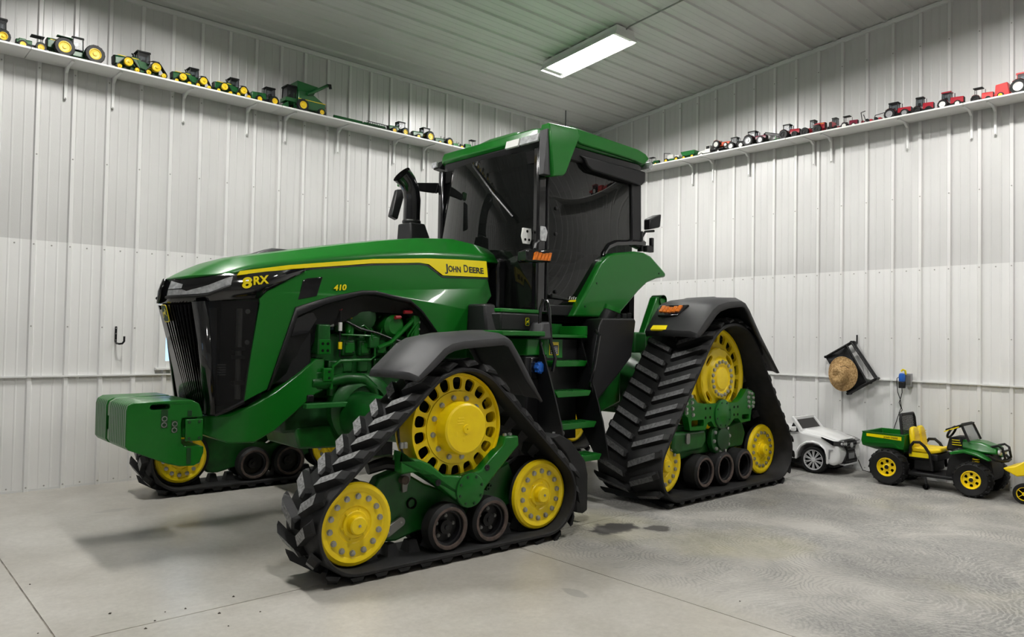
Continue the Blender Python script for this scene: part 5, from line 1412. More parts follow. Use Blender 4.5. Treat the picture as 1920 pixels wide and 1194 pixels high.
# rear hitch arms
for s in (-1, 1):
    y = YC + s*.78
    MB().loft([[(-2.90, y-.05, 1.45), (-2.75, y-.05, 1.42), (-2.75, y+.05, 1.42), (-2.90, y+.05, 1.45)], [(-2.62, y-.05, 2.02), (-2.42, y-.05, 2.0), (-2.42, y+.05, 2.0), (-2.62, y+.05, 2.02)]]).build('lift_arm', GREEN, TR, bevel=.02)
    MB().lathe([(.06, -.07), (.06, .07), (.035, .075), (.03, .06), (.0005, .06)], (-2.52, y, 1.98), 'y', 18).build('lift_pin', GREEN_DARK, TR)
    MB().box(-3.0, -2.80, y-.06, y+.06, 1.40, 1.62).build('lift_valve', GREEN_CAST, TR, bevel=.02)
MB().box(-2.7, -1.9, YC-.35, YC+.35, .7, 1.5).build('hitch_block', GREEN_CAST, TR, bevel=.04)
for k, x in enumerate((-3.3, -3.2, -3.12)):
    MB().box(x-.03, x+.03, YC-.86, YC-.76, 1.74, 1.80 + .01*k).build('hydraulic_coupler', BLACK_METAL, TR, bevel=.006)

# ================================================================ shelves
SHELF = mat('shelf_white', (0.78, 0.775, 0.76), 0.45, noise=(3, .04))
SZL, SZR, SD = 4.105, 4.140, .355
def shelf(side, u0, u1, label):
    if side == 'L': m = MB().box(u0, u1, -SD, -.02, SZL, SZL+.02)
    else: m = MB().box(-SD, -.02, u0, u1, SZR, SZR+.02)
    return tag(m.build('shelf_board', SHELF, None, bevel=.003), label, 'shelf', 'shelf boards along the walls')
shelf('L', -10.5, -8.07, 'white shelf board cut off by the left edge of the picture')
shelf('L', -8.066, -5.64, 'white shelf board under the largest green toy tractors')
shelf('L', -5.636, -3.205, 'white shelf board under the green toy combine')
shelf('L', -3.20, -.36, 'white shelf board under the small green toys beside the cab roof')
shelf('R', -3.62, -.03, 'white shelf board under the white toy truck')
shelf('R', -5.66, -3.624, 'white shelf board under the row of dark red toy tractors')
shelf('R', -8.2, -5.664, 'white shelf board at the right edge of the picture')
def bracket(side, u, label):
    z = SZL if side == 'L' else SZR
    prof = [(-.022, z), (-.31, z), (-.31, z-.012), (-.12, z-.016), (-.05, z-.055), (-.038, z-.11), (-.034, z-.31), (-.022, z-.31)]
    m = MB()
    if side == 'L': m.prism(prof, 'x', u-.014, u+.014)
    else: m.prism([(p, q) for p, q in prof], 'y', u-.014, u+.014)
    o = m.build('shelf_bracket', WHITE, None, bevel=.004)
    tag(o, label, 'bracket', 'shelf brackets')
    for dz in (-.07, -.30):
        s = MB().lathe([(.006, -.002), (.005, -.006), (.0005, -.007)], (u, -.034, z+dz) if side == 'L' else (-.034, u, z+dz), 'y' if side == 'L' else 'x', 6)
        s.build('bracket_screw', SCREW, o)
NTH = ['first', 'second', 'third', 'fourth', 'fifth', 'sixth', 'seventh', 'eighth', 'ninth', 'tenth']
for i, u in enumerate((-7.72, -7.30, -6.61, -5.91, -5.45, -4.755, -3.93, -3.455, -2.6, -1.6)):
    bracket('L', u, '%s white bracket from the left under the left shelf' % NTH[i])
for i, u in enumerate((-2.0, -2.345, -2.915, -3.84, -4.07, -4.98, -5.65, -5.88)):
    bracket('R', u, '%s white bracket from the corner under the right shelf' % NTH[i])

# ================================================================ toys on the shelves
TG = mat('toy_green', (0.006, 0.085, 0.018), 0.35, coat=.3)
TG2 = mat('toy_bright_green', (0.012, 0.16, 0.03), 0.4)
TR_ = mat('toy_red', (0.36, 0.012, 0.025), 0.35, coat=.3)
TM = mat('toy_maroon', (0.17, 0.008, 0.03), 0.35, coat=.3)
TB = mat('toy_bright_red', (0.60, 0.03, 0.03), 0.4)
TO = mat('toy_orange', (0.70, 0.07, 0.015), 0.4)
TK_ = mat('toy_black', (0.010, 0.010, 0.0105), 0.55, spec=0.25)
TY = mat('toy_yellow', (0.85, 0.60, 0.02), 0.4)
TW = mat('toy_white', (0.78, 0.77, 0.73), 0.4)
TGY = mat('toy_grey', (0.35, 0.35, 0.36), 0.4, metal=.3)
TGL = glass_mat('toy_glass', (.8, .85, .9), .3, .5)
YTOY, XTOY = -.19, -.19
class Toy:
    """a toy in its own frame: x forward, z up, origin on the shelf"""
    def __init__(s, name, loc, rz, label, cat, group):
        s.R = empty(name, loc, label, cat, group)
        s.T = Matrix.Translation(loc) @ Matrix.Rotation(rz, 4, 'Z')
    def b(s, m, name, material, parent=None, **k):
        m.v = [tuple(s.T @ Vector(v)) for v in m.v]
        return m.build(name, material, parent or s.R, **k)
    def wheel(s, x, y, r, w, rim, tyre=None, hub=True, frac=.62):
        o = 1 if y > 0 else -1
        t = s.b(MB().lathe([(r*frac, -w/2), (r*.93, -w/2), (r, -w*.32), (r, w*.32), (r*.93, w/2), (r*frac, w/2), (r*frac, -w/2)], (x, y, r), 'y', 20), 'tyre', tyre or TK_)
        if w > .02:
            m = MB()
            for k in range(14):
                a = 2*math.pi*k/14
                c, q = math.cos(a), math.sin(a)
                m.bar((x+r*.94*c, y-w*.48, r+r*.94*q), (x+r*.94*math.cos(a+.2), y, r+r*.94*math.sin(a+.2)), r*.09)
                m.bar((x+r*.94*c, y+w*.48, r+r*.94*q), (x+r*.94*math.cos(a+.2), y, r+r*.94*math.sin(a+.2)), r*.09)
            g = s.b(m, 'tyre_lugs', tyre or TK_, t); g['kind'] = 'stuff'
        s.b(MB().lathe([(r*frac, -w*.42*o), (r*frac, w*.46*o), (r*frac*.86, w*.48*o), (r*frac*.78, w*.30*o), (r*.22, w*.26*o), (r*.2, w*.44*o), (.0005, w*.46*o)], (x, y, r), 'y', 20), 'rim', rim, t)
        return t
    def track(s, x, y, l, h, w, rim, out):
        circ = [(x, h*.66, h*.30), (x-l*.40, h*.215, h*.16), (x+l*.40, h*.215, h*.16)]
        po = hull_path(circ, h*.05, 60); pi = hull_path(circ, 0, 60)
        m = MB(); rows = [[(a[0], y-w/2, a[1]), (a[0], y+w/2, a[1]), (b[0], y+w/2, b[1]), (b[0], y-w/2, b[1])] for a, b in zip(po, pi)]
        m.grid(rows + [rows[0]], True)
        t = s.b(m, 'track_belt', TK_)
        for i, (cx, cz, r) in enumerate(circ):
            s.b(MB().lathe([(r*.96, -w*.4*out), (r*.96, w*.40*out), (r*.8, w*.46*out), (r*.6, w*.36*out), (r*.3, w*.40*out), (r*.26, w*.6*out), (.0005, w*.62*out)], (cx, y, cz), 'y', 18), 'track_wheel', rim, t)
        for k in (-.14, .14):
            s.b(MB().lathe([(h*.09, -w*.4*out), (h*.09, w*.4*out), (.0005, w*.42*out)], (x+l*k, y, h*.10), 'y', 12), 'roller', TK_, t)
        return t
    def cab(s, x0, x1, w, z0, z1, post, roof, glass=True, over=.1):
        l = x1-x0
        for px in (x0, x1):
            for py in (-w, w):
                s.b(MB().bar((px, py, z0), (px*.96+.04*(x0+x1)/2, py*.94, z1), w*.16), 'cab_post', post)
        if glass: s.b(MB().loft([[(x0, -w*.97, z0), (x1, -w*.97, z0), (x1, w*.97, z0), (x0, w*.97, z0)], [(x0+l*.04, -w*.92, z1), (x1-l*.04, -w*.92, z1), (x1-l*.04, w*.92, z1), (x0+l*.04, w*.92, z1)]]), 'cab_glass', TGL)
        h = z1-z0
        s.b(MB().loft([[(x0-l*over, -w*1.1, z1), (x1+l*over*1.6, -w*1.1, z1), (x1+l*over*1.6, w*1.1, z1), (x0-l*over, w*1.1, z1)], [(x0-l*over*.6, -w*1.08, z1+h*.18), (x1+l*over, -w*1.08, z1+h*.16), (x1+l*over, w*1.08, z1+h*.16), (x0-l*over*.6, w*1.08, z1+h*.18)]]), 'cab_roof', roof, bevel=w*.08)
        s.b(MB().box(x0+l*.25, x0+l*.55, -w*.4, w*.4, z0, z0+h*.45), 'seat', TK_, bevel=w*.06)
    def hood(s, x0, x1, w0, w1, z0, za, zb, material, name='hood'):
        """bonnet from x0 (rear) to x1 (front)"""
        def sec(x, w, z): return [(x, -w, z0), (x, w, z0), (x, w, z0+(z-z0)*.72), (x, w*.62, z), (x, -w*.62, z), (x, -w, z0+(z-z0)*.72)]
        return s.b(MB().loft([sec(x0, w0, za), sec((x0+x1)/2, (w0+w1)/2, (za+zb)/2+.15*(za-z0)*.1), sec(x1, w1, zb)]), name, material, bevel=w0*.06)

GG, GR = 'green toy machines on the left shelf', 'toy machines on the right shelf'
def toy_tractor(name, loc, rz, L, H, label, group, body, rim, roof=None, kind='mfwd', cabp=None, glass=True, tyre=None, exhaust=True, duals=False, stripe=None, rr=.24, rf=.165):
    t = Toy(name, loc, rz, label, 'toy tractor', group)
    roof = roof or body; cabp = cabp or TK_
    W = .17*L
    if kind == 'rx':
        t.track(.24*L, -W*1.25, .42*L, .36*H*1.5, .10*L, rim, -1); t.track(.24*L, W*1.25, .42*L, .36*H*1.5, .10*L, rim, 1)
        t.track(-.30*L, -W*1.3, .38*L, .36*H*1.6, .12*L, rim, -1); t.track(-.30*L, W*1.3, .38*L, .36*H*1.6, .12*L, rim, 1)
        t.b(MB().box(-.4*L, .42*L, -W*.55, W*.55, .16*H, .36*H), 'chassis', TG, bevel=.004)
        t.hood(-.02*L, .46*L, W*.8, W*.66, .28*H, .70*H, .60*H, body)
        t.b(MB().loft([[(.455*L, -W*.62, .27*H), (.455*L, W*.62, .27*H), (.455*L, W*.62, .59*H), (.455*L, -W*.62, .59*H)], [(.485*L, -W*.5, .30*H), (.485*L, W*.5, .30*H), (.492*L, W*.5, .58*H), (.492*L, -W*.5, .58*H)]]), 'grille', TK_, bevel=.003)
        for sy in (-1, 1): t.b(MB().box(.02*L, .42*L, sy*W*.76-.001, sy*W*.76+.001, .585*H, .61*H), 'stripe', TY)
        t.cab(-.20*L, .03*L, W*.72, .50*H, .90*H, cabp, roof, glass)
        t.b(MB().tube([(.07*L, -W*.5, .66*H), (.07*L, -W*.5, .84*H), (.10*L, -W*.5, .90*H)], .018*L, 8), 'exhaust', TK_)
        for sy in (-1, 1):
            t.b(MB().grid([[(-.12*L, sy*W*.9, .52*H), (-.12*L, sy*W*1.75, .50*H)], [(-.22*L, sy*W*.9, .60*H), (-.22*L, sy*W*1.75, .58*H)], [(-.34*L, sy*W*.9, .60*H), (-.34*L, sy*W*1.75, .58*H)], [(-.50*L, sy*W*.9, .22*H), (-.50*L, sy*W*1.75, .2*H)]]), 'fender', TK_)
            t.b(MB().prism([(-.02*L,.28*H),(.06*L,.56*H),(-.20*L,.52*H),(-.16*L,.24*H)], 'y', sy*W*.5, sy*W*.85), 'cab_side', body, bevel=.003)
        return t
    if kind == '4wd':
        R = rr*L*.80
        for x in (.20*L, -.36*L):
            for sy in (-1, 1): t.wheel(x, sy*W*1.3, R, .12*L, rim, tyre)
        t.b(MB().box(-.46*L, .40*L, -W*.5, W*.5, .22*H, .42*H), 'chassis', body, bevel=.004)
        t.hood(.02*L, .48*L, W*.78, W*.72, .32*H, .74*H, .72*H, body)
        t.b(MB().box(.478*L, .492*L, -W*.6, W*.6, .34*H, .70*H), 'grille', TK_, bevel=.002)
        for sy in (-1, 1): t.b(MB().box(.05*L, .44*L, sy*W*.75-.001, sy*W*.75+.001, .62*H, .65*H), 'stripe', TY)
        t.cab(-.16*L, .03*L, W*.75, .48*H, .92*H, cabp, roof, glass)
        t.b(MB().prism([(-.44*L,.36*H),(-.16*L,.36*H),(-.16*L,.56*H),(-.24*L,.52*H),(-.42*L,.46*H)], 'y', -W*.6, W*.6), 'rear_deck', body, bevel=.004)
        t.b(MB().tube([(.06*L, -W*.5, .7*H), (.06*L, -W*.5, .93*H)], .015*L, 8), 'exhaust', TK_)
        for sy in (-1, 1): t.b(MB().box(.06*L, .34*L, sy*W*.85, sy*W*1.7, R*2.06, R*2.12), 'fender', body)
        return t
    Rr, Rf = rr*L, rf*L
    for sy in (-1, 1):
        t.wheel(-.24*L, sy*W*1.28, Rr, .13*L, rim, tyre)
        if duals: t.wheel(-.24*L, sy*W*2.15, Rr, .12*L, rim, tyre)
        t.wheel(.28*L, sy*W*1.15, Rf, .10*L if kind == 'mfwd' else .05*L, rim, tyre)
    t.b(MB().box(-.36*L, .44*L, -W*.5, W*.5, Rf*.9, Rf*1.7), 'chassis', body if kind == 'open' else TK_, bevel=.003)
    t.hood(.0, .46*L, W*.68, W*.58, Rf*1.5, .62*H if kind != 'open' else .66*H, .58*H if kind != 'open' else .60*H, body)
    t.b(MB().box(.455*L, .475*L, -W*.5, W*.5, Rf*1.5, .55*H), 'grille', TK_, bevel=.002)
    if stripe:
        for sy in (-1, 1): t.b(MB().box(.02*L, .42*L, sy*W*.66-.001, sy*W*.66+.001, .50*H, .53*H), 'stripe', stripe)
    for sy in (-1, 1):
        a = [(-.24*L+Rr*1.12*math.cos(q), Rr+Rr*1.12*math.sin(q)) for q in (.35, .8, 1.3, 1.8, 2.3)]
        t.b(MB().grid([[(x, sy*W*.7, z) for x, z in a], [(x, sy*W*1.5, z) for x, z in a]]), 'fender', body)
    if kind == 'open':
        t.b(MB().box(-.26*L, -.14*L, -W*.4, W*.4, .44*H, .52*H), 'seat', TK_, bevel=.003)
        t.b(MB().box(-.275*L, -.245*L, -W*.4, W*.4, .50*H, .72*H), 'seat_back', TK_, bevel=.003)
        t.b(MB().tube([(-.02*L, 0, .58*H), (-.09*L, 0, .76*H)], .008*L, 6), 'steering_column', TK_)
        t.b(MB().tube([(-.09*L+.0*L, W*.4*math.sin(a), .76*H+W*.25*math.cos(a)) for a in [i*math.pi/8 for i in range(17)]], .008*L, 5), 'steering_wheel', TK_)
    elif kind == 'canopy' :
        for sy in (-1, 1):
            t.b(MB().bar((-.28*L, sy*W*.7, .45*H), (-.28*L, sy*W*.7, .94*H), .02*L), 'canopy_post', cabp)
        t.b(MB().box(-.36*L, .04*L, -W*.9, W*.9, .93*H, .99*H), 'canopy_roof', roof, bevel=.003)
        t.b(MB().box(-.26*L, -.14*L, -W*.4, W*.4, .44*H, .54*H), 'seat', TK_, bevel=.003)
    else:
        t.cab(-.30*L, .0, W*.72, .48*H, .90*H, cabp, roof, glass)
    if exhaust: t.b(MB().tube([(.12*L, W*.2, .58*H), (.12*L, W*.2, .86*H)], .014*L, 6), 'exhaust', TK_)
    return t

PI = math.pi
def lx(x0, x1): return ((x0+x1)/2, YTOY, SZL+.0205)
def ry(y0, y1): return (XTOY, (y0+y1)/2, SZR+.0205)
# ---- left shelf, noses towards the left
toy_tractor('toy_tractor', (-8.385, -.17, SZL+.0205), PI, .46, .25, 'green toy tractor cut off by the left edge, only a yellow wheel showing', GG, TG, TY, TK_, rr=.13, rf=.12)
t = toy_tractor('toy_forage_harvester', lx(-8.18, -7.90), PI, .27, .165, 'small green toy tractor with black canopy and front blade beside the left edge', GG, TG, TY, TK_, kind='canopy', rr=.17, rf=.15, exhaust=False)
t.b(MB().prism([(.46*.27,.01),(.46*.27,.05),(.62*.27,.012),(.62*.27,.004)], 'y', -.06, .06), 'front_blade', TK_)
t.b(MB().box(.05, .105, -.03, .03, .06, .105), 'engine_deck', TG, bevel=.004)
toy_tractor('toy_articulated_tractor', lx(-7.93, -7.47), PI, .46, .235, 'large green toy tractor with four big black wheels and yellow hubs', GG, TG, TY, TK_, kind='4wd')
t = Toy('toy_sprayer', lx(-7.45, -7.36), PI, 'tiny green toy implement between two big green toy tractors', 'toy implement', GG)
t.b(MB().box(-.04, .03, -.02, .02, .018, .045), 'tank', TG, bevel=.006)
t.b(MB().bar((.03, 0, .02), (.06, 0, .015), .006), 'drawbar', TK_)
for sy in (-1, 1): t.wheel(-.02, sy*.028, .017, .012, TY); t.wheel(.03, sy*.02, .012, .01, TW)
toy_tractor('toy_track_tractor', lx(-7.36, -6.88), PI, .48, .265, 'largest green toy tractor on tracks with tall hood', GG, TG, TY, TK_, kind='rx')
toy_tractor('toy_track_tractor', lx(-6.80, -6.42), PI, .385, .225, 'middle-sized green toy tractor on tracks, left of its twin', GG, TG, TY, TK_, kind='rx')
toy_tractor('toy_track_tractor', lx(-6.37, -5.98), PI, .385, .225, 'middle-sized green toy tractor on tracks, right of its twin', GG, TG, TY, TK_, kind='rx')
t = toy_tractor('toy_tractor', lx(-5.94, -5.61), PI, .33, .22, 'green toy tractor with black cab just left of the toy combine', GG, TG, TY, TK_, rr=.16, rf=.13)
t.b(MB().box(.10, .17, -.05, .05, .04, .12), 'front_tank', TG, bevel=.006)
# combine
def combine():
    L = .52
    t = Toy('toy_combine', lx(-5.58, -5.04), PI, 'green toy combine harvester with raised unloading auger', 'toy combine', GG)
    t.b(MB().loft([[(.10,-.085,.06),(.10,.085,.06),(.10,.085,.25),(.10,-.085,.25)], [(-.08,-.085,.05),(-.08,.085,.05),(-.08,.085,.24),(-.08,-.085,.24)], [(-.25,-.08,.06),(-.25,.08,.06),(-.25,.08,.15),(-.25,-.08,.15)]]), 'body', TG, bevel=.008)
    t.b(MB().loft([[(.10,-.08,.24),(.10,.08,.24),(-.10,.08,.24),(-.10,-.08,.24)], [(.13,-.115,.345),(.13,.115,.345),(-.13,.115,.325),(-.13,-.115,.325)]]), 'grain_tank', TG)
    t.b(MB().box(-.12, .12, -.10, .10, .326, .33), 'grain_tank_floor', TK_)
    t.cab(.12, .225, .07, .14, .27, TK_, TK_)
    t.b(MB().box(.11, .25, -.075, .075, .10, .145), 'cab_platform', TG, bevel=.004)
    t.b(MB().loft([[(.20,-.05,.03),(.20,.05,.03),(.20,.05,.11),(.20,-.05,.11)], [(.285,-.06,.008),(.285,.06,.008),(.285,.06,.04),(.285,-.06,.04)]]), 'feeder_house', TG, bevel=.004)
    for sy in (-1, 1):
        t.b(MB().box(-.25, .10, sy*.0855-.0008, sy*.0855+.0008, .150, .157), 'stripe', TY)
        t.wheel(.06, sy*.115, .072, .05, TY)
        t.wheel(-.19, sy*.10, .045, .035, TY)
    t.b(MB().tube([(.0, .10, .22), (-.06, .105, .25), (-.25, .115, .375), (-.265, .115, .372)], [.02, .02, .018, .018], 10), 'auger_tube', TG)
    t.b(MB().tube([(-.25, .115, .375), (-.285, .115, .385), (-.292, .115, .345)], [.021, .021, .018], 8), 'auger_spout', TK_)
    for q in range(5): t.b(MB().bar((.125, .09, .04+.022*q), (.155, .09, .04+.022*q), .004), 'ladder_rung', TG)
    for x in (.125, .155): t.b(MB().bar((x, .09, .02), (x, .09, .20), .004), 'ladder_rail', TG)
    t.b(MB().tube([(-.11,.05,.25),(-.12,.05,.30),(-.16,.05,.30),(-.17,.05,.22)], .003, 5), 'hand_rail', TGY)
    t.b(MB().box(-.275,-.24,-.06,.06,.02,.07), 'chaff_spreader', TK_, bevel=.004)
    for sy in (-1, 1): t.b(MB().box(-.258, -.25, sy*.06-.01, sy*.06+.01, .11, .125), 'rear_lamp', TB)
combine()
def header(x0, x1, y, label, reel):
    t = Toy('toy_header', ((x0+x1)/2, y, SZL+.0205), 0, label, 'toy implement', GG)
    l = (x1-x0)/2
    t.b(MB().prism([(-.05,.0),(.06,.0),(.06,.085),(.04,.09),(.01,.05),(-.05,.015)], 'x', -l, l), 'header_body', TG, bevel=.003)
    n = 12
    for i in range(n+1):
        x = -l + 2*l*i/n
        if reel: t.b(MB().bar((x, -.06, .03), (x, -.03, .085), .005), 'reel_arm', TK_)
        else: t.b(MB().loft([[(x-.008,-.05,.0),(x+.008,-.05,.0),(x+.008,-.05,.02),(x-.008,-.05,.02)],[(x-.001,-.11,.0),(x+.001,-.11,.0),(x+.001,-.11,.004),(x-.001,-.11,.004)]]), 'snout', TG)
    if reel:
        for (yy, z) in ((-.06,.03),(-.03,.088),(-.075,.07)): t.b(MB().bar((-l,yy,z),(l,yy,z),.005), 'reel_bat', TK_)
header(-4.90, -4.50, -.22, 'low green toy harvester header, left of the pair beside the combine', False)
header(-4.48, -4.17, -.22, 'low green toy harvester header with thin reel, right of the pair', True)
toy_tractor('toy_tractor', lx(-4.15, -3.83), PI, .31, .195, 'green toy tractor with black roof just right of the toy headers', GG, TG, TY, TK_, rr=.17, rf=.14)
toy_tractor('toy_tractor', lx(-3.79, -3.42), PI, .34, .195, 'green toy tractor with big yellow rear wheel and glassy cab', GG, TG, TY, TK_, kind='2wd', rr=.20, rf=.11)
toy_tractor('toy_tractor', lx(-3.41, -3.11), PI, .29, .155, 'old green toy tractor without a cab', GG, TG, TY, kind='open', rr=.20, rf=.10)
toy_tractor('toy_tractor', lx(-3.09, -2.91), PI, .18, .13, 'tiny green toy tractor without a cab beside the cab roof', GG, TG2, TY, kind='open', rr=.20, rf=.11)
toy_tractor('toy_tractor', lx(-2.89, -2.66), PI, .22, .185, 'small green toy tractor with canopy beside the cab roof', GG, TG2, TY, TK_, kind='canopy', rr=.19, rf=.12)

# ---- right shelf, noses towards the right of the picture
RZ = -PI/2
t = toy_tractor('toy_tractor', ry(-1.30, -1.54), RZ, .22, .15, 'dark green toy tractor nearest the corner by the cab roof', GR, TG, TY, TK_, kind='canopy', rr=.18, rf=.13)
t = Toy('toy_spray_rig', ry(-1.62, -1.93), RZ, 'white toy sprayer with tank and green wheels beside the corner', 'toy sprayer', GR)
t.b(MB().box(-.13, .13, -.035, .035, .04, .06), 'frame', TG2, bevel=.004)
t.b(MB().loft([[(-.09,-.05,.06),(.03,-.05,.06),(.03,.05,.06),(-.09,.05,.06)],[(-.08,-.045,.13),(.02,-.045,.125),(.02,.045,.125),(-.08,.045,.13)]]), 'tank', TW, bevel=.012)
t.b(MB().box(.05, .12, -.04, .04, .06, .10), 'cab', TW, bevel=.006)
for x in (-.09, .09):
    for sy in (-1, 1): t.wheel(x, sy*.055, .038, .022, TY)
for (a, b) in (((-.13,-.05,.06),(-.13,-.05,.16)),((-.13,.05,.06),(-.13,.05,.16)),((-.13,-.05,.16),(-.02,-.05,.14))): t.b(MB().bar(a, b, .007), 'boom', TK_)
t = Toy('toy_grain_drill', ry(-1.93, -2.22), RZ, 'bright green toy wagon left of the white toy truck', 'toy wagon', GR)
t.b(MB().loft([[(-.11,-.05,.06),(.09,-.05,.06),(.09,.05,.06),(-.11,.05,.06)],[(-.13,-.07,.125),(.11,-.07,.12),(.11,.07,.12),(-.13,.07,.125)]]), 'hopper', TG2, bevel=.006)
t.b(MB().box(-.12,.12,-.02,.02,.03,.06), 'frame', TG, bevel=.003)
t.b(MB().bar((.11,0,.05),(.16,0,.04),.01), 'drawbar', TK_)
for x in (-.08, .06):
    for sy in (-1, 1): t.wheel(x, sy*.05, .035, .02, TY)
# truck: its nose towards the left
t = Toy('toy_truck', ry(-2.22, -2.66), -RZ, 'white toy pickup truck with flat bed on the right shelf', 'toy truck', GR)
t.b(MB().box(-.21, .20, -.05, .05, .03, .05), 'frame', TK_, bevel=.003)
t.b(MB().loft([[(.09,-.062,.04),(.21,-.06,.04),(.21,.06,.04),(.09,.062,.04)],[(.09,-.06,.085),(.20,-.055,.075),(.20,.055,.075),(.09,.06,.085)]]), 'bonnet', TW, bevel=.006)
t.b(MB().loft([[(.0,-.062,.04),(.10,-.062,.04),(.10,.062,.04),(.0,.062,.04)],[(.01,-.055,.145),(.07,-.055,.145),(.07,.055,.145),(.01,.055,.145)]]), 'cab', TW, bevel=.006)
t.b(MB().box(.012,.066,-.0605,.0605,.095,.135), 'side_window', TK_)
t.b(MB().box(-.22, -.005, -.075, .075, .055, .068), 'flat_bed', TK_, bevel=.003)
for x in (.145, -.13):
    for sy in (-1, 1): t.wheel(x, sy*.058, .028, .02, TW)
toy_tractor('toy_tractor', (XTOY, -2.605, SZR+.0925), RZ, .27, .135, 'orange toy tractor riding on the flat bed of the white toy truck', GR, TO, TW, kind='open', rr=.21, rf=.12, exhaust=False)
toy_tractor('toy_tractor', (XTOY-.03, -2.86, SZR+.0205), RZ, .28, .185, 'black toy tractor with white hubs right of the toy truck', GR, TK_, TW, TK_, rr=.19, rf=.16)
toy_tractor('toy_tractor', (-.24, -3.15, SZR+.0205), RZ, .33, .21, 'dark maroon toy tractor with grey wheel hubs beside the toy auger', GR, TM, TGY, TK_, rr=.22, rf=.16)
t = Toy('toy_auger', (-.083, -3.36, SZR+.0205), -RZ, 'grey toy grain auger on a green base slanting between red tractors', 'toy auger', GR)
t.b(MB().tube([(-.15,0,.09),(.16,0,.185)], .014, 10), 'auger_tube', TGY)
t.b(MB().bar((-.14,0,.112),(.17,0,.206), .012), 'auger_cover', TK_)
t.b(MB().tube([(.16,0,.185),(.175,0,.19),(.18,0,.15)], .016, 8), 'auger_spout', TK_)
t.b(MB().box(-.14,.05,-.03,.03,.01,.085), 'base', TG2, bevel=.01)
for x_ in (-.10, .02): t.b(MB().bar((x_,0,.045),(x_,0,.105+.3*(x_+.10)),.012), 'auger_stand', TG2)
for sy in (-1, 1): t.wheel(.02, sy*.04, .03, .02, TY)
toy_tractor('toy_tractor', (-.235, -3.632, SZR+.0205), RZ, .28, .205, 'red toy tractor with rounded black roof and exhaust right of the auger', GR, TR_, TK_, TK_, rr=.22, rf=.15)
toy_tractor('toy_articulated_tractor', ry(-3.79, -4.08), RZ, .29, .20, 'red toy tractor with long sloping hood and flat black roof', GR, TR_, TK_, TK_, kind='4wd', rr=.24)
toy_tractor('toy_tractor', (XTOY, -4.18, SZR+.0205), PI, .22, .185, 'red toy tractor facing straight out from the shelf', GR, TR_, TK_, TK_, rr=.17, rf=.14)
toy_tractor('toy_tractor', ry(-4.28, -4.47), RZ, .21, .165, 'small black and red toy tractor with one white hub', GR, TM, TW, TK_, kind='canopy', rr=.19, rf=.14)
t = Toy('toy_planter', ry(-4.50, -4.77), RZ, 'folded black toy planter with thin frames on the right shelf', 'toy implement', GR)
for i in range(5):
    x = -.10+.05*i
    t.b(MB().box(x-.014, x+.014, -.03, .03, .03, .065+.012*(i % 2)), 'seed_box', TK_ if i % 2 else TR_, bevel=.004)
for (a, b) in (((-.13,-.05,.02),(.13,-.05,.03)),((-.09,-.04,.02),(-.11,-.04,.16)),((-.11,-.04,.16),(-.06,-.04,.17)),((-.05,-.04,.04),(-.08,-.04,.13)),((.0,.05,.03),(.02,.05,.12)),((.02,.05,.12),(.13,.05,.13)),((.13,.05,.13),(.14,.05,.03)),((-.13,.05,.02),(.13,.05,.03))): t.b(MB().bar(a, b, .007), 'frame_bar', TK_)
for sy in (-1, 1): t.wheel(-.05, sy*.05, .025, .016, TGY)
toy_tractor('toy_tractor', ry(-4.79, -5.09), RZ, .31, .21, 'red toy tractor with black canopy roof just right of the toy planter', GR, TR_, TGY, TK_, rr=.20, rf=.15)
toy_tractor('toy_tractor', ry(-5.09, -5.33), RZ, .235, .21, 'red toy tractor with black roof, last one before the tractor with a mower', GR, TR_, TK_, TK_, rr=.20, rf=.16)
t = toy_tractor('toy_tractor', ry(-5.34, -5.65), RZ, .28, .205, 'red toy tractor with red cab roof and a low red mower behind', GR, TR_, TW, TR_, rr=.19, rf=.13)
t.b(MB().loft([[(-.158,-.05,.005),(-.11,-.05,.005),(-.11,.05,.005),(-.158,.05,.005)],[(-.15,-.04,.03),(-.12,-.04,.045),(-.12,.04,.045),(-.15,.04,.03)]]), 'mower_deck', TB, bevel=.005)
t = toy_tractor('toy_tractor', ry(-5.70, -5.90), RZ, .23, .175, 'red toy tractor with umbrella canopy pulling the red baler', GR, TB, TK_, TK_, kind='canopy', rr=.19, rf=.12)
t = Toy('toy_baler', ry(-5.93, -6.06), RZ, 'square bright red toy baler near the right edge', 'toy implement', GR)
t.b(MB().loft([[(-.07,-.05,.03),(.07,-.05,.03),(.07,.05,.03),(-.07,.05,.03)],[(-.06,-.05,.155),(.05,-.05,.165),(.05,.05,.165),(-.06,.05,.155)]]), 'baler_body', TB, bevel=.008)
t.b(MB().bar((-.07,0,.05),(-.085,0,.07),.012), 'baler_arm', TB)
for sy in (-1, 1): t.wheel(-.01, sy*.06, .032, .02, TY)
toy_tractor('toy_tractor', ry(-6.05, -6.44), RZ, .38, .24, 'bright red toy tractor with cream wheel cut off by the right edge', GR, TB, TW, TB, kind='2wd', rr=.20, rf=.12, cabp=TB)

# ================================================================ wall hook, hanging chair with straw hat, outlet
hk = MB().prism(rrect(-7.212, -7.192, 1.42, 1.585, .008), 'y', -.012, -.02).build('wall_hook', BLACK_METAL, None)
tag(hk, 'small black utility hook on the left wall', 'hook')
MB().tube([(-7.202, -.02, 1.425), (-7.202, -.05, 1.412), (-7.19, -.10, 1.408), (-7.165, -.115, 1.412), (-7.150, -.12, 1.435), (-7.150, -.12, 1.485)], .010, 8).build('hook_arm', BLACK_METAL, hk)
for z in (1.445, 1.51, 1.565): MB().lathe([(.006, -.020), (.005, -.024), (.0005, -.0245)], (-7.202, 0, z), 'y', 8).build('hook_screw', STEEL, hk)

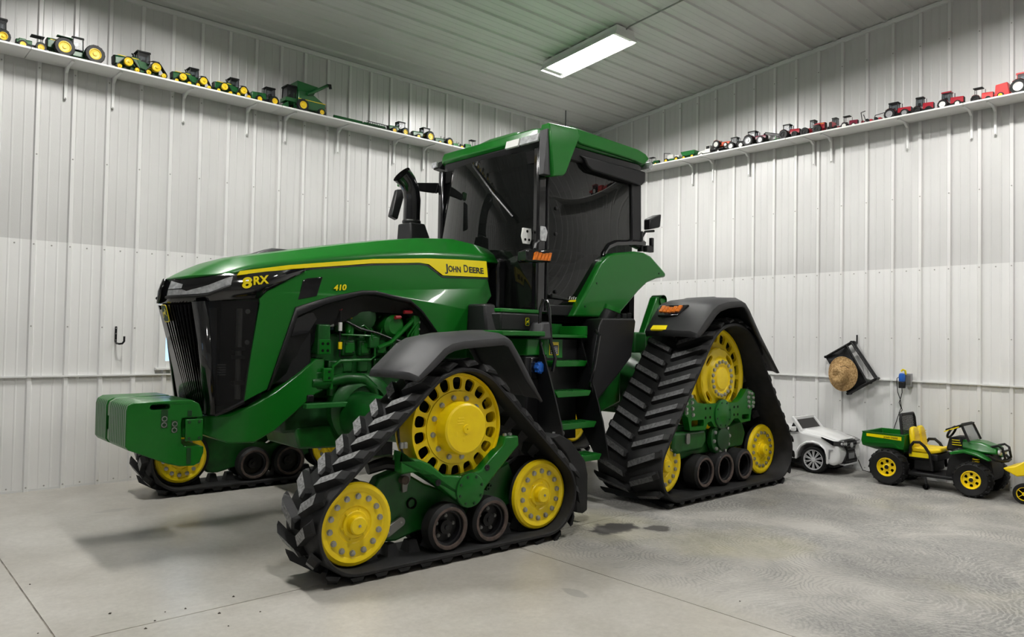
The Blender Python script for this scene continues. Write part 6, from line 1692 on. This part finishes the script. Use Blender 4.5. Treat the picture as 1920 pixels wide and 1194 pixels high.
# folded black chair hanging askew on the right wall
CH_X = -.09
CLOTH = mat('chair_cloth', (.016, .016, .018), .75, noise=(14, .6), bump=(18, .5, .01))
def W3(y, z, d=0.0): return (CH_X - d, y, z)
A, B_, C_, D_ = (-4.055, 1.365), (-4.375, 1.555), (-4.665, 1.125), (-4.335, .925)
R = empty('folding_chair', (CH_X, -4.36, 1.24), 'folded black camping chair hanging askew on the right wall', 'chair')
for nm, p, q, d in (('top_rail', A, B_, .02), ('side_rail', B_, C_, .03), ('bottom_rail', C_, D_, .02), ('side_rail', D_, A, .0)):
    MB().tube([W3(*p, d), W3(*q, d)], .014, 8).build(nm, BLACK_METAL, R)
    MB().tube([W3(*p, d-.06), W3(*q, d-.06)], .011, 8).build(nm, BLACK_METAL, R)
def lerp2(p, q, f): return (p[0]+(q[0]-p[0])*f, p[1]+(q[1]-p[1])*f)
p1, p2 = lerp2(A, B_, .82), lerp2(D_, C_, .72)
MB().tube([W3(*p1, .035), W3(*p2, .035)], .013, 8).build('inner_rail', BLACK_METAL, R)
rows = []
for i in range(7):
    f = i/6
    a, b = lerp2(A, D_, f), lerp2(p1, p2, f)
    rows.append([W3(*lerp2(a, b, g), .012 - .035*math.sin(math.pi*g) + .006*math.sin(9*f+5*g)) for g in [k/6 for k in range(7)]])
o = MB().grid(rows).build('seat_cloth', CLOTH, R, smooth=60); md = o.modifiers.new('solid', 'SOLIDIFY'); md.thickness = .006
for p in (A, B_, C_, D_, p2):
    MB().tube([W3(*p, -.065), W3(*p, .035)], .017, 8).build('joint', BLACK_METAL, R)
MB().tube([W3(*lerp2(C_, D_, .25), .04), W3(*lerp2(C_, D_, .95), .04)], .010, 6).build('foot_rail', BLACK_METAL, R)
hk2 = MB().prism([(-4.408,1.54),(-4.392,1.54),(-4.392,1.645),(-4.408,1.645)], 'x', -.012, -.02).build('wall_hook', BLACK_METAL, None)
tag(hk2, 'black hook strip above the hanging chair on the right wall', 'hook')
MB().tube([(-.02, -4.40, 1.55), (-.06, -4.40, 1.535), (-.10, -4.40, 1.54), (-.11, -4.40, 1.57)], .008, 6).build('hook_arm', BLACK_METAL, hk2)
# straw hat hung on the chair, crown towards the room
STRAW = bpy.data.materials.new('straw'); STRAW.use_nodes = True
_nt = STRAW.node_tree; _b = _nt.nodes['Principled BSDF']; _b.inputs['Roughness'].default_value = .85
_tc = _nt.nodes.new('ShaderNodeTexCoord'); _n = _nt.nodes.new('ShaderNodeTexNoise'); _n.inputs['Scale'].default_value = 55; _n.inputs['Detail'].default_value = 6
_nt.links.new(_tc.outputs['Object'], _n.inputs['Vector'])
_r = _nt.nodes.new('ShaderNodeValToRGB'); _r.color_ramp.elements[0].position = .35; _r.color_ramp.elements[1].position = .7
_r.color_ramp.elements[0].color = (.30, .17, .06, 1); _r.color_ramp.elements[1].color = (.68, .46, .22, 1)
_nt.links.new(_n.outputs['Fac'], _r.inputs[0]); _nt.links.new(_r.outputs[0], _b.inputs['Base Color'])
HY, HZ = -4.29, 1.165
def hat_ring(r, d, wob=0.0, tilt=.10, n=36, oy=0, oz=0):
    return [(CH_X-.055-d - tilt*r*math.sin(2*math.pi*i/n)*.5 + wob*math.cos(4*math.pi*i/n), HY+oy+r*.95*math.cos(2*math.pi*i/n), HZ+oz+r*1.12*math.sin(2*math.pi*i/n)) for i in range(n)]
prof = []
for k in range(9):               # brim in coiled rings, each slightly stepped
    r = .182 - .0088*k
    prof.append((r, .016+.0025*k + (.0022 if k % 2 else 0)))
prof += [(.106, .047), (.103, .06), (.100, .11), (.092, .145), (.074, .165), (.05, .160), (.025, .148), (.002, .145)]
rows = [hat_ring(r, d, .008*(r/.182)**2 if r > .11 else 0, oy=.012*(1 if r < .11 else 0), oz=-.015*(1 if r < .11 else 0)) for r, d in prof]
hat = MB().grid(rows, True).build('straw_hat', STRAW, None, smooth=70)
md = hat.modifiers.new('solid', 'SOLIDIFY'); md.thickness = .005; md.offset = -1
tag(hat, 'wide-brimmed tan straw hat hanging on the folded chair', 'hat')
rim = hat_ring(.184, .016, .008); MB().tube(rim+[rim[0]], .006, 6).build('brim_edge', STRAW, hat)
MB().tube([(CH_X-.19, HY-.01, HZ+.085), (CH_X-.14, HY-.05, HZ+.10), (CH_X-.085, HY-.09, HZ+.075), (CH_X-.07, HY-.115, HZ+.02)], .003, 5).build('chin_cord', BLACK_METAL, hat)

# outlet on the ledge with a blue adapter and a black charger
ob = MB().box(-.062, -.025, -5.045, -4.955, 1.05, 1.20).build('outlet_box', TGY, None, bevel=.004)
tag(ob, 'metal outlet box on the ledge of the right wall', 'outlet')
MB().box(-.066, -.061, -5.035, -4.965, 1.07, 1.18).build('cover_plate', STEEL_DULL, ob, bevel=.002)
ad = MB().lathe([(.028, 1.105), (.034, 1.115), (.036, 1.165), (.030, 1.195), (.014, 1.205), (.0005, 1.205)], (-.10, -4.955, 0), 'z', 14).build('plug_adapter', BLUE, None)
tag(ad, 'blue plug adapter on the wall outlet', 'plug')
MB().tube([(-.068, -4.985, 1.19), (-.085, -4.985, 1.235), (-.10, -4.965, 1.245), (-.10, -4.945, 1.225)], .012, 8).build('yellow_plug', YELLOW_DECAL, ad)
cg = MB().box(-.13, -.067, -4.985, -4.925, 1.03, 1.104).build('charger', TK_, None, bevel=.006)
tag(cg, 'black battery charger plugged in below the blue adapter', 'charger')
c1 = MB().tube([(-.10, -4.917, 1.155), (-.10, -4.90, 1.14), (-.09, -4.895, 1.08), (-.08, -4.90, .98), (-.07, -4.925, .90), (-.06, -4.93, .82), (-.05, -4.94, .77), (-.045, -4.90, .72), (-.045, -4.87, .62), (-.04, -4.80, .40), (-.04, -4.75, .15), (-.06, -4.70, .01), (-.10, -4.60, .006), (-.12, -4.52, .02), (-.13, -4.47, .14)], .0045, 5).build('charger_cable', TK_, None)
tag(c1, 'thin black cable from the blue adapter down to the toy car', 'cable')
c2 = MB().tube([(-.115, -4.96, 1.03), (-.11, -4.96, .98), (-.105, -4.945, .92), (-.10, -4.925, .86), (-.095, -4.945, .80), (-.09, -4.92, .74), (-.085, -4.93, .66), (-.09, -4.96, .56)], .0045, 5).build('charger_cable', TK_, None)
tag(c2, 'thin black cable hanging from the charger behind the green cart', 'cable')

# ================================================================ ride-on toys by the right wall
def spoked_wheel(t, x, y, r, w, rim, n, double, out, tyre_frac=.66):
    tyre = t.b(MB().lathe([(r*tyre_frac, -w/2), (r*.9, -w/2), (r, -w*.3), (r, w*.3), (r*.9, w/2), (r*tyre_frac, w/2), (r*tyre_frac, -w/2)], (x, y, r), 'y', 40), 'tyre', TK_)
    f = y + out*w*.40
    m = MB().lathe([(r*tyre_frac, -out*w*.3), (r*tyre_frac, out*w*.46), (r*tyre_frac*.90, out*w*.46), (r*tyre_frac*.88, out*w*.30)], (x, y, r), 'y', 40)
    rm = t.b(m, 'rim', rim, tyre)
    t.b(MB().lathe([(r*tyre_frac*.9, out*w*.1), (.0005, out*w*.1)], (x, y, r), 'y', 30), 'wheel_well', DARK_IN, tyre)
    for k in range(n):
        for dd in ((-.09, .09) if double else (0,)):
            a = 2*math.pi*(k+.5)/n + dd
            t.b(MB().bar((x+r*.13*math.cos(a), f, r+r*.13*math.sin(a)), (x+r*tyre_frac*.92*math.cos(a), f, r+r*tyre_frac*.92*math.sin(a)), r*.07 if double else r*.15, r*.05), 'spoke', rim, tyre)
    t.b(MB().lathe([(r*.17, out*w*.2), (r*.17, out*w*.44), (r*.13, out*w*.5), (.0005, out*w*.5)], (x, y, r), 'y', 20), 'hub', rim, tyre)
    return tyre
# ---- white toy car, nose towards the right of the picture
SILVER = mat('silver_plastic', (.66, .66, .67), .3, metal=.25)
car = Toy('toy_car', (-.42, -4.195, 0), RZ, 'white ride-on toy car with silver wheels behind the rear track', 'toy car', None)
# car frame: x forward, y left (+y is towards the wall); near side is y<0
SIDE_C = [(-.85,.12),(-.62,.12)] + arc(-.42, .16, .20, 180, 0, 10)[0:0] + [(-.215,.145),(-.20,.22),(-.155,.30),(-.08,.343),(.0,.352),(.07,.338),(.13,.29),(.155,.22),(.165,.13),(.235,.115),(.30,.16),(.305,.26),(.29,.33),(.26,.405),(.10,.445),(-.13,.478),(-.17,.50),(-.85,.50)]
car.b(MB().prism(SIDE_C, 'y', -.29, .29), 'body_shell', WHITE_GLOSS, bevel=.03, seg=3)
for sy in (-1, 1):
    flare = [(-.225,.145),(-.215,.24),(-.16,.325),(-.08,.372),(.0,.382),(.08,.366),(.145,.31),(.175,.22),(.185,.13)]
    inner = [(-.20,.145),(-.19,.225),(-.145,.30),(-.075,.345),(.0,.354),(.07,.34),(.13,.29),(.155,.21),(.16,.13)]
    car.b(MB().prism(flare + inner[::-1], 'y', sy*.27, sy*.315), 'arch_flare', WHITE_GLOSS, bevel=.012)
car.b(MB().loft([[(-.15,-.25,.47),(-.15,.25,.47),(-.15,.2,.505),(-.15,-.2,.505)], [(.08,-.24,.44),(.08,.24,.44),(.08,.19,.488),(.08,-.19,.488)], [(.27,-.20,.40),(.27,.20,.40),(.265,.15,.418),(.265,-.15,.418)]]), 'bonnet', WHITE_GLOSS, bevel=.02, seg=3)
# spindle grille, lamps, bumper
car.b(MB().prism([(-.10,.405),(.10,.405),(.155,.37),(.10,.29),(.115,.24),(.17,.175),(.165,.14),(-.165,.14),(-.17,.175),(-.115,.24),(-.10,.29),(-.155,.37)], 'x', .28, .318), 'grille', TK_, bevel=.006)
for k in range(7):
    w = (.14, .125, .105, .10, .11, .135, .155)[k]; z = .375-.036*k
    car.b(MB().box(.317, .323, -w, w, z-.004, z+.004), 'grille_bar', BLACK_GLOSS)
car.b(MB().box(.318, .326, -.07, .07, .19, .255), 'number_plate', TGY, bevel=.002)
car.b(MB().lathe([(.030, .318), (.030, .328), (.020, .330), (.0005, .330)], (0, 0, .345), 'x', 20), 'badge', SILVER)
for sy in (-1, 1):
    car.b(MB().loft([[(.325,sy*.12,.392),(.325,sy*.12,.342),(.29,sy*.15,.335),(.29,sy*.15,.392)], [(.318,sy*.235,.398),(.318,sy*.235,.342),(.25,sy*.22,.342),(.25,sy*.22,.398)], [(.25,sy*.306,.405),(.25,sy*.306,.350),(.20,sy*.27,.350),(.20,sy*.27,.405)], [(.10,sy*.306,.44),(.10,sy*.306,.425),(.09,sy*.28,.425),(.09,sy*.28,.44)]]), 'headlight', BLACK_GLOSS, bevel=.004)
    for q in range(3): car.b(MB().lathe([(.017, -.01), (.016, .004), (.0005, .006)], (.328-.006*q, sy*(.155+.04*q), .368+.003*q), 'x', 10), 'headlight_bulb', SILVER)
    car.b(MB().prism([(.185,.30),(.235,.305),(.235,.295),(.205,.285),(.195,.19),(.183,.19)], 'y', sy*.285, sy*.297), 'fog_vent', TGY)
car.b(MB().box(.25, .325, -.16, .16, .115, .135), 'lower_bumper', SILVER, bevel=.008)
# windscreen frame
def ws_pt(y, f): return (-.155 - .115*f, y*(1-.08*f), .475+.145*f)
for sy in (-1, 1): car.b(MB().bar(ws_pt(sy*.27, 0), ws_pt(sy*.27, 1), .04), 'screen_post', WHITE_GLOSS, bevel=.008)
car.b(MB().bar(ws_pt(-.285, 1), ws_pt(.285, 1), .04), 'screen_top', WHITE_GLOSS, bevel=.008)
car.b(MB().bar(ws_pt(-.28, 0), ws_pt(.28, 0), .03), 'screen_base', WHITE_GLOSS, bevel=.006)
car.b(MB().grid([[ws_pt(-.26, .05), ws_pt(.26, .05)], [ws_pt(-.26, .95), ws_pt(.26, .95)]]), 'screen', mat('smoked_screen', (.016, .014, .013), .2, spec=.3))
car.b(MB().prism([(-.30,.46),(-.18,.47),(-.25,.57)], 'y', -.30, -.28), 'quarter_window', TK_)
car.b(MB().loft([[(-.20,-.31,.475),(-.20,-.38,.475),(-.20,-.38,.535),(-.20,-.31,.535)], [(-.25,-.31,.48),(-.25,-.37,.48),(-.25,-.37,.53),(-.25,-.31,.53)]]), 'mirror', WHITE_GLOSS, bevel=.01)
car.b(MB().box(-.75, -.30, -.22, .22, .28, .47), 'seat', TK_, bevel=.04)
for x in (0.0, -.60):
    for sy in (-1, 1): spoked_wheel(car, x, sy*.245, .158, .11, SILVER, 10, True, sy, .76)
car.b(MB().box(-.70, .20, -.20, .20, .08, .16), 'chassis', TK_)
# ---- green ride-on cart
gt = Toy('toy_utility_cart', (-.42, -5.44, 0), RZ, 'green ride-on toy utility cart with yellow seats and dump bed', 'toy cart', None)
# x forward = -y of the room: room y = -5.44 - x ; near side y<0
def knobby(t, x, y, r, w, out):
    tyre = t.b(MB().lathe([(r*.52, -w*.42), (r*.86, -w*.5), (r*.97, -w*.36), (r, -w*.1), (r, w*.1), (r*.97, w*.36), (r*.86, w*.5), (r*.52, w*.42), (r*.52, -w*.42)], (x, y, r), 'y', 36), 'tyre', TK_)
    m = MB()
    for k in range(18):
        a = 2*math.pi*k/18
        for s in (-1, 1):
            b = a + (.17 if s > 0 else 0)
            m.bar((x+r*.99*math.cos(b), y+s*w*.08, r+r*.99*math.sin(b)), (x+r*.93*math.cos(b+.1), y+s*w*.46, r+r*.93*math.sin(b+.1)), r*.10, r*.07)
    g = t.b(m, 'tyre_knobs', TK_, tyre); g['kind'] = 'stuff'
    f = out*w*.40
    m = MB(); c = (x, y, r); R = r*.52
    m.lathe([(R, -f), (R, f*1.1), (R*.94, f*1.12), (R*.86, f*.8)], c, 'y', 30)
    holed_ring(m, c, R*.36, R*.87, 6, f*.8, f*.6, .52, .62, 3.0, 12)
    m.lathe([(R*.36, f*.8), (R*.3, f*.9), (R*.22, f*.95)], c, 'y', 24)
    rim = t.b(m, 'rim', YELLOW, tyre)
    t.b(MB().lathe([(R*.95, f*.45), (.0005, f*.45)], c, 'y', 24), 'wheel_well', DARK_IN, tyre)
    t.b(MB().lathe([(R*.22, f*.6), (R*.2, f*1.1), (.0005, f*1.15)], c, 'y', 16), 'hub', TK_, tyre)
XR, XFW = -.40, .42
for sy in (-1, 1):
    knobby(gt, XR, sy*.265, .195, .17, sy); knobby(gt, XFW, sy*.265, .178, .17, sy)
# dump bed
def bedring(x0, x1, w, z): return [(x0,-w,z),(x1,-w,z),(x1,w,z),(x0,w,z)]
m = MB(); m.grid([bedring(-.56,-.26,.20,.36), bedring(-.69,-.245,.265,.40), bedring(-.70,-.24,.275,.45), bedring(-.69,-.24,.265,.545), bedring(-.70,-.24,.275,.555), bedring(-.68,-.255,.255,.555), bedring(-.66,-.265,.245,.40)], True)
m.add(bedring(-.66,-.265,.245,.40), [(0,1,2,3)]); m.add(bedring(-.56,-.26,.20,.36), [(3,2,1,0)])
bed = gt.b(m, 'dump_bed', GREEN, bevel=.006)
gt.b(MB().prism([(-.66,.43),(-.36,.445),(-.30,.40),(-.25,.40),(-.25,.415),(-.29,.415),(-.35,.46),(-.66,.445)], 'y', -.281, -.27), 'bed_rib', GREEN, bed)
gt.b(MB().prism([(-.64,.505),(-.27,.490),(-.27,.530),(-.64,.535)], 'y', -.2745, -.268), 'bed_stripe', YELLOW_DECAL, bed)
tt = text('JOHN DEERE', .028, (0, 0, 0), (0, 0, 0), BLACK, None, 'bed_lettering', .0008, width=.15)
tt.parent = bed; tt.matrix_local = Matrix.Translation(Vector((-.42-.2758, -5.44+.455, .503)) - wloc(bed)) @ Matrix.Rotation(-PI/2, 4, 'Z') @ Matrix.Rotation(PI/2, 4, 'X') @ Matrix.Diagonal((*tt.scale, 1))
# seats
for sy, dx in ((-.095, 0), (.095, .0)):
    def srow(x, z, w, t_): return [(x,sy-w,z),(x,sy+w,z),(x+t_,sy+w,z+.01),(x+t_,sy-w,z+.01)]
    gt.b(MB().loft([srow(-.215,.36,.088,.07), srow(-.225,.50,.088,.06), srow(-.235,.60,.075,.05), srow(-.235,.635,.045,.04)]), 'seat_back', YELLOW, bevel=.02, seg=3)
    for k in range(4): gt.b(MB().box(-.173, -.166, sy-.06, sy+.06, .585-.022*k-.004, .585-.022*k+.004), 'seat_groove', YELLOW)
    gt.b(MB().loft([[(-.20,sy-.092,.375),(-.20,sy+.092,.375),(-.20,sy+.092,.43),(-.20,sy-.092,.43)], [(.0,sy-.095,.37),(.0,sy+.095,.37),(.0,sy+.095,.425),(.0,sy-.095,.425)], [(.10,sy-.085,.40),(.10,sy+.085,.40),(.09,sy+.085,.445),(.09,sy-.085,.445)]]), 'seat_cushion', YELLOW, bevel=.02, seg=3)
gt.b(MB().box(-.22, .07, -.19, .19, .30, .375), 'seat_base', TK_, bevel=.01)
gt.b(MB().box(-.215, -.02, -.205, -.19, .325, .375), 'seat_sticker', YELLOW_DECAL)
gt.b(MB().box(-.18, .02, -.17, .17, .18, .31), 'battery_cover', TK_, bevel=.015)
# arm rails
for sy in (-1, 1):
    gt.b(MB().tube([(-.20,sy*.215,.36),(-.195,sy*.22,.44),(-.16,sy*.225,.485),(-.10,sy*.225,.49),(-.05,sy*.225,.45),(.0,sy*.22,.37),(.02,sy*.215,.20)], .016, 8), 'arm_rail', TK_)
# screen behind the seats: a frame with a wire lattice
def scr(y, z): return (-.29-.10*(z-.55), y, z)
fr = [scr(-.20,.54), scr(-.20,.72), scr(-.17,.765), scr(.17,.765), scr(.20,.72), scr(.20,.54)]
gt.b(MB().tube(fr, .016, 8), 'screen_frame', TK_)
for k in range(15):
    y = -.18+.0257*k
    for sl in (1, -1):
        z0, z1 = .55, .755; y2 = y + sl*.19
        p, q = [y, z0], [y2, z1]
        if q[0] > .19: q = [.19, z0+(z1-z0)*(.19-y)/(y2-y)]
        if q[0] < -.19: q = [-.19, z0+(z1-z0)*(-.19-y)/(y2-y)]
        gt.b(MB().bar(scr(*p), scr(*q), .004), 'screen_wire', TK_)
for k in range(7):
    z = .565+.027*k
    for sl, ys in ((1, -.19), (-1, .19)):
        y2 = ys + sl*(.755-z)/.205*.19
        gt.b(MB().bar(scr(ys, z), scr(y2, .755), .004), 'screen_wire', TK_)
# floor, dash, bonnet
gt.b(MB().box(-.24, .30, -.24, .24, .13, .165), 'floor_pan', TK_, bevel=.01)
gt.b(MB().prism([(.14,.15),(.16,.32),(.20,.44),(.26,.47),(.52,.42),(.56,.36),(.58,.22),(.56,.16)], 'y', -.19, .19), 'front_body', TK_, bevel=.015)
gt.b(MB().loft([[(.13,-.16,.43),(.13,.16,.43),(.16,.15,.57),(.16,-.15,.57)], [(.30,-.18,.42),(.30,.18,.42),(.28,.16,.575),(.28,-.16,.575)]]), 'dash', TK_, bevel=.02)
for k in range(3): gt.b(MB().box(.20, .27+.01*k, -.186, -.176, .545-.024*k, .551-.024*k), 'dash_decal', YELLOW_DECAL)
gt.b(MB().lathe([(.022, 0), (.028, .02), (.0005, .028)], (.135, .0, .52), 'x', 12), 'dash_knob', YELLOW)
gt.b(MB().loft([[(.26,-.16,.47),(.26,.16,.47),(.26,.13,.555),(.26,-.13,.555)], [(.45,-.165,.44),(.45,.165,.44),(.45,.12,.545),(.45,-.12,.545)], [(.60,-.13,.43),(.60,.13,.43),(.60,.10,.50),(.60,-.10,.50)]]), 'bonnet', GREEN, bevel=.02, seg=3)
for sy in (-1, 1):
    fd = [(.20,.425),(.27,.455),(.34,.465),(.46,.44),(.55,.40),(.575,.385),(.56,.375),(.45,.415),(.34,.435),(.22,.40)]
    gt.b(MB().prism(fd, 'y', sy*.14, sy*.29), 'front_fender', GREEN, bevel=.01)
    for k in range(4): gt.b(MB().lathe([(.03, 0), (.034, .006), (.03, .012)], (.43, sy*.21, .30+.024*k), 'z', 14), 'spring_coil', YELLOW)
    gt.b(MB().lathe([(.02, 0), (.02, .10)], (.43, sy*.21, .29), 'z', 10), 'damper', TK_)
# screen, steering, bumper
def gs(y, f): return (.36-.07*f, y*(1-.05*f), .545+.16*f)
gt.b(MB().tube([gs(-.19, 0), gs(-.19, .9), gs(-.16, 1.06), gs(.16, 1.06), gs(.19, .9), gs(.19, 0)], .013, 8), 'screen_hoop', TK_)
gt.b(MB().grid([[gs(-.18, .03), gs(.18, .03)], [gs(-.17, .98), gs(.17, .98)]]), 'windscreen', TGL)
gt.b(MB().loft([[(.30,-.20,.70),(.30,.20,.70),(.30,.20,.725),(.30,-.20,.725)], [(.12,-.14,.625),(.12,.06,.625),(.12,.06,.65),(.12,-.14,.65)]]), 'dash_hood', TK_, bevel=.008)
gt.b(MB().bar((.12,-.17,.625),(.27,-.205,.69),.01), 'hood_stripe', YELLOW_DECAL)
gt.b(MB().tube([(.17+.03*math.cos(a), -.10+.09*math.sin(a), .62+.06*math.cos(a)) for a in [i*PI/8 for i in range(17)]], .012, 6), 'steering_wheel', TK_)
for sy in (-1, 1):
    gt.b(MB().tube([(.52,sy*.10,.50),(.60,sy*.115,.525),(.64,sy*.11,.50),(.66,sy*.10,.40),(.62,sy*.09,.36)], .012, 8), 'brush_guard_post', TK_)
gt.b(MB().tube([(.55,-.24,.43),(.60,-.21,.39),(.65,-.12,.375),(.66,0,.37),(.65,.12,.375),(.60,.21,.39),(.55,.24,.43)], .014, 8), 'brush_guard_bar', TK_)
gt.b(MB().tube([(.64,-.12,.47),(.655,0,.475),(.64,.12,.47)], .010, 8), 'brush_guard_bar', TK_)
for sy in (-1, 1): gt.b(MB().lathe([(.03, 0), (.03, .02), (.02, .026), (.0005, .028)], (.598, sy*.085, .455), 'x', 14), 'headlamp', SILVER)
gt.b(MB().lathe([(.03, -.02), (.03, .02), (.012, .022), (.012, -.022)], (-.02, -.26, .032), 'y', 16), 'foot_roller', TK_)
gt.b(MB().bar((-.02,-.26,.04),(-.05,-.22,.15),.02), 'roller_arm', TK_)
# ---- yellow toy loader at the right edge
yl = Toy('toy_loader', (-.45, -6.42, 0), PI/2, 'yellow toy loader bucket cut off by the right edge', 'toy loader', None)
yl.b(MB().prism([(.30,.33),(.28,.31),(.18,.26),(.06,.29),(.04,.42),(.10,.43),(.20,.36)], 'y', -.24, .24), 'bucket', YELLOW, bevel=.012)
for sy in (-1, 1):
    yl.b(MB().bar((.08,sy*.14,.34),(-.20,sy*.14,.30),.035), 'loader_arm', YELLOW, bevel=.005)
    for x in (.12, -.28): spoked_wheel(yl, x, sy*.20, .10, .08, YELLOW, 5, False, sy)
yl.b(MB().box(-.36, .14, -.13, .13, .10, .24), 'chassis', TK_, bevel=.015)
yl.b(MB().box(-.38, -.16, -.15, .15, .24, .40), 'bonnet', YELLOW, bevel=.03)
yl.b(MB().box(-.14, .0, -.12, .12, .24, .29), 'seat', TK_, bevel=.02)

# crumbs of grit along the joint
g = MB()
for k in range(60):
    x = random.uniform(-8.6, -5.2); y = -4.15 + random.gauss(0, .22) if k < 40 else random.uniform(-6.5, -1.5); r = random.uniform(.004, .011)
    n_ = 5
    if -7.5 < x < -1.2 and -4.6 < y < -.4: continue
    g.add([(x+r*math.cos(2*PI*i/n_)*random.uniform(.7, 1.2), y+r*math.sin(2*PI*i/n_)*random.uniform(.7, 1.2), .0005) for i in range(n_)] + [(x, y, r*.9)], [(i, (i+1) % n_, n_) for i in range(n_)] + [tuple(range(n_-1, -1, -1))])
g = g.build('floor_grit', mat('grit', (.06, .05, .04), .9), None, smooth=0)
tag(g, 'scattered dark crumbs of dirt on the concrete floor', 'grit', kind='stuff')
